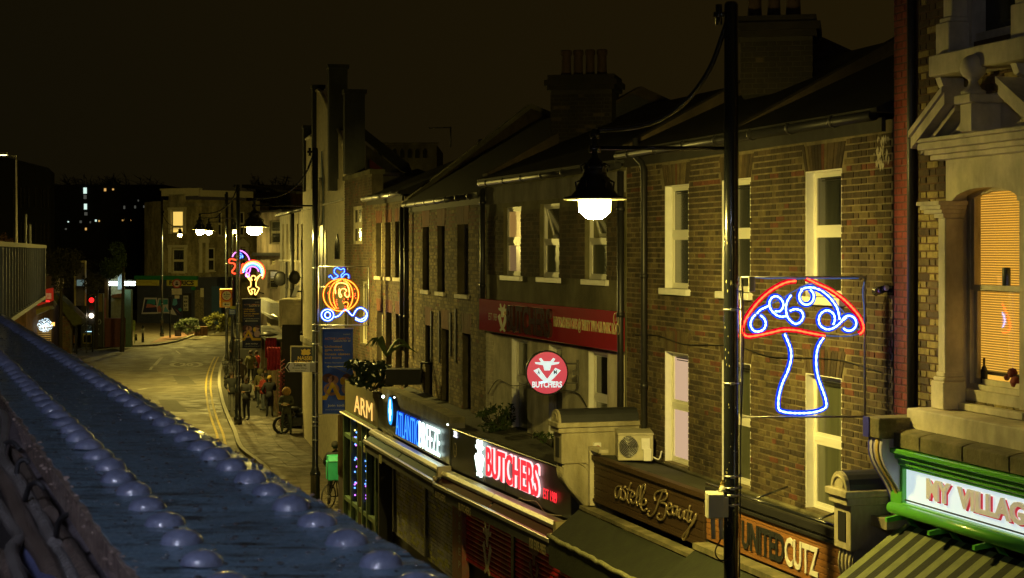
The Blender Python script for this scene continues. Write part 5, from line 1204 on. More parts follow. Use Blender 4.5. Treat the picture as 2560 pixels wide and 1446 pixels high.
# street side of the fabric shop and the stalls beyond it
FS = Fac((650, 52), (700, 61.5))
st = thing('market_stall', 'row of dim stall fronts with cloth hanging under low canopies', 'stall', FS.pt(1, 0, 0))
m = MB(); m.box(FS, 0, FS.L, -3, -.4, 0, 3.4); obj('wall', m, mat('brown shop wall', (.10, .07, .045), .8, var=.4, scale=3), st)
m = MB(); m.box(FS, -.2, FS.L, -.4, .5, 3.3, 3.42); obj('canopy', m, mat('dark canopy', (.03, .03, .025), .8), st)
for k in range(6):
    m = MB(); uu = FS.L * k / 5; m.box(FS, uu - .06, uu + .06, -.2, -.05, 0, 3.3); obj('post', m, brO, st)
for k in range(9):
    m = MB(); uu = .3 + k * FS.L / 9.5; m.box(FS, uu, uu + .7, -.35, -.28, .1, 2.3 + .5 * R.random()); obj('goods_panel', m, [mat('panel a', (.3, .25, .15), .8), mat('panel b', (.12, .03, .03), .8), mat('panel c', (.2, .18, .12), .8)][k % 3], st)
cl = mat('red hanging cloth', (.30, .015, .04), .85, var=.3, scale=8)
def cloth(px0, px1, y0, y1, s, label, m_=cl, wav=.05):
    F = CF(px0, s); m = MB(); n = 14; W_ = (px1 - px0) / s
    top, botm = H + (YH - y0) / s, H + (YH - y1) / s; P = []
    for j in range(5):
        for i in range(n + 1): P.append(F.pt(W_ * i / n, wav * math.sin(i * 1.9 + j * .4) * (.3 + j * .25), top + (botm - top) * j / 4 + (R.uniform(-.04, .04) if j == 4 else 0)))
    m.add(P, [(j * (n + 1) + i, j * (n + 1) + i + 1, (j + 1) * (n + 1) + i + 1, (j + 1) * (n + 1) + i) for j in range(4) for i in range(n)], 0, True)
    o = obj('hanging_cloth', m, m_, None, label, 'cloth', recalc=False); md = o.modifiers.new('thickness', 'SOLIDIFY'); md.thickness = .01; return o
cloth(664, 692, 845, 895, 62, 'bunched red cloth tied up under the stall canopy', wav=.12)
cloth(668, 701, 868, 925, 64, 'long dark red cloth hanging beside the black shop wall')
hat = thing('hanging_pan', 'dark upturned pan shape hanging over the red cloth', 'pan', CF(672, 62).pt(0, 0, H - 3.2)); m = MB(); m.lathe(CF(672, 62).pt(0, .1, H - 3.45), [(.1, 0), (.35, .05), (.38, .09), (.12, .2), (.05, .24)], 12); obj('pan_body', m, ironD, hat)
# =====================================================================  lamp posts
bowl = emi('lantern bowl', LAMPC, LAMP * 1.4); bowl_far = emi('bright far lantern bowl', LAMPC, LAMP * 10); bowl_mid = emi('third lantern bowl', LAMPC, LAMP * 4)
def lantern(r, c, k=1.0, bw=None, throw=False):
    """hooded street lantern: hanger, gallery, wide hood and glowing bowl; c = centre of the hood rim"""
    m = MB(); m.lathe(c, [(.33 * k, .0), (.335 * k, .012), (.25 * k, .03), (.20 * k, .09), (.175 * k, .16), (.16 * k, .17), (.16 * k, .21), (.13 * k, .23), (.115 * k, .30), (.13 * k, .31), (.13 * k, .335), (.09 * k, .36), (.07 * k, .40), (.035 * k, .43), (.03 * k, .50)], 20); obj('hood', m, mat('sooty hood enamel', (.006, .006, .005), .6, var=.2), r)
    m = MB()
    for i in range(6):
        a = math.radians(60 * i); m.tube([(c[0] + .19 * k * math.cos(a), c[1] + .19 * k * math.sin(a), c[2] + .08), (c[0] + .2 * k * math.cos(a), c[1] + .2 * k * math.sin(a), c[2] + .17), (c[0] + .15 * k * math.cos(a), c[1] + .15 * k * math.sin(a), c[2] + .19)], .012, 5)
        m.tube([(c[0] + .13 * k * math.cos(a), c[1] + .13 * k * math.sin(a), c[2] + .28), (c[0] + .15 * k * math.cos(a), c[1] + .15 * k * math.sin(a), c[2] + .34), (c[0] + .09 * k * math.cos(a), c[1] + .09 * k * math.sin(a), c[2] + .37)], .010, 5)
    obj('gallery', m, blackp, r)
    m = MB(); m.lathe(c, [(.05 * k, -.215), (.10 * k, -.195), (.165 * k, -.135), (.172 * k, -.02), (.172 * k, -.004)], 8, smooth=False); m.m = [1 if i < 16 or i == len(m.m) - 2 else 0 for i in range(len(m.m))]; b_ = bw or bowl
    if throw:                                   # prismatic facets that throw the light along the street
        m.m[10] = 2; m.m[18] = 3
    obj('bowl', m, [emi('bowl side glass', LAMPC, 26), b_, emi('prismatic facet', LAMPC, LAMP * 12), emi('prismatic side', LAMPC, LAMP * 1.5)], r)
    m = MB(); m.lathe(c, [(.33 * k, -.012), (.33 * k, -.001)], 20); obj('hood_rim', m, mat('cream enamel hood', (.75, .72, .55), .4, var=0), r)
def street_lamp(px, s, label, top, arm_y, lamp_px, lamp_y, group=None, r_=.078, base=True, brace=None, bands=(), k=1.0, bw=None):
    F = CF(px, s); z = lambda y: H + (YH - y) / s
    r = thing('street_lamp', label, 'street lamp', F.pt(0, 0, 0), group)
    m = MB(); zt_ = z(top)
    pr = [(.17, 0), (.17, .25), (.15, .3), (.125, .34), (.12, 1.25), (.135, 1.28), (.135, 1.34), (.11, 1.40), (r_ * 1.04, 1.5), (r_, z(645)), (r_ * .93, zt_ - .03), (r_ * .7, zt_)] if base else [(r_, 0), (r_, zt_)]
    m.lathe(F.pt(0, 0, 0), pr, 20); obj('post', m, blackp, r)
    ul = (lamp_px - px) / s; sg = 1 if ul > 0 else -1; za = z(arm_y)
    m = MB(); m.tube([F.pt(sg * r_ * .8, 0, za), F.pt(ul, 0, za + .01)], .022, 8); obj('arm', m, blackp, r)
    # swan shaped brace from the head of the post down to the lantern hanger
    zl = z(lamp_y)
    m = MB(); B_ = brace or [(.02, .92), (.06, .80), (.16, .55), (.33, .33), (.55, .19), (.78, .14), (.98, .13)]
    hh_ = min(zt_ - za, 1.5) 
    m.tube(spline([F.pt(ul * a, 0, za + hh_ * b) for a, b in B_], 5), .026, 8); m.tube([F.pt(0, 0, za + hh_ * .93), F.pt(ul * .13, 0, za + hh_ * .93)], .03, 8); m.tube([F.pt(ul * .09, 0, za + hh_ * .86), F.pt(ul * .09, 0, za + hh_ * 1.0)], .035, 8); obj('brace', m, blackp, r)
    m = MB(); m.tube([F.pt(ul, 0, za - .18), F.pt(ul, 0, za + .2)], .032, 8); m.tube([F.pt(ul - .06, 0, za), F.pt(ul + .06, 0, za)], .04, 8); m.tube([F.pt(ul - .05, 0, za + .14), F.pt(ul + .05, 0, za + .14)], .035, 8); obj('hanger', m, blackp, r)
    m = MB(); m.tube([F.pt(ul, 0, zl + .49), F.pt(ul, 0, za - .15)], .02, 8); obj('drop_rod', m, gold, r)
    lantern(r, F.pt(ul, 0, zl), k, bw, bw is None)
    for y in bands:
        m = MB(); m.lathe(F.pt(0, 0, z(y)), [(r_ + .006, -.008), (r_ + .008, 0), (r_ + .006, .008)], 16); m.box(F, -.02, .02, r_, r_ + .03, z(y) - .012, z(y) + .012); m.box(F, r_, r_ + .03, -.02, .02, z(y) - .014, z(y) + .014); obj('steel_band', m, steel, r)
    return r, F
gL = 'black street lamps along the road'
r1, FP1 = street_lamp(1828, 240, 'tall black lamp post nearest the camera, carrying the mushroom light', 5, 372, 1487, 497, gL, bands=(958, 1219, 1237, 1261, 774, 1190))
m = MB(); rr2 = random.Random(3)
for k in range(60):
    a = rr2.uniform(math.pi, 2 * math.pi); zz = H + (YH - rr2.uniform(560, 1330)) / 240 if k > 14 else H + (YH - rr2.gauss(712, 8)) / 240; w_ = rr2.uniform(.004, .012) * (1.6 if k < 14 else 1); q = .081
    m.add([FP1.pt(q * math.cos(a + da), -q * math.sin(a + da), zz + dz) for da, dz in ((-w_ * 6, 0), (0, -w_ * 1.4), (w_ * 7, .3 * w_), (0, w_ * 1.8))], [(0, 1, 2, 3)])
obj('sticker_remains', m, mat('pale sticker paper', (.6, .56, .3), .8), r1, kind='stuff', recalc=False)
r2_, FP2 = street_lamp(788, 98, 'slim black lamp post carrying the carriage light and blue banner', 370, 515, 636, 567, gL, bands=(670, 812, 828, 860, 905, 933, 1042, 1055, 1065, 1100), k=1.15, bw=emi('second lantern bowl', LAMPC, LAMP * 3.6))
r3_, FP3 = street_lamp(595, 62, 'black lamp post at the kerb with the rainbow light and dark banner', 462, 546, 500, 574, gL, bands=(760, 810, 850, 900, 940), bw=bowl_mid)
r5_, FP5 = street_lamp(405, 30.5, 'far black lamp post in front of the graffiti wall', 492, 573, 450, 585, gL, bands=(690, 760), bw=bowl_far)
r4_, FP4 = street_lamp(567, 47, 'black lamp post behind the orange height sign', 480, 556, 522, 577, gL, bands=(660, 735, 770), bw=bowl_far)
r6_, FP6 = street_lamp(580, 40, 'farthest black lamp post, its lantern just right of the post', 500, 565, 588, 575, gL, k=.8, bw=bowl)
# the next post of the same row stands beside the viewpoint, outside the frame
FP0 = Fac(pos=(9.0, -7.0), t=(1, 0)); r0_ = thing('street_lamp', 'black lamp post of the same row just behind the viewpoint', 'street lamp', (9.0, -7.0, 0), gL)
m = MB(); m.lathe((9.0, -7.0, 0), [(.17, 0), (.12, .4), (.078, 1.5), (.07, 9.6)], 12); obj('post', m, blackp, r0_); m = MB(); m.tube([(9.0, -7.0, 8.1), (7.5, -7.0, 8.1)], .022, 6); obj('arm', m, blackp, r0_); lantern(r0_, (7.5, -7.0, 7.6), 1.0, emi('bowl behind viewpoint', LAMPC, LAMP * .8))
# junction box on the near post
jb = thing('junction_box', 'grey electrical box strapped to the near lamp post, two conduits below', 'electrical box', FP1.pt(-.2, .05, H + (YH - 1262) / 240))
z = lambda y: H + (YH - y) / 240; u = lambda x: (x - 1828) / 240
gbx = mat('pale grey plastic box', (.50, .49, .40), .5, var=.1)
m = MB(); m.box(FP1, u(1763), u(1806), -.02, .14, z(1292), z(1228)); obj('box_body', m, gbx, jb, bevel=.008)
m = MB(); m.box(FP1, u(1765), u(1805), .14, .16, z(1290), z(1230)); obj('box_lid', m, gbx, jb, bevel=.008)
m = MB(); m.lathe(FP1.pt(u(1804), .05, z(1228)), [(.045, 0), (.03, .03), (.015, .06)], 10); m.box(FP1, u(1806), u(1818), -.01, .1, z(1290), z(1240)); obj('gland', m, gbx, jb)
for x0, y1 in ((1780, 1345), (1800, 1345)):
    m = MB(); m.tube([FP1.pt(u(x0), .06, z(1292)), FP1.pt(u(x0 + 2), .06, z(y1))], .024, 8); obj('conduit', m, gbx, jb)
m = MB(); m.tube(spline([FP1.pt(u(1820), .1, z(1290)), FP1.pt(u(1829), .1, z(1340)), FP1.pt(u(1822), .1, z(1388)), FP1.pt(u(1798), .1, z(1396)), FP1.pt(u(1785), .1, z(1375)), FP1.pt(u(1798), .1, z(1345))]), .008, 5)
m.tube(spline([FP1.pt(u(1856), .02, z(700)), FP1.pt(u(1857), .02, z(900)), FP1.pt(u(1850), .03, z(1100)), FP1.pt(u(1849), .05, z(1250)), FP1.pt(u(1846), .07, z(1440))]), .007, 5); obj('cable', m, blackm, jb)
m = MB(); m.poly(FP1, [(u(1796), z(1222)), (u(1805), z(1198)), (u(1810), z(1205)), (u(1806), z(1226))], 'uz', .02, .03); obj('torn_tag', m, mat('yellow tag', (.5, .35, .06), .7), jb)
# =====================================================================  rope light figures
def rope(name, col, s): return emi(name, col, s)
W1 = rope('rope white core', (.20, .36, 1.0), 7); W2 = rope('rope blue halo', (.008, .05, .9), 1.0)
R1 = rope('rope red core', (1, .05, .012), 6); R2 = rope('rope red halo', (.75, .0, .02), .8)
O1 = rope('rope orange core', (1, .30, .03), 3); O2 = rope('rope orange halo', (.45, .06, .0), .8)
Bl1 = rope('rope blue core', (.10, .28, 1), 3.5); Bl2 = rope('rope deep blue halo', (.02, .0, .6), .9)
Vi = rope('rope violet core', (1, .25, 1), 3.0); Vi2 = rope('rope violet halo', (.3, .0, .4), .7)
Ye = rope('rope yellow core', (1, .62, .12), 3.4); Ye2 = rope('rope yellow halo', (.5, .15, 0), .7)
DK = mat('faintly glowing clear rope', (.10, .14, .3), .25, var=.1, emit=(.1, .25, .8), es=.25)  # clear rope given a faint blue glow of its own
def figure(FR, root, paths, r_, beads=True):
    """paths: (name, [(u,z)...], core, halo)"""
    for nm, pts, c, sl in paths:
        P3 = spline([FR.pt(a, .02, b) for a, b in pts], 5); m = MB()
        if c is DK: m.tube(P3, r_ * .5, 5, 0); obj(nm, m, DK, root); continue
        # resample for LED beads
        out = [P3[0]]; acc = 0
        for a, b in zip(P3, P3[1:]):
            L = (b - a).length; n = max(1, int(L / (r_ * 1.1)))
            for i in range(1, n + 1): out.append(a.lerp(b, i / n))
        rs = [r_ * (.85 if i % 3 else .5) for i in range(len(out))] if beads else r_
        m.tube(out, rs, 6, 0)
        back = [p + Vector((FR.n[0] * -r_ * 2.2, FR.n[1] * -r_ * 2.2, 0)) for p in P3]  # wider back tube stands in for the coloured glow round the rope
        m.tube(back, r_ * 2.3, 6, 1); obj(nm, m, [c, sl], root, recalc=False)
def ring(cx, cy, rx, ry, a0=0, a1=360, n=22): return [(cx + rx * math.cos(math.radians(a0 + (a1 - a0) * i / n)), cy + ry * math.sin(math.radians(a0 + (a1 - a0) * i / n))) for i in range(n + 1)]
def lightframe(FR, root, u0, u1, z0, z1, r_, m_=alu):
    for a, b in (((u0, z0), (u1, z0)), ((u1, z0), (u1, z1)), ((u1, z1), (u0, z1)), ((u0, z1), (u0, z0))):
        m = MB(); m.tube([FR.pt(a[0], 0, a[1]), FR.pt(b[0], 0, b[1])], r_, 6); obj('frame_bar', m, m_, root)
# mushroom
S1 = 238.0; MF = CF(1828, S1, 2)
ms = thing('mushroom_light', 'large red and white rope light mushroom in a square frame on the near post', 'light figure', MF.pt(.8, 0, H - .4))
def M_(x, y): return ((1840 + x / 3.709 - 1828) / S1, H - (670 + y / 3.709 - YH) / S1)
def MP(L): return [M_(*p) for p in L]
def mring(*a): return [M_(*p) for p in ring(*a)]
figure(MF, ms, [
 ('red_rope', MP([(560, 122), (470, 135), (380, 175), (290, 235), (200, 320), (130, 410), (80, 495), (62, 560), (68, 612), (115, 636), (220, 622), (340, 597), (440, 575), (560, 580), (650, 598), (740, 615), (830, 632)]), R1, R2),
 ('red_rope', MP([(655, 98), (760, 150), (880, 205), (1000, 290), (1100, 390), (1160, 470), (1188, 545), (1180, 590), (1150, 615)]), R1, R2),
 ('clear_rope', MP([(830, 630), (930, 636), (1050, 636), (1150, 612)]), DK, None), ('clear_rope', MP([(170, 90), (300, 100), (450, 95), (560, 105), (655, 98), (900, 100), (1140, 98)]), DK, None),
 ('clear_rope', MP([(85, 480), (300, 350), (410, 290), (540, 215), (700, 145), (790, 230)]), DK, None), ('clear_rope', MP([(700, 145), (940, 345), (1040, 460), (1145, 580)]), DK, None), ('clear_rope', MP([(1195, 130), (1180, 230), (1195, 400), (1188, 540)]), DK, None),
 ('white_rope', MP([(450, 612), (480, 680), (508, 760), (510, 850), (480, 960), (430, 1070), (398, 1190), (392, 1285), (412, 1325), (500, 1345), (640, 1348), (750, 1335), (832, 1298), (838, 1240), (815, 1160), (785, 1080), (758, 990), (745, 880), (752, 780), (775, 710), (815, 650)]), W1, W2),
 ('white_rope', MP([(180, 430), (145, 475), (133, 530), (160, 580), (210, 590), (258, 565), (275, 515), (258, 470), (225, 440)]), W1, W2),
 ('white_rope', MP([(190, 425), (225, 390), (265, 370), (302, 352)]), W1, W2),
 ('white_rope', MP([(360, 402), (410, 400), (440, 350), (425, 300), (380, 265), (335, 275), (308, 325), (322, 385), (370, 435), (420, 453), (462, 448)]), W1, W2),
 ('white_rope', MP([(512, 252), (475, 310), (463, 375), (473, 440), (500, 485), (550, 520), (600, 500), (625, 450), (605, 400), (550, 383), (500, 400)]), W1, W2),
 ('white_rope', mring(655, 268, 68, 74, -60, 235), W1, W2),
 ('white_rope', MP([(600, 205), (650, 185), (720, 185), (790, 212), (860, 265), (920, 335), (950, 400), (965, 480)]), W1, W2),
 ('white_rope', MP([(905, 530), (920, 480), (905, 425), (850, 395), (795, 420), (770, 475), (785, 535), (840, 570), (900, 562), (950, 530), (985, 495), (1030, 460)]), W1, W2),
 ('white_rope', mring(1052, 515, 68, 70, 200, 500), W1, W2)], .0125)
a, b = M_(48, 1385), M_(1205, 88); lightframe(MF, ms, a[0], b[0], a[1], b[1], .012)
m = MB(); q = M_(112, 80); q2 = M_(165, 220); m.box(MF, q[0], q2[0], .02, .08, q2[1], q[1]); obj('driver_box', m, gbx, ms, bevel=.005)
m = MB()
for yy in (218, 1072): q = M_(0, yy); m.box(MF, -.02, M_(50, yy)[0], -.015, .015, q[1] - .012, q[1] + .012)
obj('mount', m, steel, ms)
# blue rope running down the post beside the frame
figure(MF, ms, [('post_rope', MP([(20, 80), (18, 400), (15, 700), (18, 1000), (14, 1300)]), DK, None)], .012)
# carriage (pumpkin coach)
S2_ = 97.0; PF2 = CF(788, S2_, 0)
pk = thing('carriage_light', 'small orange pumpkin carriage rope light on white wheels, above the blue banner', 'light figure', PF2.pt(.7, 0, H - 1))
def K_(x, y): return ((680 + x / 3.143 - 788) / S2_, H - (640 + y / 3.143 - YH) / S2_)
def KP(L): return [K_(*p) for p in L]
def kr(*a): return [K_(*p) for p in ring(*a)]
figure(PF2, pk, [
 ('blue_rope', KP([(445, 168), (462, 155), (480, 180), (505, 170), (520, 158), (492, 135), (492, 108), (515, 93), (540, 108), (565, 100), (568, 128), (545, 150), (550, 170), (575, 145), (600, 150), (604, 178)]), Bl1, Bl2),
 ('orange_rope', kr(542, 308, 138, 126, 0, 360, 30), O1, O2),
 ('orange_rope', kr(548, 312, 98, 122, 120, 260), O1, O2), ('orange_rope', kr(545, 312, 62, 122, 125, 270), O1, O2), ('orange_rope', kr(560, 312, 75, 118, -80, 70), O1, O2), ('orange_rope', kr(555, 312, 60, 118, -85, -20), O1, O2),
 ('yellow_rope', KP([(500, 300), (498, 250), (515, 220), (550, 212), (590, 228), (605, 265), (608, 310), (590, 325), (570, 300), (585, 275), (570, 258), (545, 262), (535, 290), (548, 315), (535, 325), (525, 290), (530, 255)]), Ye, Ye2),
 ('yellow_rope', KP([(560, 375), (580, 362), (600, 375), (590, 410), (600, 430)]), O1, O2),
 ('white_rope', kr(437, 465, 48, 44, -60, 300), W1, W2), ('white_rope', kr(438, 465, 22, 24, 60, 420), W1, W2),
 ('white_rope', KP([(492, 482), (525, 470), (552, 440), (572, 427), (595, 432), (615, 455), (635, 470), (648, 450), (668, 420), (700, 410), (735, 430), (748, 465), (735, 500), (700, 515), (655, 498)]), W1, W2),
 ('white_rope', KP([(655, 485), (690, 502), (725, 488), (745, 465)]), W1, W2)], .0165)
m = MB(); rr3 = random.Random(5)
for k in range(46):
    a = rr3.uniform(0, 6.28); q = rr3.uniform(.3, .95); c = K_(542 + 130 * q * math.cos(a), 308 + 118 * q * math.sin(a)); m.ball(PF2.pt(c[0], .03, c[1]), .016, 5)
obj('red_dots', m, emi('red dot', (1, .08, .02), 4, False), pk, kind='stuff', recalc=False)
a, b = K_(368, 545), K_(760, 84); lightframe(PF2, pk, a[0], b[0], a[1], b[1], .014)
m = MB(); q = K_(0, 245); m.tube([PF2.pt(a[0], 0, q[1]), PF2.pt(b[0], 0, q[1])], .01, 5); q = K_(595, 0); m.tube([PF2.pt(q[0], 0, a[1]), PF2.pt(q[0], 0, b[1])], .01, 5); obj('cross_bar', m, alu, pk)
# rainbow figure and the fairy behind it
S3 = 61.5; RF = CF(595, S3, 0)
rn = thing('rainbow_light', 'rainbow rope light over a yellow dancing figure on the third lamp post', 'light figure', RF.pt(.6, 0, H - 1.2))
def Q_(x, y): return ((560 + x / 9.03 - 595) / S3, H - (610 + y / 9.03 - YH) / S3)
def QP(L): return [Q_(*p) for p in L]
def qr(*a): return [Q_(*p) for p in ring(*a)]
figure(RF, rn, [
 ('red_rope', qr(660, 640, 255, 262, 215, 395, 24), R1, R2), ('orange_rope', qr(660, 640, 240, 235, 190, 395, 24), Ye, Ye2),
 ('white_rope', qr(650, 650, 212, 205, 180, 380, 24), W1, W2), ('blue_rope', qr(650, 650, 185, 178, 185, 360, 24), rope('rope sky core', (.1, .55, 1), 2.5), Bl2), ('violet_rope', qr(645, 650, 140, 138, 180, 350, 20), Vi, Vi2),
 ('violet_rope', qr(532, 705, 42, 40, 0, 360, 14), Vi, Vi2),
 ('yellow_rope', QP([(640, 830), (560, 750), (495, 680)]), Ye, Ye2), ('yellow_rope', qr(665, 770, 52, 52, 130, 410, 14), Ye, Ye2), ('yellow_rope', QP([(690, 825), (760, 750), (830, 690)]), Ye, Ye2),
 ('yellow_rope', QP([(500, 710), (560, 790), (605, 860), (600, 960), (550, 985), (560, 1050), (610, 1140), (640, 1100), (615, 1035), (700, 1030), (690, 1110), (715, 1150), (760, 1080), (790, 1000), (730, 960), (728, 860), (780, 760), (830, 700)]), Ye, Ye2)], .017, beads=False)
S4 = 50.0; XF = CF(568, S4, 0)
fr_ = thing('fairy_light', 'red and violet rope light shape behind the rainbow one', 'light figure', XF.pt(.6, 0, H - .6))
def X_(x, y): return ((560 + x / 9.03 - 568) / S4, H - (610 + y / 9.03 - YH) / S4)
def XP(L): return [X_(*p) for p in L]
figure(XF, fr_, [
 ('violet_rope', XP([(345, 150), (430, 175), (520, 250), (570, 350), (600, 480), (590, 600), (550, 680)]), Vi, Vi2), ('violet_rope', XP([(190, 295), (225, 225), (270, 190)]), Vi, Vi2),
 ('red_rope', XP([(270, 370), (180, 340), (115, 370), (130, 430), (220, 440), (255, 500), (220, 570), (180, 620), (210, 665), (265, 670)]), R1, R2), ('red_rope', XP([(460, 470), (420, 460), (400, 560), (380, 660), (420, 650)]), R1, R2),
 ('blue_rope', XP([(350, 205), (400, 230)]), Bl1, Bl2), ('blue_rope', XP([(350, 250), (390, 290), (350, 340)]), Bl1, Bl2), ('blue_rope', XP([(410, 250), (425, 290), (415, 320)]), Bl1, Bl2)], .02, beads=False)
# =====================================================================  banners and signs on the posts
navy = mat('royal blue banner cloth', (.03, .10, .95), .6, var=.12, scale=3); bye = mat('banner yellow print', (.62, .42, .03), .6, var=.05); bwh = mat('banner white print', (.62, .64, .70), .6, var=.03); borg = mat('banner orange print', (.55, .28, .16), .6, var=0); skin1 = mat('printed skin tone', (.36, .20, .26), .6, var=.25, scale=9); skin2 = mat('printed light skin tone', (.42, .30, .42), .6, var=.2, scale=9); hair_ = mat('printed hair', (.08, .03, .07), .6, var=.2)
def banner(F, px0, px1, y0, y1, s, label, faded=1.0, tint=navy):
    ub0, ub1 = (px0 - F._px) / s, (px1 - F._px) / s; z0, z1 = H + (YH - y1) / s, H + (YH - y0) / s; w, h = ub1 - ub0, z1 - z0
    r = thing('banner', label, 'banner', F.pt((ub0 + ub1) / 2, 0, z0), 'leisure banners on the lamp posts')
    class BF:
        def pt(q, a, o, b):
            return F.pt(ub0 + a * w, o + .02 * math.sin(a * 5 + .5) + .012 * math.sin(b * 9), z0 + b * h)
    bf = BF(); m = MB(); n, k = 12, 24
    P = [bf.pt(i / n, 0, j / k) for j in range(k + 1) for i in range(n + 1)]
    m.add(P, [(j * (n + 1) + i, j * (n + 1) + i + 1, (j + 1) * (n + 1) + i + 1, (j + 1) * (n + 1) + i) for j in range(k) for i in range(n)], 0, True); o = obj('cloth', m, tint, r, recalc=False); md = o.modifiers.new('t', 'SOLIDIFY'); md.thickness = .004
    md.offset = -1
    for zz in (z0 - .01, z1 + .01):
        m = MB(); m.tube([F.pt(-.02, 0, zz), F.pt(ub1 + .02, 0, zz)], .014, 6); obj('banner_arm', m, alu, r)
    e = .006
    m = MB()
    def T(s_, a0, a1, b0, b1, mi, bold=.01): text(m, bf, s_, a0, a1, b0, b1, e, .0015, mi, bold)
    T('ACTIVE LAMBETH', .08, .92, .875, .900, 2); T('Leisure for all', .38, .92, .85, .873, 1); T('Lambeth', .70, .92, .932, .948, 1, 0)
    T('Unlimited', .08, .64, .78, .808, 0); T('gym, swim,', .08, .70, .735, .768, 0); T('fitness classes', .08, .91, .692, .72, 0); T('and more', .08, .62, .65, .675, 0)
    T('Brixton Recreation Centre', .08, .91, .595, .612, 1, 0)
    m.poly(bf, [(.16, .553), (.84, .553), (.84, .561), (.16, .561)], 'uz', e, e + .002, 1); m.poly(bf, [(.14, .557), (.22, .572), (.22, .542)], 'uz', e, e + .0025, 1)
    T('Join today', .18, .84, .078, .115, 1); T('www.activelambeth.gov.uk', .10, .92, .042, .055, 1, 0)
    # printed picture: generic grown-up and child with a ball
    def blob(cx, cy, rx, ry, mi, o_): m.poly(bf, [(cx + rx * math.cos(t), cy + ry * math.sin(t)) for t in [2 * math.pi * i / 16 for i in range(16)]], 'uz', e, e + o_, mi)
    blob(.20, .42, .20, .055, 5, .001); blob(.36, .40, .17, .055, 3, .0015); blob(.30, .29, .26, .075, 3, .001); blob(.80, .43, .14, .042, 5, .001); blob(.79, .41, .13, .038, 4, .0018); blob(.80, .30, .17, .07, 4, .0014)
    blob(.66, .385, .08, .045, 0, .0024)
    m.poly(bf, [(.0, .165), (.0, .215), (.08, .215), (.30, .37), (.36, .37), (.60, .215), (1.0, .215), (1.0, .165), (.52, .165), (.33, .305), (.14, .165)], 'uz', e, e + .0032, 0)
    obj('print', m, [bye, bwh, borg, skin1, skin2, hair_], r, recalc=False); return r
FP1._px, FP2._px, FP3._px = 1828, 788, 595
banner(FP2, 806, 882, 823, 1035, 98, 'bright blue leisure banner hanging below the carriage light')
b2 = banner(FP3, 606, 652, 748, 872, 62, 'dim leisure banner seen from behind the third lamp post, above the crowd', tint=mat('dark navy banner cloth', (.012, .02, .09), .7, var=.15))  # same print on a much darker blue cloth
FD = CF(788, 98, 0); dsn = thing('direction_sign', 'white pointed toilets sign on the slim lamp post', 'sign', FD.pt(-.4, .1, 4)); z = lambda y: H + (YH - y) / 98; u = lambda x: (x - 788) / 98
m = MB(); m.poly(FD, [(u(714), z(918)), (u(722), z(906)), (u(776), z(906)), (u(776), z(930)), (u(722), z(930))], 'uz', .08, .10); obj('plate', m, mat('white sign plate', (.85, .85, .9), .5, var=.05), dsn)
m = MB(); m.poly(FD, [(u(716), z(918)), (u(724), z(907.5)), (u(727), z(907.5)), (u(721), z(918)), (u(727), z(928.5)), (u(724), z(928.5))], 'uz', .10, .104); text(m, FD, 'Toilets', u(735), u(757), z(916), z(909), .1, .004, bold=.02); text(m, FD, 'WC', u(760), u(767), z(916), z(910), .1, .004, bold=.05); text(m, FD, 'Brixton Village', u(733), u(769), z(923), z(918), .1, .004); text(m, FD, 'Electric Avenue', u(740), u(765), z(928), z(925), .1, .004); obj('lettering', m, blackm, dsn, recalc=False)
m = MB(); m.box(FD, u(776), u(790), .03, .1, z(930), z(906)); obj('clamp', m, steel, dsn)
FH = CF(567, 47); hs = thing('height_sign', 'orange height limit sign with a red ring and a left arrow', 'sign', FH.pt(0, .1, 4)); z = lambda y: H + (YH - y) / 47; u = lambda x: (x - 567) / 47
m = MB(); m.box(FH, u(550.5), u(584.5), .1, .14, z(769), z(722)); obj('plate', m, mat('orange sign plate', (.62, .28, .015), .5, var=.05), hs, bevel=.02)
zc = z(739); c = u(568)
def disc(F, cx, cz, r_, o_, n=24): return [(cx + r_ * math.cos(2 * math.pi * i / n), cz + r_ * math.sin(2 * math.pi * i / n)) for i in range(n)]
wsp = mat('white sign face', (.6, .57, .42), .5, var=0)
m = MB(); m.poly(FH, disc(FH, c, zc, .30, 0), 'uz', .14, .146, 0); m.poly(FH, disc(FH, c, zc, .24, 0), 'uz', .146, .15, 1); m.box(FH, u(558), u(577), .14, .146, z(766.5), z(756), 1); text(m, FH, '4.3m', c - .17, c + .17, zc + .01, zc + .11, .151, .004, 2, .03); text(m, FH, "14'1\"", c - .14, c + .14, zc - .12, zc - .03, .151, .004, 2, .03)
m.poly(FH, [(u(561), z(761)), (u(566), z(758)), (u(566), z(760.3)), (u(574.5), z(760.3)), (u(574.5), z(762)), (u(566), z(762)), (u(566), z(764))], 'uz', .146, .152, 2)
m.poly(FH, [(c - .04, zc + .15), (c + .04, zc + .15), (c, zc + .19)], 'uz', .15, .155, 2); m.poly(FH, [(c - .04, zc - .15), (c + .04, zc - .15), (c, zc - .19)][::-1], 'uz', .15, .155, 2); obj('face', m, [mat('red sign ring', (.45, .02, .02), .5, var=0), wsp, blackm], hs, recalc=False)
F = CF(581, 50); bz_ = thing('blue_sign', 'small blue street sign under a yellow plate beside the lamp post', 'sign', F.pt(0, 0, 3.5)); z = lambda y: H + (YH - y) / 50
m = MB(); m.box(F, -.16, .16, 0, .03, z(786), z(774)); obj('plate', m, mat('blue plate', (.02, .10, .5), .5), bz_); m = MB(); m.box(F, -.1, .16, 0, .03, z(773), z(766)); obj('yellow_plate', m, mat('lime plate', (.4, .42, .04), .5), bz_)
m = MB(); 
for k in range(3): m.box(F, -.12, .12, .03, .035, z(784.5 - k * 3.4), z(783 - k * 3.4))
obj('print', m, bwh, bz_)
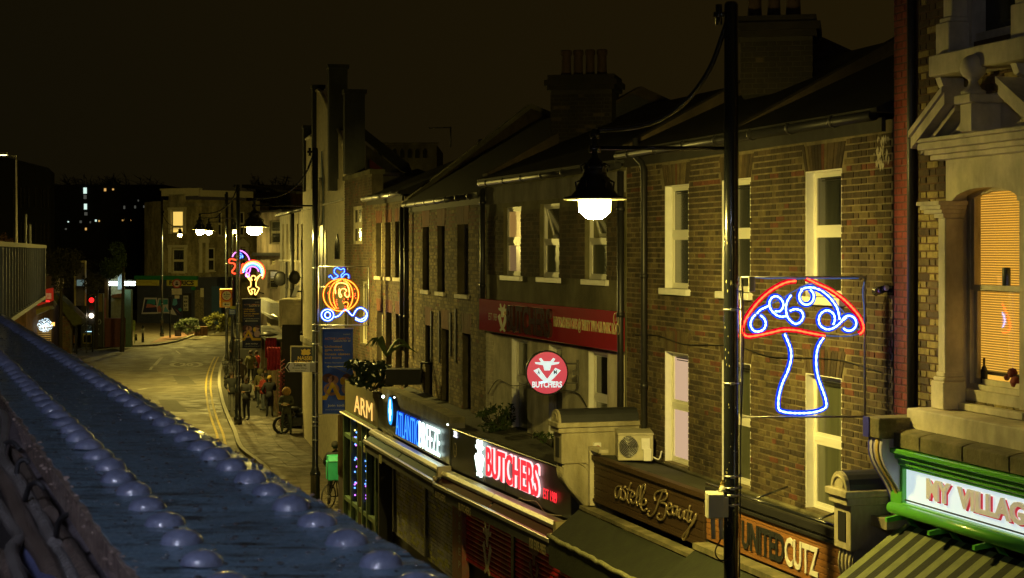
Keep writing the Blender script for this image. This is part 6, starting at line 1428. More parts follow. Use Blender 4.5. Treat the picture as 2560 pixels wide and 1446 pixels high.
F = CF(588, 50); tp_ = thing('sign_post', 'thin dark post standing between the two kerb lamp posts', 'post', F.pt(0, 0, 0)); m = MB(); m.lathe(F.pt(-.12, -.05, 0), [(.07, 0), (.07, 1.1), (.045, 1.15), (.045, 5.5)], 10); obj('shaft', m, blackp, tp_)
# litter basket of the kerb
F = CF(575, 47); lb = thing('litter_basket', 'dark open mesh basket fixed to the lamp post at the kerb', 'basket', F.pt(0, .2, .6)); z = lambda y: H + (YH - y) / 47
m = MB(); c = F.pt(.03, .42, 0)
for k in range(20):
    a = 2 * math.pi * k / 20; m.tube([(c[0] + .22 * math.cos(a), c[1] + .22 * math.sin(a), .45), (c[0] + .40 * math.cos(a), c[1] + .40 * math.sin(a), 1.15)], .012, 4)
for zz, q in ((.45, .22), (.62, .265), (.8, .31), (.97, .355), (1.15, .40)): m.tube([(c[0] + q * math.cos(2 * math.pi * k / 20), c[1] + q * math.sin(2 * math.pi * k / 20), zz) for k in range(20)], .016, 4, closed=True)
obj('mesh_basket', m, blackp, lb); m = MB(); m.lathe((c[0], c[1], .3), [(.19, 0), (.2, .2), (.2, .25)], 12); m.lathe((c[0], c[1], 0), [(.05, 0), (.05, .35)], 8); obj('stand', m, blackp, lb)
# =====================================================================  people
def person(px, py, h, label, face=0, coat=(.02,) * 3, trou=(.015,) * 3, hair=(.03, .02, .015), skinc=(.28, .16, .10), pose='stand', lean=0, hood=None, group=None, s=None, shoes=(.02, .02, .02), arms=None):
    s = (py - YH) / H if s is None else s; F = CF(px, s); base = F.pt(0, 0, 0); k = h / 1.75
    r = thing('person', label, 'person', base, group)
    fa = math.radians(face); ca, sa = math.cos(fa), math.sin(fa)
    def P(x, y, z_): x, y = x * k, y * k + lean * z_ * k * .2; return Vector((x * ca - y * sa, x * sa + y * ca, z_ * k))   # y forward = away from camera before turning
    J = {'pel': (0, 0, .95, .135), 'waist': (0, 0, 1.10, .125), 'chest': (0, 0, 1.32, .15), 'neckb': (0, 0, 1.46, .075), 'neck': (0, .01, 1.53, .055), 'head': (0, .02, 1.62, .088), 'crown': (0, .02, 1.70, .078)}
    step = {'stand': (0, 0), 'walk': (.2, -.18), 'wide': (.03, -.03), 'cycle': (.16, -.05)}[pose]
    for sd, q, st_ in (('l', -1, step[0]), ('r', 1, step[1])):
        wdt = .16 if pose in ('wide', 'cycle') else .10
        J['hip' + sd] = (q * .09, 0, .90, .098); J['knee' + sd] = (q * (wdt), st_ * .6 + .02, .50, .066); J['ank' + sd] = (q * (wdt + .01), st_ - .02, .09, .045); J['toe' + sd] = (q * (wdt + .03), st_ + .14, .04, .042)
        J['sh' + sd] = (q * .19, 0, 1.42, .072)
        A_ = (arms or {}).get(sd, 'down')
        el, wr = {'down': ((q * .26, -.01, 1.14), (q * .25, .08, .90)), 'fwd': ((q * .25, .06, 1.15), (q * .12, .30, 1.16)), 'pocket': ((q * .30, -.06, 1.15), (q * .19, .08, .98)), 'up': ((q * .30, .10, 1.28), (q * .20, .25, 1.45)), 'bars': ((q * .28, .12, 1.18), (q * .22, .36, 1.02))}[A_]
        J['el' + sd] = el + (.052,); J['wr' + sd] = wr + (.034,); d = Vector(wr) - Vector(el); d.normalize(); e = Vector(wr)
        J['palm' + sd] = tuple(e + d * .06) + (.032,)
        side = Vector((d.y, -d.x, 0)); side = side.normalized() if side.length > .1 else Vector((0, 1, 0))
        for f_ in range(4): J['f%d%s' % (f_, sd)] = tuple(e + d * (.135 + (.015 if f_ in (1, 2) else 0)) + side * (.016 * (f_ - 1.5))) + (.0095,)
        J['th' + sd] = tuple(e + d * .09 + side * .045) + (.011,)
    names = list(J); idx = {n: i for i, n in enumerate(names)}
    E_ = [('pel', 'waist'), ('waist', 'chest'), ('chest', 'neckb'), ('neckb', 'neck'), ('neck', 'head'), ('head', 'crown')]
    for sd in 'lr': E_ += [('pel', 'hip' + sd), ('hip' + sd, 'knee' + sd), ('knee' + sd, 'ank' + sd), ('ank' + sd, 'toe' + sd), ('chest', 'sh' + sd), ('sh' + sd, 'el' + sd), ('el' + sd, 'wr' + sd), ('wr' + sd, 'palm' + sd), ('palm' + sd, 'th' + sd)] + [('palm' + sd, 'f%d%s' % (f_, sd)) for f_ in range(4)]
    me = bpy.data.meshes.new('body'); me.from_pydata([P(*J[n][:3]) for n in names], [(idx[a], idx[b]) for a, b in E_], [])
    o = bpy.data.objects.new('body', me); COL.objects.link(o)
    md = o.modifiers.new('skin', 'SKIN'); md.use_smooth_shade = True; md.branch_smoothing = .4
    if not me.skin_vertices: me.skin_vertices.new()
    for n in names:
        sv = me.skin_vertices[0].data[idx[n]]; q = J[n][3] * k; fat = 1.42 if n in ('chest', 'waist', 'pel', 'shl', 'shr', 'ell', 'elr') and coat else 1
        sv.radius = (q * fat, q * fat); sv.use_root = n == 'pel'
    o.modifiers.new('sub', 'SUBSURF').levels = 1; o.modifiers['sub'].render_levels = 1
    dg = bpy.context.evaluated_depsgraph_get(); m2 = bpy.data.meshes.new_from_object(o.evaluated_get(dg)); bpy.data.objects.remove(o); m2.name = 'body'
    cm = lambda nm, c: mat(nm + str(tuple(round(x, 3) for x in c)), c, .85, var=.3, scale=12)
    for mm in (cm('coat ', coat), cm('trousers ', trou), cm('skin ', skinc), cm('shoe ', shoes)): m2.materials.append(mm)
    if len(m2.materials) > 4: m2.materials.pop(index=0)
    hands = [P(*J['palm' + sd][:3]) for sd in 'lr']
    for p in m2.polygons:
        c = p.center; zz = c.z / k
        mi = 3 if zz < .09 else 1 if zz < .86 else 0 if zz < 1.50 else 2
        if any((c - hp_).length < .085 * k for hp_ in hands) and zz < 1.5: mi = 2
        p.material_index = mi; p.use_smooth = True
    b_ = bpy.data.objects.new('body', m2); COL.objects.link(b_); b_.parent = r
    hd = Vector(base) + P(0, .02, 1.64)
    m = MB(); m.ball(tuple(hd + Vector((-sa * -.0, 0, .03 * k)) - Vector((P(0, .02, 0).x, P(0, .02, 0).y, 0))), .108 * k, 10, 0, (1, 1.05, 1.0)); obj('hair', m, cm('hair ', hair), r)
    m = MB(); f0 = P(0, .105, 1.625) + Vector(base)
    m.ball(tuple(f0), .018 * k, 6); 
    for q in (-1, 1): m.ball(tuple(Vector(base) + P(q * .035, .10, 1.65)), .012 * k, 5, 1); m.ball(tuple(Vector(base) + P(q * .095, .02, 1.63)), .022 * k, 6)
    m.ball(tuple(Vector(base) + P(0, .10, 1.585)), .014 * k, 5, 1, (1.8, .6, .5)); obj('face', m, [cm('skin ', skinc), blackm], r)
    # coat skirt: hem of the jacket
    m = MB(); c0 = Vector(base) + P(0, 0, .80); m.lathe(tuple(c0), [(.175 * k, 0), (.168 * k, .12 * k), (.15 * k, .3 * k)], 12); obj('coat_hem', m, cm('coat ', coat), r)
    if hood:
        m = MB(); c0 = Vector(base) + P(0, .0, 1.63); rr4 = random.Random(int(px)); m.ball(tuple(c0), .155 * k, 14, 0, (1.05, .9, 1.1))
        m.v = [(a + rr4.uniform(-.02, .02), b + rr4.uniform(-.02, .02), c + rr4.uniform(-.02, .02)) for a, b, c in m.v]; obj('fur_hood', m, cm('fur ', hood), r)
    return r, F, P, Vector(base)
gP = 'people standing outside the black shop'
person(580, 1030, 1.74, 'person in a dark jacket and grey patterned trousers left of the third lamp post', 200, (.02, .022, .022), (.14, .14, .13), arms={'l': 'down', 'r': 'pocket'}, group=gP, s=57.5)
person(616, 1052, 1.80, 'tall person in a long black coat just right of the third lamp post', 150, (.012, .012, .013), (.010, .012, .02), arms={'l': 'fwd', 'r': 'fwd'}, group=gP, s=60.5)
person(651, 1020, 1.72, 'person in an olive hooded coat in the middle of the group', 170, (.10, .085, .03), (.05, .06, .06), hood=(.09, .08, .03), arms={'l': 'fwd', 'r': 'down'}, group=gP, s=56)
person(658, 1028, 1.62, 'shorter person with a red jacket and grey jeans', 120, (.25, .03, .02), (.08, .09, .10), arms={'l': 'fwd', 'r': 'fwd'}, group=gP, s=57)
person(674, 1043, 1.74, 'person in black with a yellow knitted hat seen from behind', 10, (.008, .008, .010), (.008, .008, .010), hair=(.38, .26, .05), arms={'l': 'pocket', 'r': 'fwd'}, group=gP, s=59.3)
person(627, 955, 1.76, 'person in an olive green coat standing farther back under the dim banner', 20, (.07, .065, .02), (.012, .012, .012), group=gP, s=47.5)
person(641, 950, 1.66, 'person in red with a blue bag farther back under the dim banner', 60, (.30, .02, .02), (.02, .03, .08), group=gP, s=46.8, pose='walk')
person(664, 1005, 1.6, 'half hidden person in a dark coat at the back of the group by the trellis', 200, (.02, .02, .02), (.02, .02, .02), group=gP, s=54)
person(553 + 32, 905, 1.7, 'person far along the kerb in a dark coat, between the two lamp posts', 0, (.02, .02, .02), (.015, .015, .015), s=40.5, group=gP)
person(690, 1020, 1.70, 'person in a dark blue coat at the right edge of the group', 210, (.015, .02, .035), (.02, .02, .025), arms={'l': 'fwd', 'r': 'pocket'}, group=gP, s=56.2)
person(640, 1000, 1.78, 'tall person in a black coat and cap at the rear of the group', 90, (.012, .012, .012), (.02, .02, .02), group=gP, s=53.3)
person(603, 985, 1.72, 'person in a brown coat half behind the third lamp post', 30, (.05, .035, .02), (.015, .015, .02), group=gP, s=51)
person(716, 1086, 1.76, 'person in a parka with a big fur trimmed hood, facing us by the motorbike', 180, (.05, .055, .04), (.06, .075, .06), hood=(.30, .18, .06), pose='wide', arms={'l': 'fwd', 'r': 'fwd'}, s=65.5)
m = MB(); F = CF(716, 65.5); m.box(F, -.08, .08, .36, .40, 1.12, 1.24); obj('paper_bag', m, mat('pale paper', (.6, .5, .3), .8), None, 'small pale paper packet held by the person in the fur hood', 'packet')
pr5, F5, P5, b5 = person(838, 1266, 1.78, 'delivery rider in dark clothes seen from behind by the tinsel curtain', 5, (.015, .016, .02), (.014, .014, .016), hair=(.015, .013, .012), pose='cycle', arms={'l': 'bars', 'r': 'bars'}, s=91.3)
tb = thing('delivery_bag', 'square turquoise delivery bag on the back of the rider', 'bag', F5.pt(0, .35, 1.0))
m = MB(); FB = Fac(pos=F5.pt(0, 0, 0)[:2], t=(math.cos(.22), math.sin(.22))); tq = mat('turquoise bag cloth', (.03, .38, .24), .55, var=.15, scale=6)
m.box(FB, -.28, .40, .20, .66, .80, 1.33); obj('bag_body', m, tq, tb, bevel=.03)
m = MB(); m.poly(FB, [(.20, 1.315), (.66, 1.315), (.55, 1.46), (.26, 1.46)], 'oz', -.26, .38); obj('bag_lid', m, tq, tb, bevel=.015)
m = MB(); m.box(FB, .12, .27, .662, .668, .92, 1.14); obj('reflective_patch', m, mat('orange patch', (.45, .28, .04), .5), tb)
m = MB(); 
for a in (-.28, .39): m.tube([FB.pt(a, .66, .84), FB.pt(a, .66, 1.32)], .008, 5)
m.tube([FB.pt(-.28, .66, 1.32), FB.pt(.39, .66, 1.32)], .008, 5); obj('piping', m, mat('dark bag piping', (.01, .08, .06), .6), tb)
def bicycle(base, ang, label, sc_=1.0, motor=False):
    r = thing('motorbike' if motor else 'bicycle', label, 'motorbike' if motor else 'bicycle', base); F = Fac(pos=base[:2], t=(math.cos(ang), math.sin(ang)))
    R_ = .33 if not motor else .30; wb = 1.05 if not motor else 1.3
    for u_ in (-wb / 2, wb / 2):
        m = MB(); m.tube([F.pt(u_ + R_ * math.cos(a), 0, R_ + .02 + R_ * math.sin(a)) for a in [2 * math.pi * i / 24 for i in range(24)]], .02 if not motor else .06, 6, closed=True); w = obj('tyre', m, blackm, r)
        m = MB()
        for i in range(12): a = math.pi * 2 * i / 12; m.tube([F.pt(u_, 0, R_ + .02), F.pt(u_ + (R_ - .02) * math.cos(a), 0, R_ + .02 + (R_ - .02) * math.sin(a))], .003 if not motor else .01, 3)
        m.tube([F.pt(u_, -.04, R_ + .02), F.pt(u_, .04, R_ + .02)], .03, 8); obj('wheel', m, steel, r)
    m = MB(); hub = R_ + .02
    for a, b in (((-wb / 2, hub), (-.08, .30)), ((-.08, .30), (.38, .72)), ((-.16, .78), (.36, .84)), ((-.08, .30), (-.19, .92)), ((-wb / 2, hub), (-.16, .78)), ((wb / 2, hub), (.36, .90))): m.tube([F.pt(a[0], 0, a[1]), F.pt(b[0], 0, b[1])], .017 if not motor else .03, 6)
    obj('frame', m, blackp, r)
    m = MB(); m.tube([F.pt(.36, -.28, 1.0), F.pt(.34, 0, .95), F.pt(.36, .28, 1.0)], .014, 6); obj('handlebar', m, blackp, r)
    m = MB(); m.ball(F.pt(-.2, 0, .95), .13 if not motor else .25, 8, 0, (1, .6, .35)); obj('saddle', m, blackm, r)
    if motor:
        m = MB(); m.ball(F.pt(.1, 0, .78), .28, 10, 0, (1.2, .7, .7)); m.box(F, -.3, .25, -.12, .12, .3, .62); m.box(F, -.75, -.4, -.2, .2, .85, 1.2); obj('body_panel', m, blackp, r, bevel=0)
        m = MB(); m.ball(F.pt(.58, 0, .85), .09, 8); obj('headlight', m, steel, r)
    return r
bicycle(F5.pt(.12, .02, 0), math.radians(62), 'bicycle held by the delivery rider, rear wheel towards us')
NFb = CF(748, 65); bicycle(NFb.pt(.0, .1, 0), math.radians(4), 'black motorbike parked against the black shop wall', motor=True)
# =====================================================================  far end of the road
FE = Fac((345, 25.6), (545, 26.2)); 
fb = thing('corner_building', 'cream topped corner building with a fabrics shop at its foot, end of the road', 'building', FE.pt(3, 0, 0))
z = lambda y, s=25.9: H + (YH - y) / s
FEu = Fac((408, 25.7), (500, 26.0)); FEr = Fac((500, 26.0), (650, 25.2))
st2 = mat('soot stained stucco', (.30, .27, .18), .85, var=.35, scale=.8, bump=.2); cr2 = mat('cream parapet', (.50, .46, .32), .8, var=.15)
palF = mat('dim brick facing', (.30, .26, .14), .9, var=.4, scale=4)
op = [opx(FEu, 428, 460, 526, 585), opx(FEu, 430, 461, 622, 682)]
m = MB(); wall(m, FEu, 0, FEu.L, z(695), z(500), op, -.4, 0); m.box(FEu, 0, FEu.L, -12, -1.2, 0, z(500)); obj('wall', m, palF, fb)
m = MB(); m.box(FEu, -.1, FEu.L + .05, -.3, .15, z(490), z(475)); m.box(FEu, -.2, FEu.L + .05, -.3, .3, z(475), z(471)); m.box(FEr, 0, FEr.L * .87, -.3, .15, z(492), z(476)); obj('parapet', m, cr2, fb)
for q_ in ((FEu, .12, 516, 509), (FEr, .12, 516, 509), (FEu, .25, 697, 690), (FEr, .2, 697, 686)): m = MB(); m.box(q_[0], 0, q_[0].L, 0, q_[1], z(q_[2]), z(q_[3])); obj('string_course', m, st2, fb)
ops_r = [opx(FEr, 545, 556, 530, 590), opx(FEr, 515, 538, 620, 678), opx(FEr, 560, 575, 620, 678), opx(FEr, 605, 618, 620, 678), opx(FEr, 600, 612, 530, 590)]
m = MB(); wall(m, FEr, 0, FEr.L, z(700), z(500), ops_r, -.4, 0); m.box(FEr, 0, FEr.L, -10, -1.2, 0, z(500)); obj('wall', m, palF, fb)
litA = emi('lit arched window', (1, .66, .14), .8)
w = window(FEu, fb, op[0], .1, fm=cr2, top=litA, bot=litA, frame=.1, split=.3)
w = window(FEu, fb, op[1], .1, fm=cr2, top=grglass, bot=grglass, frame=.1, bars=0, sill=cr2)
for q in ops_r: window(FEr, fb, q, .1, fm=cr2, top=dkglass, bot=grglass, frame=.08, sill=cr2)
def surround(F, px0, px1, y0, y1, ped=True):
    u0, u1, z0, z1 = F.rect(px0, px1, y0, y1); m = MB(); m.box(F, u0 - .35, u0 - .05, 0, .15, z0, z1 + .1); m.box(F, u1 + .05, u1 + .35, 0, .15, z0, z1 + .1); m.box(F, u0 - .4, u1 + .4, 0, .2, z1 + .1, z1 + .35)
    if ped: m.poly(F, [(u0 - .45, z1 + .35), (u1 + .45, z1 + .35), ((u0 + u1) / 2, z1 + .95)], 'uz', 0, .2)
    obj('window_surround', m, cr2, fb)
surround(FEu, 430, 461, 622, 682, False); surround(FEu, 430, 458, 528, 585, False); surround(FEr, 505, 512, 610, 682); surround(FEr, 600, 612, 620, 682)
m = MB(); u0, u1, z0, z1 = FEu.rect(424, 464, 497, 509); m.box(FEu, u0, u1, 0, .15, z0, z1 + .4); obj('panel', m, st2, fb)
# shop at its foot
m = MB(); m.box(FE, 0, FE.L, -3, .15, 0, z(693)); obj('shop_wall', m, mat('navy shop paint', (.035, .04, .07), .6, var=.3, scale=1.5), fb)
m = MB(); m.box(FE, -.1, FE.u(498), .15, .5, z(700), z(690)); m.box(FE, FE.u(484), FE.u(492), .2, .4, z(725), z(717)); obj('green_cornice', m, mat('dark green fascia', (.02, .16, .07), .5), fb)
yb = mat('yellow sign board', (.48, .42, .06), .5, var=.12); 
m = MB(); m.box(FE, FE.u(345), FE.u(401), .15, .3, z(715), z(699)); obj('yellow_sign', m, yb, fb); m = MB(); m.box(FE, FE.u(421), FE.u(497), .15, .3, z(715), z(699)); m.box(FE, FE.u(492), FE.u(498), .3, .34, z(716), z(698)); obj('yellow_sign', m, yb, fb)
m = MB(); text(m, FE, 'FABRICS', FE.u(428), FE.u(489), z(713), z(701.5), .3, .02, bold=.04); obj('lettering', m, blackm, fb, recalc=False)
m = MB(); text(m, FE, 'Fabrics and trimmings', FE.u(350), FE.u(385), z(708), z(704), .3, .02); text(m, FE, 'Sewing', FE.u(384), FE.u(398), z(713), z(708), .3, .02); obj('small_lettering', m, mat('olive print', (.25, .2, .03), .6), fb, recalc=False)
# graffiti: flat paint on the shutter wall
gr = [mat('spray pale lilac', (.45, .42, .50), .7, var=.1), mat('spray teal', (.03, .20, .26), .7, var=.25, scale=3), mat('spray dusty red', (.34, .12, .11), .7, var=.2, scale=3), mat('spray sky blue', (.08, .26, .45), .7, var=.2), mat('spray navy', (.02, .02, .07), .7)]
m = MB(); E1 = lambda x, y: (FE.u(340 + x / 6.286, .16), z(620 + y / 6.286))
def gp(L, mi, o): m.poly(FE, [E1(*p) for p in L], 'uz', .151, .151 + o, mi)
gp([(85, 1050), (130, 790), (330, 790), (345, 1040)], 0, .004); gp([(105, 1025), (145, 815), (310, 812), (322, 910), (260, 905), (180, 880), (155, 950), (325, 935), (335, 1015)], 4, .008)
gp([(160, 900), (185, 815), (305, 812), (300, 905), (230, 885)], 1, .012); gp([(155, 950), (175, 885), (240, 895), (300, 915), (330, 935)], 2, .016)
gp([(330, 900), (350, 795), (520, 800), (540, 900), (640, 1060), (480, 1030), (345, 1035)], 0, .004); gp([(345, 905), (365, 815), (500, 815), (500, 890), (400, 900), (380, 1010), (350, 1000)], 1, .008); gp([(335, 930), (380, 905), (400, 1010), (345, 1020)], 2, .012)
gp([(430, 1010), (460, 920), (520, 1010)], 3, .012); gp([(570, 900), (590, 800), (640, 800), (650, 880), (610, 910)], 3, .012); gp([(560, 930), (650, 800), (720, 790), (700, 900), (720, 1070), (640, 1050)], 4, .008); gp([(650, 1000), (600, 940), (720, 1060)], 2, .014); gp([(660, 960), (700, 940), (720, 980), (690, 1000)], 1, .014)
for L in ([(95, 760), (160, 745), (280, 755)], [(120, 1080), (240, 1110), (270, 1080)], [(350, 1140), (350, 1100), (385, 1120)]):
    m.tube([FE.pt(a, .16, b) for a, b in [E1(*p) for p in L]], .02, 4, 4)
obj('graffiti', m, gr, fb, recalc=False)
m = MB(); m.box(FE, FE.u(460), FE.u(481), .15, .22, 0, z(733)); obj('door', m, blackm, fb)
m = MB(); m.box(FE, FE.u(462), FE.u(474), .22, .24, z(777), z(739)); obj('poster', m, mat('white poster', (.42, .40, .34), .7), fb)
m = MB(); 
for k, t in enumerate(('EVEN', 'MORE', 'BUY', 'LESS')): text(m, FE, t, FE.u(463.5), FE.u(472.5), z(748 + k * 9.3), z(742 + k * 9.3), .24, .01, bold=.03)
obj('poster_lettering', m, blackm, fb, recalc=False)
FT = Fac((500, 31), (545, 30)); m = MB(); m.box(FE, FE.u(490), FE.u(512), .15, .2, .3, z(725)); obj('tiled_panel', m, mat('mottled tile panel', (.16, .14, .09), .6, var=.7, scale=7), fb)
m = MB(); m.box(FE, FE.u(506), FE.u(514), .3, .35, z(742), z(720)); obj('notice', m, mat('cream notice', (.5, .46, .3), .7), fb)
m = MB(); m.box(FE, FE.u(532), FE.u(556), .0, .2, 0, z(715)); obj('blue_door', m, mat('dull blue paint', (.03, .07, .14), .6), fb)
# slanting flat topped block behind
FR2 = Fac((500, 19.5), (760, 24.8)); tb_ = thing('tall_block', 'dim red brick block with a pale overhanging roof edge, behind the corner building', 'building', FR2.pt(4, 0, 0))
zz = lambda x, y: FR2.z(x, y)
m = MB(); m.box(FR2, FR2.u(615), FR2.L, -14, 0, 0, zz(680, 478)); obj('wall', m, mat('dim red brick facing', (.14, .07, .04), .9, var=.4, scale=3), tb_)
m = MB(); m.poly(FR2, [(FR2.u(622), zz(622, 462)), (FR2.L, zz(740, 482)), (FR2.L, zz(740, 488)), (FR2.u(622), zz(622, 470))], 'uz', -14, .8); obj('roof_edge', m, rendO, tb_)
for x in (645, 665, 690, 715):
    w = window(FR2, tb_, opx(FR2, x, x + 9, 500, 518), .0, fm=st2, top=dkglass, bot=dkglass, frame=.1)
# white rendered end house with barred windows
FW = Fac((642, 39), (706, 40.5)); wh = thing('barred_window_house', 'pale rendered house end with iron barred windows, beside the far lamps', 'house', FW.pt(.8, 0, 0))
z = lambda y: H + (YH - y) / 39.5
ops = [opx(FW, 675, 700, 552, 610), opx(FW, 671, 695, 676, 722), opx(FW, 676, 687, 646, 662)]
m = MB(); wall(m, FW, 0, FW.L + .4, 0, z(532), ops, -.3, 0); m.box(FW, 0, FW.L + .4, -8, -1, 0, z(532)); obj('wall', m, pinkr, wh)
m = MB(); m.box(FW, -.1, FW.L + .4, -.3, .3, z(640), z(632)); m.box(FW, -.1, FW.L + .4, -8, .2, z(532), z(527)); obj('ledge', m, ironD, wh)
for k, q in enumerate(ops):
    window(FW, wh, q, .1, fm=st2, top=(grglass if k != 1 else mat('lit grey curtain', (.4, .38, .3), .6, emit=(.9, .8, .5), es=.22)), bot=dkglass, frame=.06)
    if k < 2:
        m = MB(); n = 9
        for i in range(n + 1): uu = q[0] + (q[1] - q[0]) * i / n; m.tube([FW.pt(uu, .06, q[2]), FW.pt(uu, .06, q[3])], .014, 4)
        for i in range(4): m.tube([FW.pt(q[0], .06, q[2] + (q[3] - q[2]) * i / 3), FW.pt(q[1], .06, q[2] + (q[3] - q[2]) * i / 3)], .014, 4)
        obj('window_bars', m, ironD, wh)
sd = thing('satellite_dish', 'large dark round satellite dish low on the pale barred window house', 'satellite dish', FW.pt(1.3, .5, 4.5)); m = MB(); c = FW.pt((692 - 642) / 39.5, .7, z(728)); m.ball(c, .33, 12, 0, (1.1, .3, .75)); obj('dish', m, ironD, sd); m = MB(); m.tube([c, FW.pt((692 - 642) / 39.5, 0, z(735))], .04, 5); obj('arm', m, ironD, sd)
# filler walls so that no gaps show between the stalls and the houses
FL = Fac((640, 45), (702, 58)); lw = thing('cluttered_wall', 'low cluttered rear walls and ducts above the stall canopies', 'wall', FL.pt(1, 0, 0))
m = MB(); m.box(FL, 0, FL.L, -5, -.6, 0, FL.z(670, 770)); obj('wall', m, mat('dingy wall', (.13, .11, .06), .9, var=.4, scale=2), lw)
m = MB(); m.box(FL, 0.5, FL.L * .5, -.6, -.2, FL.z(670, 800), FL.z(670, 760)); m.tube([FL.pt(0, -.3, FL.z(660, 790)), FL.pt(FL.L, -.3, FL.z(690, 800))], .12, 8); obj('duct', m, steel, lw)
# far trees behind the roofs (bare twigs) and the lit block of flats seen through them
def bare_tree(px, s, top, w, label, seed, low=640):
    rr = random.Random(seed); F = CF(px, s); r = thing('bare_tree', label, 'tree', F.pt(0, 0, 0), 'dark trees on the skyline'); H1 = H + (YH - top) / s
    t = MB(); b = F.pt(0, 0, 0); t.tube([b, (b[0], b[1], H1 * .35), (b[0] + .3, b[1], H1 * .6)], [.5, .4, .2], 7); obj('trunk', t, bark, r)
    c = MB()
    for k in range(150):
        a = rr.uniform(0, 6.28); e = rr.uniform(-.15, 1.0); L_ = w / s / 2 * rr.uniform(.75, 1.0) * math.cos(e * .9)
        p0 = Vector((b[0], b[1], H1 * rr.uniform(.35, .6))); tip = Vector((b[0] + L_ * math.cos(a), b[1] + L_ * math.sin(a) * .5, H1 * .55 + (H1 * .45) * math.sin(max(0, e) * 1.5) * rr.uniform(.8, 1.0) - (.3 if e < 0 else 0) * H1 * .3))
        mid = p0.lerp(tip, .5) + Vector((0, 0, .08 * H1 * rr.random())); c.tube([p0, mid, tip], [.12, .07, .03], 3)
        for q in range(16):
            s0 = mid.lerp(tip, rr.random()); e2 = s0 + Vector((rr.gauss(0, 1), rr.gauss(0, .6), rr.uniform(-.3, 1.0))) * (w / s * .07)
            d = .035 + .02 * rr.random(); c.add([s0, s0 + Vector((d * 2, 0, d)), e2 + Vector((d, 0, 0)), e2], [(0, 1, 2, 3)])
    obj('crown', c, mat('dark twigs', (.012, .012, .006), .95, var=.3), r, kind='stuff', recalc=False)
TL_ = ('bare tree at the left end of the skyline row, beside the office block', 'tallest bare tree, over the flats with the cool stair light', 'bare tree over the warm lit flats', 'bare tree touching the left side of the corner building', 'low bare tree in the middle of the skyline row', 'low bare tree below the cool stair light', 'low bare tree just left of the corner building', 'bare tree showing over the tall brick block', 'bare tree between the tall block and the cream gable')
for i, (px, s, top, w) in enumerate(((150, 17, 452, 190), (230, 16, 432, 220), (325, 17, 438, 220), (400, 18, 470, 150), (275, 20, 500, 210), (180, 20, 520, 180), (355, 22, 530, 160), (675, 22, 432, 150), (735, 24, 455, 110))):
    bare_tree(px, s, top, w, TL_[i], i)
FTw = CF(260, 21); fl_ = thing('flats_block', 'dark block of flats with scattered lit windows behind the bare trees', 'building', FTw.pt(0, 0, 0)); z = lambda y: H + (YH - y) / 21; u = lambda x: (x - 260) / 21
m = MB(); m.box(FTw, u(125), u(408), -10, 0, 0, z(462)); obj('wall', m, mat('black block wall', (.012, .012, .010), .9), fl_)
lw1 = emi('cool stair light', (.75, 1, .9), .8, False); lw2 = emi('warm flat light', (1, .55, .15), .6, False); lw3 = emi('faint flat light', (.6, .6, .5), .08, False)
for x, y, w_, h_, mm in ((213, 477, 8, 15, lw1), (213, 493, 7, 10, lw3), (214, 517, 7, 14, lw1), (215, 535, 7, 8, lw3), (263, 475, 5, 7, lw2), (283, 474, 4, 4, lw2), (171, 555, 3, 3, lw1), (202, 555, 5, 6, lw3), (240, 552, 4, 5, lw1), (248, 553, 3, 4, lw2), (308, 551, 5, 4, lw2), (326, 552, 4, 6, lw2), (346, 502, 3, 4, lw3), (311, 519, 4, 8, lw3), (338, 518, 4, 7, lw3), (361, 517, 5, 6, lw3), (392, 520, 4, 6, lw3), (215, 573, 4, 6, lw2), (165, 573, 4, 4, lw3), (226, 556, 3, 5, lw3)):
    m = MB(); m.box(FTw, u(x - w_ / 2), u(x + w_ / 2), 0, .1, z(y + h_ / 2), z(y - h_ / 2)); obj('window', m, mm, fl_)
# dark office block on the far left
FO = Fac((-60, 28), (128, 22)); ob = thing('office_block', 'unlit office block with tall narrow fins, far left behind the bridge', 'building', FO.pt(2, 0, 0))
FO = CF(25, 24, 0); z = lambda y: H + (YH - y) / 24; u = lambda x: (x - 25) / 24
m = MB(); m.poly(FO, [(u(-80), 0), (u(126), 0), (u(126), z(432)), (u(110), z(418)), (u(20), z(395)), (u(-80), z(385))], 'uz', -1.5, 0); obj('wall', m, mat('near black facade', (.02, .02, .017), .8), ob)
for k, x in enumerate((34, 42, 53, 61, 73, 89, 104, 111, 121)):
    for y0, y1 in ((465, 520), (552, 605)):
        m = MB(); m.box(FO, u(x), u(x + 1.5), 0, .3, z(y1), z(y0 + (x % 7))); obj('fin', m, mat('dim fin', (.07, .065, .05), .8), ob)
# =====================================================================  left side: bridge parapet, shops, signals
BR = Fac((-8, 84), (97, 54))
br = thing('bridge_side', 'grey blue riveted railway bridge side with upright stiffeners, left edge', 'bridge', BR.pt(3, 0, 5))
zt_ = BR.z(97, 621); zb_ = BR.z(97, 740)
bm_ = mat('dusty blue bridge paint', (.018, .026, .07), .6, var=.3, scale=1.5)
m = MB(); m.box(BR, -8, BR.L, -.2, 0, zb_, zt_); obj('web_plate', m, bm_, br)
m = MB(); m.box(BR, -8, BR.L + .05, -.6, .35, zt_, zt_ + .14); obj('top_flange', m, mat('dusty flange', (.10, .09, .06), .8), br); m = MB(); m.box(BR, -8, BR.L + .05, -.6, .3, zb_ - .15, zb_); obj('bottom_flange', m, bm_, br)
n = 22
for k in range(n + 1):
    uu = BR.L - k * BR.L * 1.25 / n; m = MB(); m.box(BR, uu - .05, uu + .05, 0, .22, zb_, zt_ - .001); obj('stiffener', m, bm_, br, bevel=.01)
m = MB(); m.box(BR, BR.L, BR.L + .25, -.5, .3, zb_ - .3, zt_ + .02); obj('end_post', m, bm_, br)
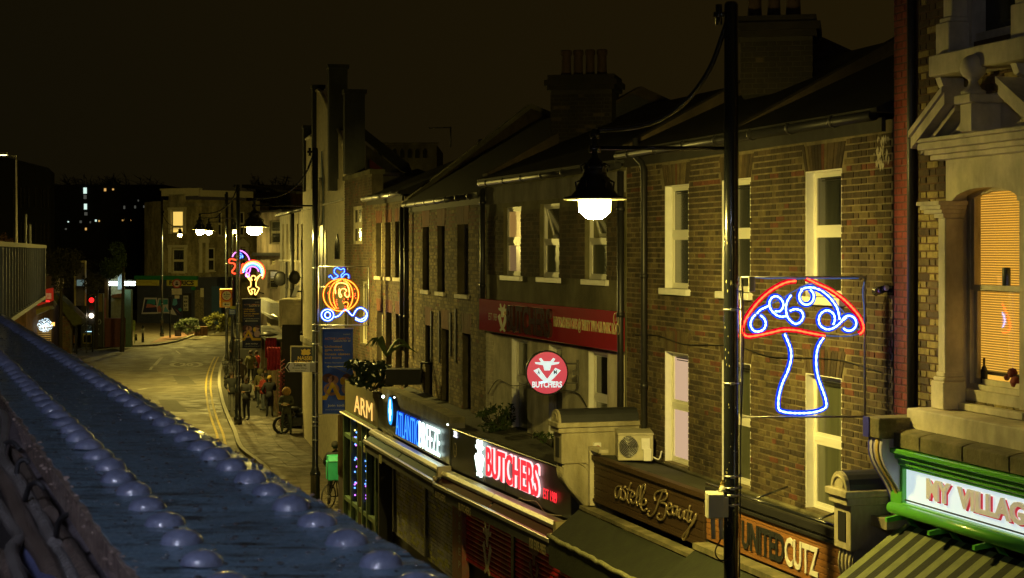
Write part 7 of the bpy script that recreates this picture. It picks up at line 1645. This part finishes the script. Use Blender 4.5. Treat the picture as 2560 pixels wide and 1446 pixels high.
F = CF(22, 60); sl_ = thing('platform_lamp', 'slim pale lamp post rising above the bridge at the left edge', 'lamp post', F.pt(0, -1, zt_)); z = lambda y: H + (YH - y) / 60
m = MB(); m.lathe(F.pt(0, -1, zt_), [(.07, 0), (.055, 1), (.035, z(388) - zt_)], 10); obj('post', m, mat('pale galvanised post', (.55, .5, .4), .5), sl_)
m = MB(); m.tube([F.pt(0, -1, z(388)), F.pt(-.45, -1, z(384))], .03, 6); obj('arm', m, steel, sl_); m = MB(); m.box(F, -.75, -.38, -1.08, -.92, z(384), z(378)); obj('head', m, steel, sl_)
m = MB(); m.box(F, -.72, -.40, -1.06, -.94, z(384) - .025, z(384) - .004); obj('lens', m, emi('platform lens', (1, .8, .3), 7), sl_)
F = CF(52, 60); gp_ = thing('white_posts', 'pair of short pale posts standing on the bridge', 'post', F.pt(0, -1, zt_)); 
for a in (-.09, .09):
    m = MB(); m.box(F, a - .035, a + .035, -1.03, -.97, zt_, z(535 if a < 0 else 560)); obj('upright', m, mat('pale post paint', (.25, .25, .22), .6), gp_)
pl_ = plant('embankment_bush', 'rust coloured bush on the embankment at the far left edge', CF(5, 52), 0, 0, zt_ - .3, 1.2, 1.2, 300, mat('rusty leaves', (.12, .05, .015), .8, var=.4), .07)
# building mass behind the left shops and along the viaduct
FLB = CF(200, 36); z = lambda y, s=36: H + (YH - y) / s; u = lambda x, s=36, c=200: (x - c) / s
vl = thing('viaduct_wall', 'dark brick viaduct wall with arches behind the left hand shops', 'wall', FLB.pt(0, -3, 0))
m = MB(); m.box(FLB, u(60), u(228), -9.5, -8, 0, z(690)); obj('wall', m, mat('sooty viaduct brick', (.06, .045, .03), .9, var=.5, scale=3, bump=.4), vl)
def ivy(px, py, w, h, s, label, m_=leafm, n=900, size=.12):
    F = CF(px, s); c = F.pt(0, 0, H + (YH - py) / s); r = thing('street_tree', label, 'tree', (c[0], c[1], 0)); t = MB(); t.tube([(c[0], c[1], 0), (c[0] + .1, c[1], c[2])], [.16, .08], 7); obj('trunk', t, bark, r)
    l = MB()
    for k in range(9): leaves(l, (c[0] + R.gauss(0, w / s / 4.5), c[1] + R.gauss(0, .5), c[2] + R.gauss(0, h / s / 5)), (w / s / 4, .7, h / s / 4.5), n // 9, size, shell=.2)
    obj('crown', l, m_, r, kind='stuff', recalc=False)
ivy(305, 655, 80, 90, 36, 'leafy street tree over the bright strip lights', n=1800)
ivy(150, 680, 130, 110, 37, 'dark leafy tree against the viaduct behind the left shops', mat('dull brown leaves', (.03, .028, .01), .9, var=.5), n=1800)  # leaves in a dull dark brown
ivy(240, 690, 90, 90, 35, 'dark tree behind the tall poster frame', mat('dull brown leaves', (.03, .028, .01)), n=1200)
# left shop with red sign and string light cluster
SL = Fac((70, 42), (160, 34.5)); ls = thing('red_sign_shop', 'small shop with a red lit sign and a bright cluster of string lights', 'shop', SL.pt(1, 0, 0))
m = MB(); m.box(SL, -1, SL.L, -3, 0, 0, SL.z(130, 690)); obj('wall', m, mat('dim orange brick wall', (.16, .08, .035), .9, var=.5, scale=4), ls)
F = CF(113, 40); z = lambda y: H + (YH - y) / 40; u = lambda x: (x - 113) / 40
m = MB(); m.poly(F, [(u(93), z(766)), (u(134), z(752)), (u(134), z(720)), (u(93), z(727))], 'uz', 0, .15); obj('red_sign', m, mat('red sign panel', (.32, .02, .015), .4, emit=(1, .05, .02), es=.12), ls)
m = MB(); text(m, F, 'VENTURA FOODS', u(98), u(130), z(748), z(733), .151, .01, bold=.03); obj('sign_lettering', m, mat('dim cream sign print', (.5, .4, .25), .6, emit=(1, .8, .4), es=.10), ls, recalc=False)
m = MB(); text(m, F, 'open daily', u(103), u(127), z(756), z(751), .151, .012, bold=.04); obj('red_lettering', m, emi('red tube letters', (1, .02, .02), 1.8), ls, recalc=False)
m = MB(); m.poly(F, [(u(86), z(792)), (u(135), z(772)), (u(132), z(764)), (u(92), z(775))], 'uz', .0, .8); obj('canopy', m, mat('dull gold canopy', (.2, .17, .05), .5), ls)
m = MB(); rr6 = random.Random(9)
for k in range(260):
    a = rr6.uniform(0, 6.28); q = rr6.random() ** .6; m.ball(F.pt(u(116) + .46 * q * math.cos(a), .3 + .05 * rr6.random(), z(813) + .44 * q * math.sin(a)), .014, 4)
obj('string_lights', m, emi('string light white', (.7, .9, 1), 3.5, False), ls, kind='stuff', recalc=False)
m = MB(); m.box(F, u(131), u(138), .1, .2, z(815), z(806)); obj('warm_lamp', m, emi('warm shop lamp', (1, .5, .12), 1.6), ls)
m = MB(); 
for k in range(9): m.box(F, u(88), u(128), .0, .05, z(853) + k * .12, z(853) + k * .12 + .07)
obj('lit_shutter', m, mat('lit slatted shutter', (.35, .25, .1), .6, emit=(1, .55, .12), es=.10), ls, kind='stuff')
m = MB(); m.box(F, u(76), u(84), .1, .2, z(830), z(820)); obj('blue_lamp', m, emi('small blue lamp', (.3, .8, 1), 1.2), ls)
# striped green awning with tall framed poster, stall column, speed of left pavement clutter
F = CF(175, 36.5); z = lambda y: H + (YH - y) / 36.5; u = lambda x: (x - 175) / 36.5
gw = thing('lean_awning', 'long dull green awning sloping down to the right beside the brick column', 'awning', F.pt(0, 0, 2))
m = MB(); m.poly(F, [(u(138), z(735)), (u(150), z(732)), (u(218), z(795)), (u(214), z(808)), (u(196), z(814))], 'uz', -.3, 1.2); obj('awning_sheet', m, mat('dull olive awning', (.075, .08, .02), .8, var=.3), gw)
m = MB(); m.tube([F.pt(u(200), .8, 0), F.pt(u(200), .8, z(805))], .05, 6); m.tube([F.pt(u(150), .0, 0), F.pt(u(150), .0, z(735))], .06, 6); obj('prop', m, ironD, gw)
bc = thing('brick_column', 'lit orange brick column standing by the left kerb', 'column', F.pt(-.2, .6, 0)); m = MB(); m.box(F, u(160), u(184), .3, .9, 0, z(790)); obj('shaft', m, mat('column mortar', (.2, .15, .07), .9), bc)
bricks(F, bc, u(160), u(184), .0, z(792), [], .9, [(brO, 3), (brY, 3), (brR, 3)], 90)
m = MB(); m.box(F, u(158.5), u(162), .9, .95, z(840), z(790)); obj('light_strip', m, mat('warm strip lamp', (.6, .5, .3), .5, emit=(1, .8, .3), es=.9), bc)
pf_ = thing('poster_frame', 'tall pale framed poster panel above the traffic light', 'poster', F.pt(.7, 0, 3)); m = MB(); fm_ = mat('brass poster frame', (.32, .27, .12), .5)
m.box(F, u(187), u(191), 0, .2, z(765), z(652)); m.box(F, u(213), u(216), 0, .2, z(765), z(652)); m.box(F, u(191), u(213), 0, .2, z(657), z(652)); obj('frame', m, fm_, pf_)
m = MB(); m.box(F, u(191), u(213), .05, .1, z(765), z(657)); obj('poster_sheet', m, mat('dim violet poster', (.10, .09, .11), .4, var=.6, scale=1.5), pf_)
m = MB(); m.box(F, u(193), u(211), .1, .11, z(715), z(700)); obj('lit_image', m, mat('pale poster image', (.2, .25, .25), .5, var=.9, scale=6, emit=(.5, .8, .8), es=.12), pf_)
m = MB(); m.box(F, u(186), u(188), -.2, 0, 0, z(765)); m.box(F, u(214), u(216), -.2, 0, 0, z(765)); obj('leg', m, ironD, pf_)
# graffiti cabin, doors and the strip lit kiosk
F = CF(250, 34.5); z = lambda y: H + (YH - y) / 34.5; u = lambda x: (x - 250) / 34.5
kc = thing('graffiti_cabin', 'dark tagged cabin front behind the traffic light', 'cabin', F.pt(-.5, 0, 0)); m = MB(); m.box(F, u(200), u(256), -1.5, -.2, 0, z(735)); obj('front', m, mat('dark olive panel', (.05, .05, .03), .7, var=.4), kc)
m = MB(); m.box(F, u(222), u(254), -.2, -.15, z(780), z(735)); obj('notice_board', m, mat('ochre board', (.22, .16, .05), .7, var=.3), kc)
m = MB(); tg = mat('pale tag paint', (.35, .36, .3), .7)
for L in ([(224, 818), (227, 800), (230, 812), (226, 817), (222, 821)], [(238, 800), (243, 807), (247, 799), (251, 805), (248, 811), (243, 809)], [(205, 815), (212, 808), (218, 815), (224, 810)], [(236, 822), (247, 838), (241, 830), (236, 840), (246, 822)]):
    m.tube(spline([F.pt(u(a), -.14, z(b)) for a, b in L], 4), .03, 4)
obj('tag_paint', m, tg, kc)
m = MB(); m.box(F, u(208), u(230), .0, .1, z(859), z(834)); obj('low_frame', m, mat('lit yellow frame', (.4, .33, .06), .6), kc); m = MB(); m.box(F, u(210), u(228), .1, .12, z(857), z(838)); obj('low_panel', m, dkglass, kc); m = MB(); m.box(F, u(215), u(231), .1, .14, z(830), z(828.4)); obj('blue_tube', m, emi('blue white tube', (.5, .85, 1), 1.5), kc)
m = MB(); m.box(F, u(187), u(195), .2, .3, z(858), z(838)); obj('poster', m, mat('orange small poster', (.5, .25, .08), .6), kc)
pb_ = thing('timber_post', 'tall timber utility post between the cabin and the brown container', 'post', F.pt(.45, 0, 0)); m = MB(); m.box(F, u(262), u(271), -.1, .1, 0, z(645)); obj('shaft', m, mat('worn timber', (.16, .11, .06), .8, var=.4, stretch=(3, 3, .4)), pb_)
m = MB(); m.box(F, u(262), u(266), .1, .12, z(830), z(745)); obj('pink_poster', m, mat('pink poster strip', (.3, .12, .15), .7, var=.3), pb_)
kk = thing('strip_lit_kiosk', 'kiosk with two pairs of bright white strip lights under its roof', 'kiosk', F.pt(1.5, -.5, 0))
m = MB(); m.box(F, u(272), u(300), -1.5, -.6, 0, z(683)); obj('wall', m, mat('kiosk pale wall', (.22, .22, .12), .7, var=.3), kk)
m = MB(); m.box(F, u(290), u(301), -.6, -.5, z(725), z(684)); obj('pale_panel', m, mat('pale blue panel', (.3, .38, .45), .6), kk)
m = MB(); m.poly(F, [(u(280), z(738)), (u(306), z(733)), (u(306), z(744)), (u(282), z(745))], 'uz', -.6, .3); obj('small_awning', m, mat('pinkish canopy', (.3, .15, .12), .7), kk)
m = MB(); m.box(F, u(306), u(322), -1.2, -.6, 0, z(725)); obj('side_wall', m, mat('green tinted wall', (.08, .14, .08), .7), kk)
tube_l = emi('white strip tube', (.80, 1, .93), 12)
for a, b, y in ((274, 294, 706), (274, 294, 712.5), (310, 339, 706), (310, 339, 712.5)):
    m = MB(); m.tube([F.pt(u(a), .1, z(y)), F.pt(u(b), .1, z(y))], .05, 6); obj('strip_light', m, tube_l, kk)
m = MB(); m.box(F, u(272), u(296), .0, .06, z(702), z(700.5)); m.box(F, u(308), u(341), .0, .06, z(702), z(700.5)); obj('light_batten', m, alu, kk)
ct = thing('brown_container', 'rust brown slatted container beside the kiosk', 'container', F.pt(1.2, .2, 0)); m = MB(); m.box(F, u(270), u(314), .0, .9, .1, z(795)); obj('body', m, mat('rust brown metal', (.11, .03, .018), .6, var=.25), ct, bevel=.02)
for k in range(8):
    m = MB(); m.box(F, u(271), u(313), .9, .93, .15 + k * .16, .25 + k * .16); obj('slat', m, mat('rust brown metal', (.11, .03, .018)), ct)
hv = thing('cone_sign', 'small lime and white board standing by the kiosk', 'sign board', CF(330, 33).pt(0, 0, 0)); F = CF(330, 33); m = MB(); m.box(F, -.25, .25, 0, .05, 1.0, 1.75); m.tube([F.pt(-.2, 0, 0), F.pt(-.2, 0, 1)], .03, 5); m.tube([F.pt(.2, 0, 0), F.pt(.2, 0, 1)], .03, 5); obj('board', m, mat('lime board', (.28, .36, .06), .6, var=.6, scale=4), hv)
# traffic light
F = CF(236, 36); z = lambda y: H + (YH - y) / 36; u = lambda x: (x - 236) / 36
tl = thing('traffic_light', 'traffic light showing red on its black post, left of the junction', 'traffic light', F.pt(0, .5, 0))
m = MB(); m.lathe(F.pt(0, .5, 0), [(.06, 0), (.06, z(738))], 8); obj('post', m, blackp, tl); m = MB(); m.box(F, u(226), u(245), .5, .75, z(812), z(740)); obj('head', m, blackm, tl, bevel=.03)
for y in (750, 769): m = MB(); m.poly(F, disc(F, 0, z(y), .17, 0, 16), 'uz', .75, .76); obj('lens', m, emi('red signal', (1, .01, .01), 3.0) if y == 750 else mat('dark amber lens', (.08, .01, .01), .4), tl)
m = MB(); m.ball(F.pt(0, .8, z(788.5)), .16, 12); obj('white_lamp', m, emi('round white lamp', (1, .85, .62), 8), tl)
# bollards, no vehicles sign, planters
for px, py, s, lab, h_ in ((357, 857, 32.6, 'pale topped bollard on the far pavement', 1.3), (340, 852, 32, 'short dark bollard left of the pale topped one', .5)):
    F = CF(px, s); b = thing('bollard', lab, 'bollard', F.pt(0, 0, 0)); m = MB(); m.lathe(F.pt(0, 0, 0), [(.12, 0), (.10, .1), (.08, h_ * .85), (.1, h_ * .87), (.06, h_)], 10); obj('shaft', m, blackp, b)
    m = MB(); m.lathe(F.pt(0, 0, h_ * .55), [(.092, 0), (.09, h_ * .25)], 10); obj('band', m, mat('reflective band', (.5, .5, .4), .5) if h_ > 1 else rendO, b)
F = CF(425, 31); z = lambda y: H + (YH - y) / 31; u = lambda x: (x - 425) / 31; nv = thing('no_vehicles_sign', 'round no vehicles sign with a red ring over a white plate', 'sign', F.pt(0, 0, 0))
m = MB(); m.lathe(F.pt(0, 0, 0), [(.09, 0), (.055, .2), (.055, z(745))], 8); m.box(F, -.02, u(442), -.03, .03, z(726), z(722)); m.box(F, -.12, .12, -.1, .1, z(775), z(742)); obj('post', m, blackp, nv)
c, zc = u(442.5), z(709); m = MB(); m.poly(F, disc(F, c, zc, .37, 0), 'uz', .05, .08, 0); m.poly(F, disc(F, c, zc, .28, 0), 'uz', .08, .09, 1)
m.poly(F, [(c - .13, zc - .14), (c + .13, zc - .14), (c + .13, zc - .05), (c + .07, zc), (c - .07, zc), (c - .13, zc - .05)], 'uz', .09, .1, 2); m.poly(F, [(c - .1, zc + .05), (c + .1, zc + .05), (c + .04, zc + .15), (c - .05, zc + .13)], 'uz', .09, .1, 2)
obj('face', m, [mat('red sign ring', (.45, .02, .02)), mat('pale pink sign face', (.6, .45, .38), .5, var=0), blackm], nv, recalc=False)
m = MB(); m.box(F, u(430), u(455), .05, .08, z(737), z(722)); m.box(F, u(437), u(449), .05, .08, z(747), z(739)); obj('plate', m, mat('shiny cream plate', (.65, .6, .4), .3, var=.2), nv)
F = CF(447, 30.8); abd = thing('sandwich_board', 'dark sandwich board with pale writing in front of the bush', 'sandwich board', F.pt(0, .3, 0))
m = MB(); m.box(F, -.27, .27, .28, .32, .1, .92); obj('board', m, mat('slate board', (.06, .06, .075), .6), abd); m = MB()
for k in range(5): m.box(F, -.2, .2, .32, .325, .25 + k * .12, .29 + k * .12)
obj('print', m, mat('chalk print', (.3, .3, .3), .7), abd)
plant('planter_bush', 'round green bush beside the sandwich board', CF(470, 31), 0, 0, .2, 1.9, 1.5, 1500, leafL, .08)
plant('grass_clump', 'tall yellow green grass clump behind the kerb', CF(533, 30), 0, -.6, .1, 1.9, 1.9, 1300, mat('yellow green grass', (.13, .13, .02), .8, var=.5), .12)
plant('grass_clump', 'second grass clump nearer the lamp posts', CF(558, 29), 0, -1.2, .1, 1.3, 1.4, 700, mat('yellow green grass', (.13, .13, .02)), .1)
F = CF(502, 30.5); pt_ = thing('timber_planter', 'row of brown timber planter tubs at the kerb', 'planter', F.pt(0, 0, 0))
for k in range(4): m = MB(); m.box(F, -.5 + k * .27, -.26 + k * .27, -.2, .2, .05, .82); obj('tub', m, mat('wet planter timber', (.16, .075, .03), .6, var=.4), pt_, bevel=.02)
# =====================================================================  near girder, rivets and conduits
DR = Vector((-2.19, 5.68, 0)).normalized()
GF_ = Fac(pos=(-.05 - DR.x * 1.5 / 1.0, 1.32 - DR.y * 1.5), t=(DR.x, DR.y)); GF_.n = (-DR.y, DR.x)      # u away from the eye along the girder, o to the left
ZG = H - .27
gd = thing('near_girder', 'blue painted riveted iron girder top running away from the camera', 'girder', GF_.pt(2, .12, ZG))
gpaint = bpy.data.materials.new('wet blue girder paint'); gpaint.use_nodes = True; nt = gpaint.node_tree; bs_ = nt.nodes['Principled BSDF']
def N(t, **k):
    n_ = nt.nodes.new(t)
    for a, b in k.items():
        if a in n_.inputs: n_.inputs[a].default_value = b
    return n_
geo = N('ShaderNodeNewGeometry'); mp = N('ShaderNodeMapping'); mp.inputs['Rotation'].default_value = (0, 0, -math.atan2(DR.y, DR.x)); mp.inputs['Scale'].default_value = (2.2, 14, 6)
nt.links.new(geo.outputs['Position'], mp.inputs['Vector'])
n1 = N('ShaderNodeTexNoise', Scale=5.0, Detail=7.0, Roughness=.7); nt.links.new(mp.outputs[0], n1.inputs['Vector']); n2 = N('ShaderNodeTexNoise', Scale=150.0, Detail=6.0); nt.links.new(geo.outputs['Position'], n2.inputs['Vector'])
cr_ = N('ShaderNodeValToRGB'); cr_.color_ramp.elements[0].position = .40; cr_.color_ramp.elements[0].color = (.016, .02, .017, 1); cr_.color_ramp.elements[1].position = .47; cr_.color_ramp.elements[1].color = (.085, .15, .20, 1)
e_ = cr_.color_ramp.elements.new(.75); e_.color = (.13, .20, .25, 1); nt.links.new(n1.outputs['Fac'], cr_.inputs['Fac']); nt.links.new(cr_.outputs['Color'], bs_.inputs['Base Color'])
mr_ = N('ShaderNodeMapRange'); mr_.inputs['From Min'].default_value = .35; mr_.inputs['From Max'].default_value = .6; bs_.inputs['Coat Weight'].default_value = .5; bs_.inputs['Coat Roughness'].default_value = .12; mr_.inputs['To Min'].default_value = .25; mr_.inputs['To Max'].default_value = .6; nt.links.new(n2.outputs['Fac'], mr_.inputs['Value']); nt.links.new(mr_.outputs[0], bs_.inputs['Roughness'])
bp_ = N('ShaderNodeBump', Strength=.35, Distance=.0015); nt.links.new(n2.outputs['Fac'], bp_.inputs['Height']); nt.links.new(bp_.outputs[0], bs_.inputs['Normal'])
gpaint2 = mat('rivet blue paint', (.16, .19, .29), .45, col2=(.05, .07, .12), scale=30, bump=.15, bscale=160, spec=.5, coat=.5)
Lg = 13.5
m = MB(); ny = 300; gw_ = .24; rg = random.Random(11)
# top plate with a ragged, flaking edge on both sides
PL, PR = [], []
for i in range(ny + 1):
    uu = Lg * (i / ny) ** 1.6; PR.append(GF_.pt(uu, -.0 + rg.uniform(-.0022, .0022), ZG + rg.uniform(-.001, .001))); PL.append(GF_.pt(uu, gw_ + rg.uniform(-.003, .003), ZG + rg.uniform(-.001, .001)))
k = 0
for i in range(ny):
    a, b, c, d = PR[i], PR[i + 1], PL[i + 1], PL[i]
    lo = lambda p: (p[0], p[1], p[2] - .022)
    m.add([a, b, c, d, lo(a), lo(b), lo(c), lo(d)], [(0, 1, 2, 3), (7, 6, 5, 4), (0, 4, 5, 1), (3, 2, 6, 7)])
obj('top_plate', m, gpaint, gd)
# raised cover strips under the rivet rows
m = MB(); rgp = mat('peeling gritty edge', (.42, .32, .26), .45, col2=(.12, .085, .065), scale=60, bump=.9, bscale=150, spec=.8, coat=.8)
for k in range(2600):
    uu = Lg * rg.random() ** 1.7; left = rg.random() < .62; o_ = (gw_ + rg.gauss(.001, .0035)) if left else rg.gauss(.0, .0022); rr_ = rg.uniform(.0008, .0030) * (1 if left else .8)
    c = GF_.pt(uu, o_, ZG - (rg.uniform(0, .02) if left else rg.uniform(-.001, .006))); m.ball(c, rr_, 5, 0, (1.5, 1.2, .8))
obj('flaking_edge', m, rgp, gd, kind='stuff', recalc=False)
m = MB(); m.box(GF_, 0, Lg, gw_ - .008, gw_ + .006, ZG - .030, ZG - .001); obj('edge_angle', m, rgp, gd)
m = MB(); m.box(GF_, 0, Lg, .09, .13, ZG - .9, ZG - .023); obj('web', m, mat('dark girder web', (.03, .03, .035), .6, var=.4), gd)
# water drops lying on the paint
m = MB(); 
for k in range(2600):
    uu = Lg * rg.random() ** 1.4; o_ = rg.uniform(.01, gw_ - .01); rr_ = rg.uniform(.001, .0036); m.ball(GF_.pt(uu, o_, ZG + .0006), rr_, 6, 0, (1, 1, .4))
obj('water_drops', m, mat('rain water', (.05, .055, .06), .02, var=0, spec=1.0, coat=1), gd, kind='stuff', recalc=False)
# rivets: one dome mesh shared
def rivet_mesh():
    m = MB(); pr = [(0.0195, 0)] + [(0.0195 * math.cos(t), .0118 * math.sin(t) + .0005) for t in [i * math.pi / 2 / 7 for i in range(1, 7)]]; m.lathe((0, 0, 0), [(.0208, -.001)] + pr + [(.002, .0124)], 20); me = bpy.data.meshes.new('rivet'); me.from_pydata(m.v, [], m.f); me.polygons.foreach_set('use_smooth', [True] * len(m.f)); me.materials.append(gpaint2); return me
rme = rivet_mesh(); base = wloc(gd)
for o_, n_, u0_ in ((.039, 132, 1.562), (.181, 132, 1.51)):
    for k in range(n_):
        uu = u0_ - .2 + k * .1078
        if uu > Lg - .1: continue
        q = bpy.data.objects.new('rivet', rme); COL.objects.link(q); q.parent = gd; q.location = Vector(GF_.pt(uu + rg.gauss(0, .0015), o_ + rg.gauss(0, .001), ZG + .0005)) - base; q.rotation_euler = (rg.gauss(0, .05), rg.gauss(0, .05), rg.uniform(0, 6)); k_ = rg.uniform(.94, 1.05); q.scale = (k_, k_, k_ * rg.uniform(.9, 1.1))
# conduits slung beside the girder
cd = thing('conduit_run', 'bundle of old metal conduits and clips beside the girder, bottom left', 'conduit', GF_.pt(2, .4, ZG - .2))
cm1 = mat('grimy steel conduit', (.22, .21, .20), .2, metal=.4, var=.35, scale=14, bump=.08, bscale=60); cm2 = mat('worn brown conduit', (.14, .11, .09), .26, metal=.3, var=.3, scale=14, bump=.10, bscale=60); cm3 = mat('blue plastic duct', (.07, .08, .16), .45, var=.3, bump=.2, bscale=50)
def cpt(px, py, d): return ((px - CX) / FP * d, d, H - (py - YH) / FP * d)
def conduit(pts, r_, m_, clip=True, nm='conduit_pipe'):
    m = MB(); P_ = [cpt(*p) for p in pts]; m.tube(spline(P_, 6), r_, 12); o = obj(nm, m, m_, cd)
    return o
Z0 = [(0, 1180), (40, 1105)]
conduit([(-60, 1010, 2.9), (8, 1040, 2.7), (12, 1100, 2.5), (8, 1150, 2.35), (45, 1200, 2.2), (100, 1290, 2.0), (140, 1365, 1.85)], .0085, cm1)
conduit([(28, 1112, 2.5), (50, 1155, 2.4), (80, 1210, 2.25), (105, 1250, 2.1), (125, 1290, 2.0)], .011, cm2)
conduit([(-20, 1120, 2.5), (20, 1210, 2.25), (70, 1330, 1.95), (115, 1400, 1.8), (150, 1480, 1.7)], .012, cm2)
conduit([(-20, 1240, 2.15), (25, 1310, 2.0), (48, 1345, 1.9), (28, 1375, 1.85), (40, 1420, 1.75), (60, 1480, 1.65)], .008, cm1)
conduit([(145, 1330, 1.95), (185, 1390, 1.82), (235, 1470, 1.7)], .011, cm2)
conduit([(85, 1275, 2.05), (100, 1310, 2.0), (120, 1350, 1.9), (160, 1400, 1.8), (200, 1480, 1.68)], .0075, cm1)
conduit([(75, 1385, 1.9), (95, 1410, 1.84), (118, 1445, 1.77), (140, 1500, 1.65)], .013, cm3)
conduit([(100, 1240, 2.3), (150, 1270, 2.2), (200, 1330, 2.05), (255, 1410, 1.9), (300, 1480, 1.8)], .019, mat('dark cable sleeve', (.10, .085, .09), .5, var=.4, bump=.3), nm='cable_sleeve')
conduit([(-30, 1380, 1.9), (20, 1420, 1.8), (60, 1490, 1.7)], .012, cm2)
conduit([(-10, 1040, 2.8), (25, 1060, 2.7), (40, 1110, 2.5), (60, 1160, 2.4), (110, 1215, 2.25)], .013, mat('dark cable sleeve', (.10, .085, .09)))
for pts in ([(0, 1115, 2.45), (30, 1105, 2.42), (50, 1125, 2.4)], [(40, 1205, 2.2), (45, 1160, 2.2), (62, 1150, 2.2), (72, 1160, 2.2)], [(62, 1252, 2.05), (75, 1215, 2.03), (95, 1208, 2.0), (112, 1225, 2.0)], [(140, 1340, 1.85), (150, 1300, 1.83), (180, 1285, 1.8), (195, 1300, 1.8)]):
    m = MB(); m.tube(spline([cpt(*p) for p in pts], 5), .0035, 6); obj('cable_tie', m, blackm, cd)
bkg = thing('girder_tray', 'dark cable tray floor below the conduits', 'tray', GF_.pt(2, .6, ZG - .4)); m = MB(); m.box(GF_, 0, Lg, gw_ + .04, gw_ + 1.6, ZG - .62, ZG - .58); m.box(GF_, 0, Lg, gw_ + .02, gw_ + .04, ZG - .62, ZG - .12); obj('tray_sheet', m, mat('dusty dark sheet', (.025, .022, .02), .7, var=.4, bump=.3), bkg)
# the platform's own strip lamps stand behind and above the camera
def plamp(p, col, pw, nm, lab):
    r = thing(nm, lab, 'lamp', p); m = MB(); m.tube([(p[0] - .6, p[1], p[2] + .06), (p[0] + .6, p[1], p[2] + .06)], .05, 8); obj('housing', m, alu, r)
    m = MB(); m.tube([(p[0] - .55, p[1], p[2]), (p[0] + .55, p[1], p[2])], .02, 8); obj('tube', m, emi('platform tube ' + nm, col, pw), r)
plamp((-1.2, -1.4, H + 2.0), (.72, .76, 1.0), 430, 'platform_strip_lamp', 'white platform strip lamp above and behind the viewpoint')
plamp((-2.6, -1.2, H + .9), (1, .16, .05), 16, 'platform_signal_lamp', 'dim red platform signal lamp behind and left of the viewpoint')
for o in bpy.data.objects:
    if o.type == 'MESH' and o.parent is None and 'kind' not in o and 'label' not in o: print('UNLABELLED', o.name)
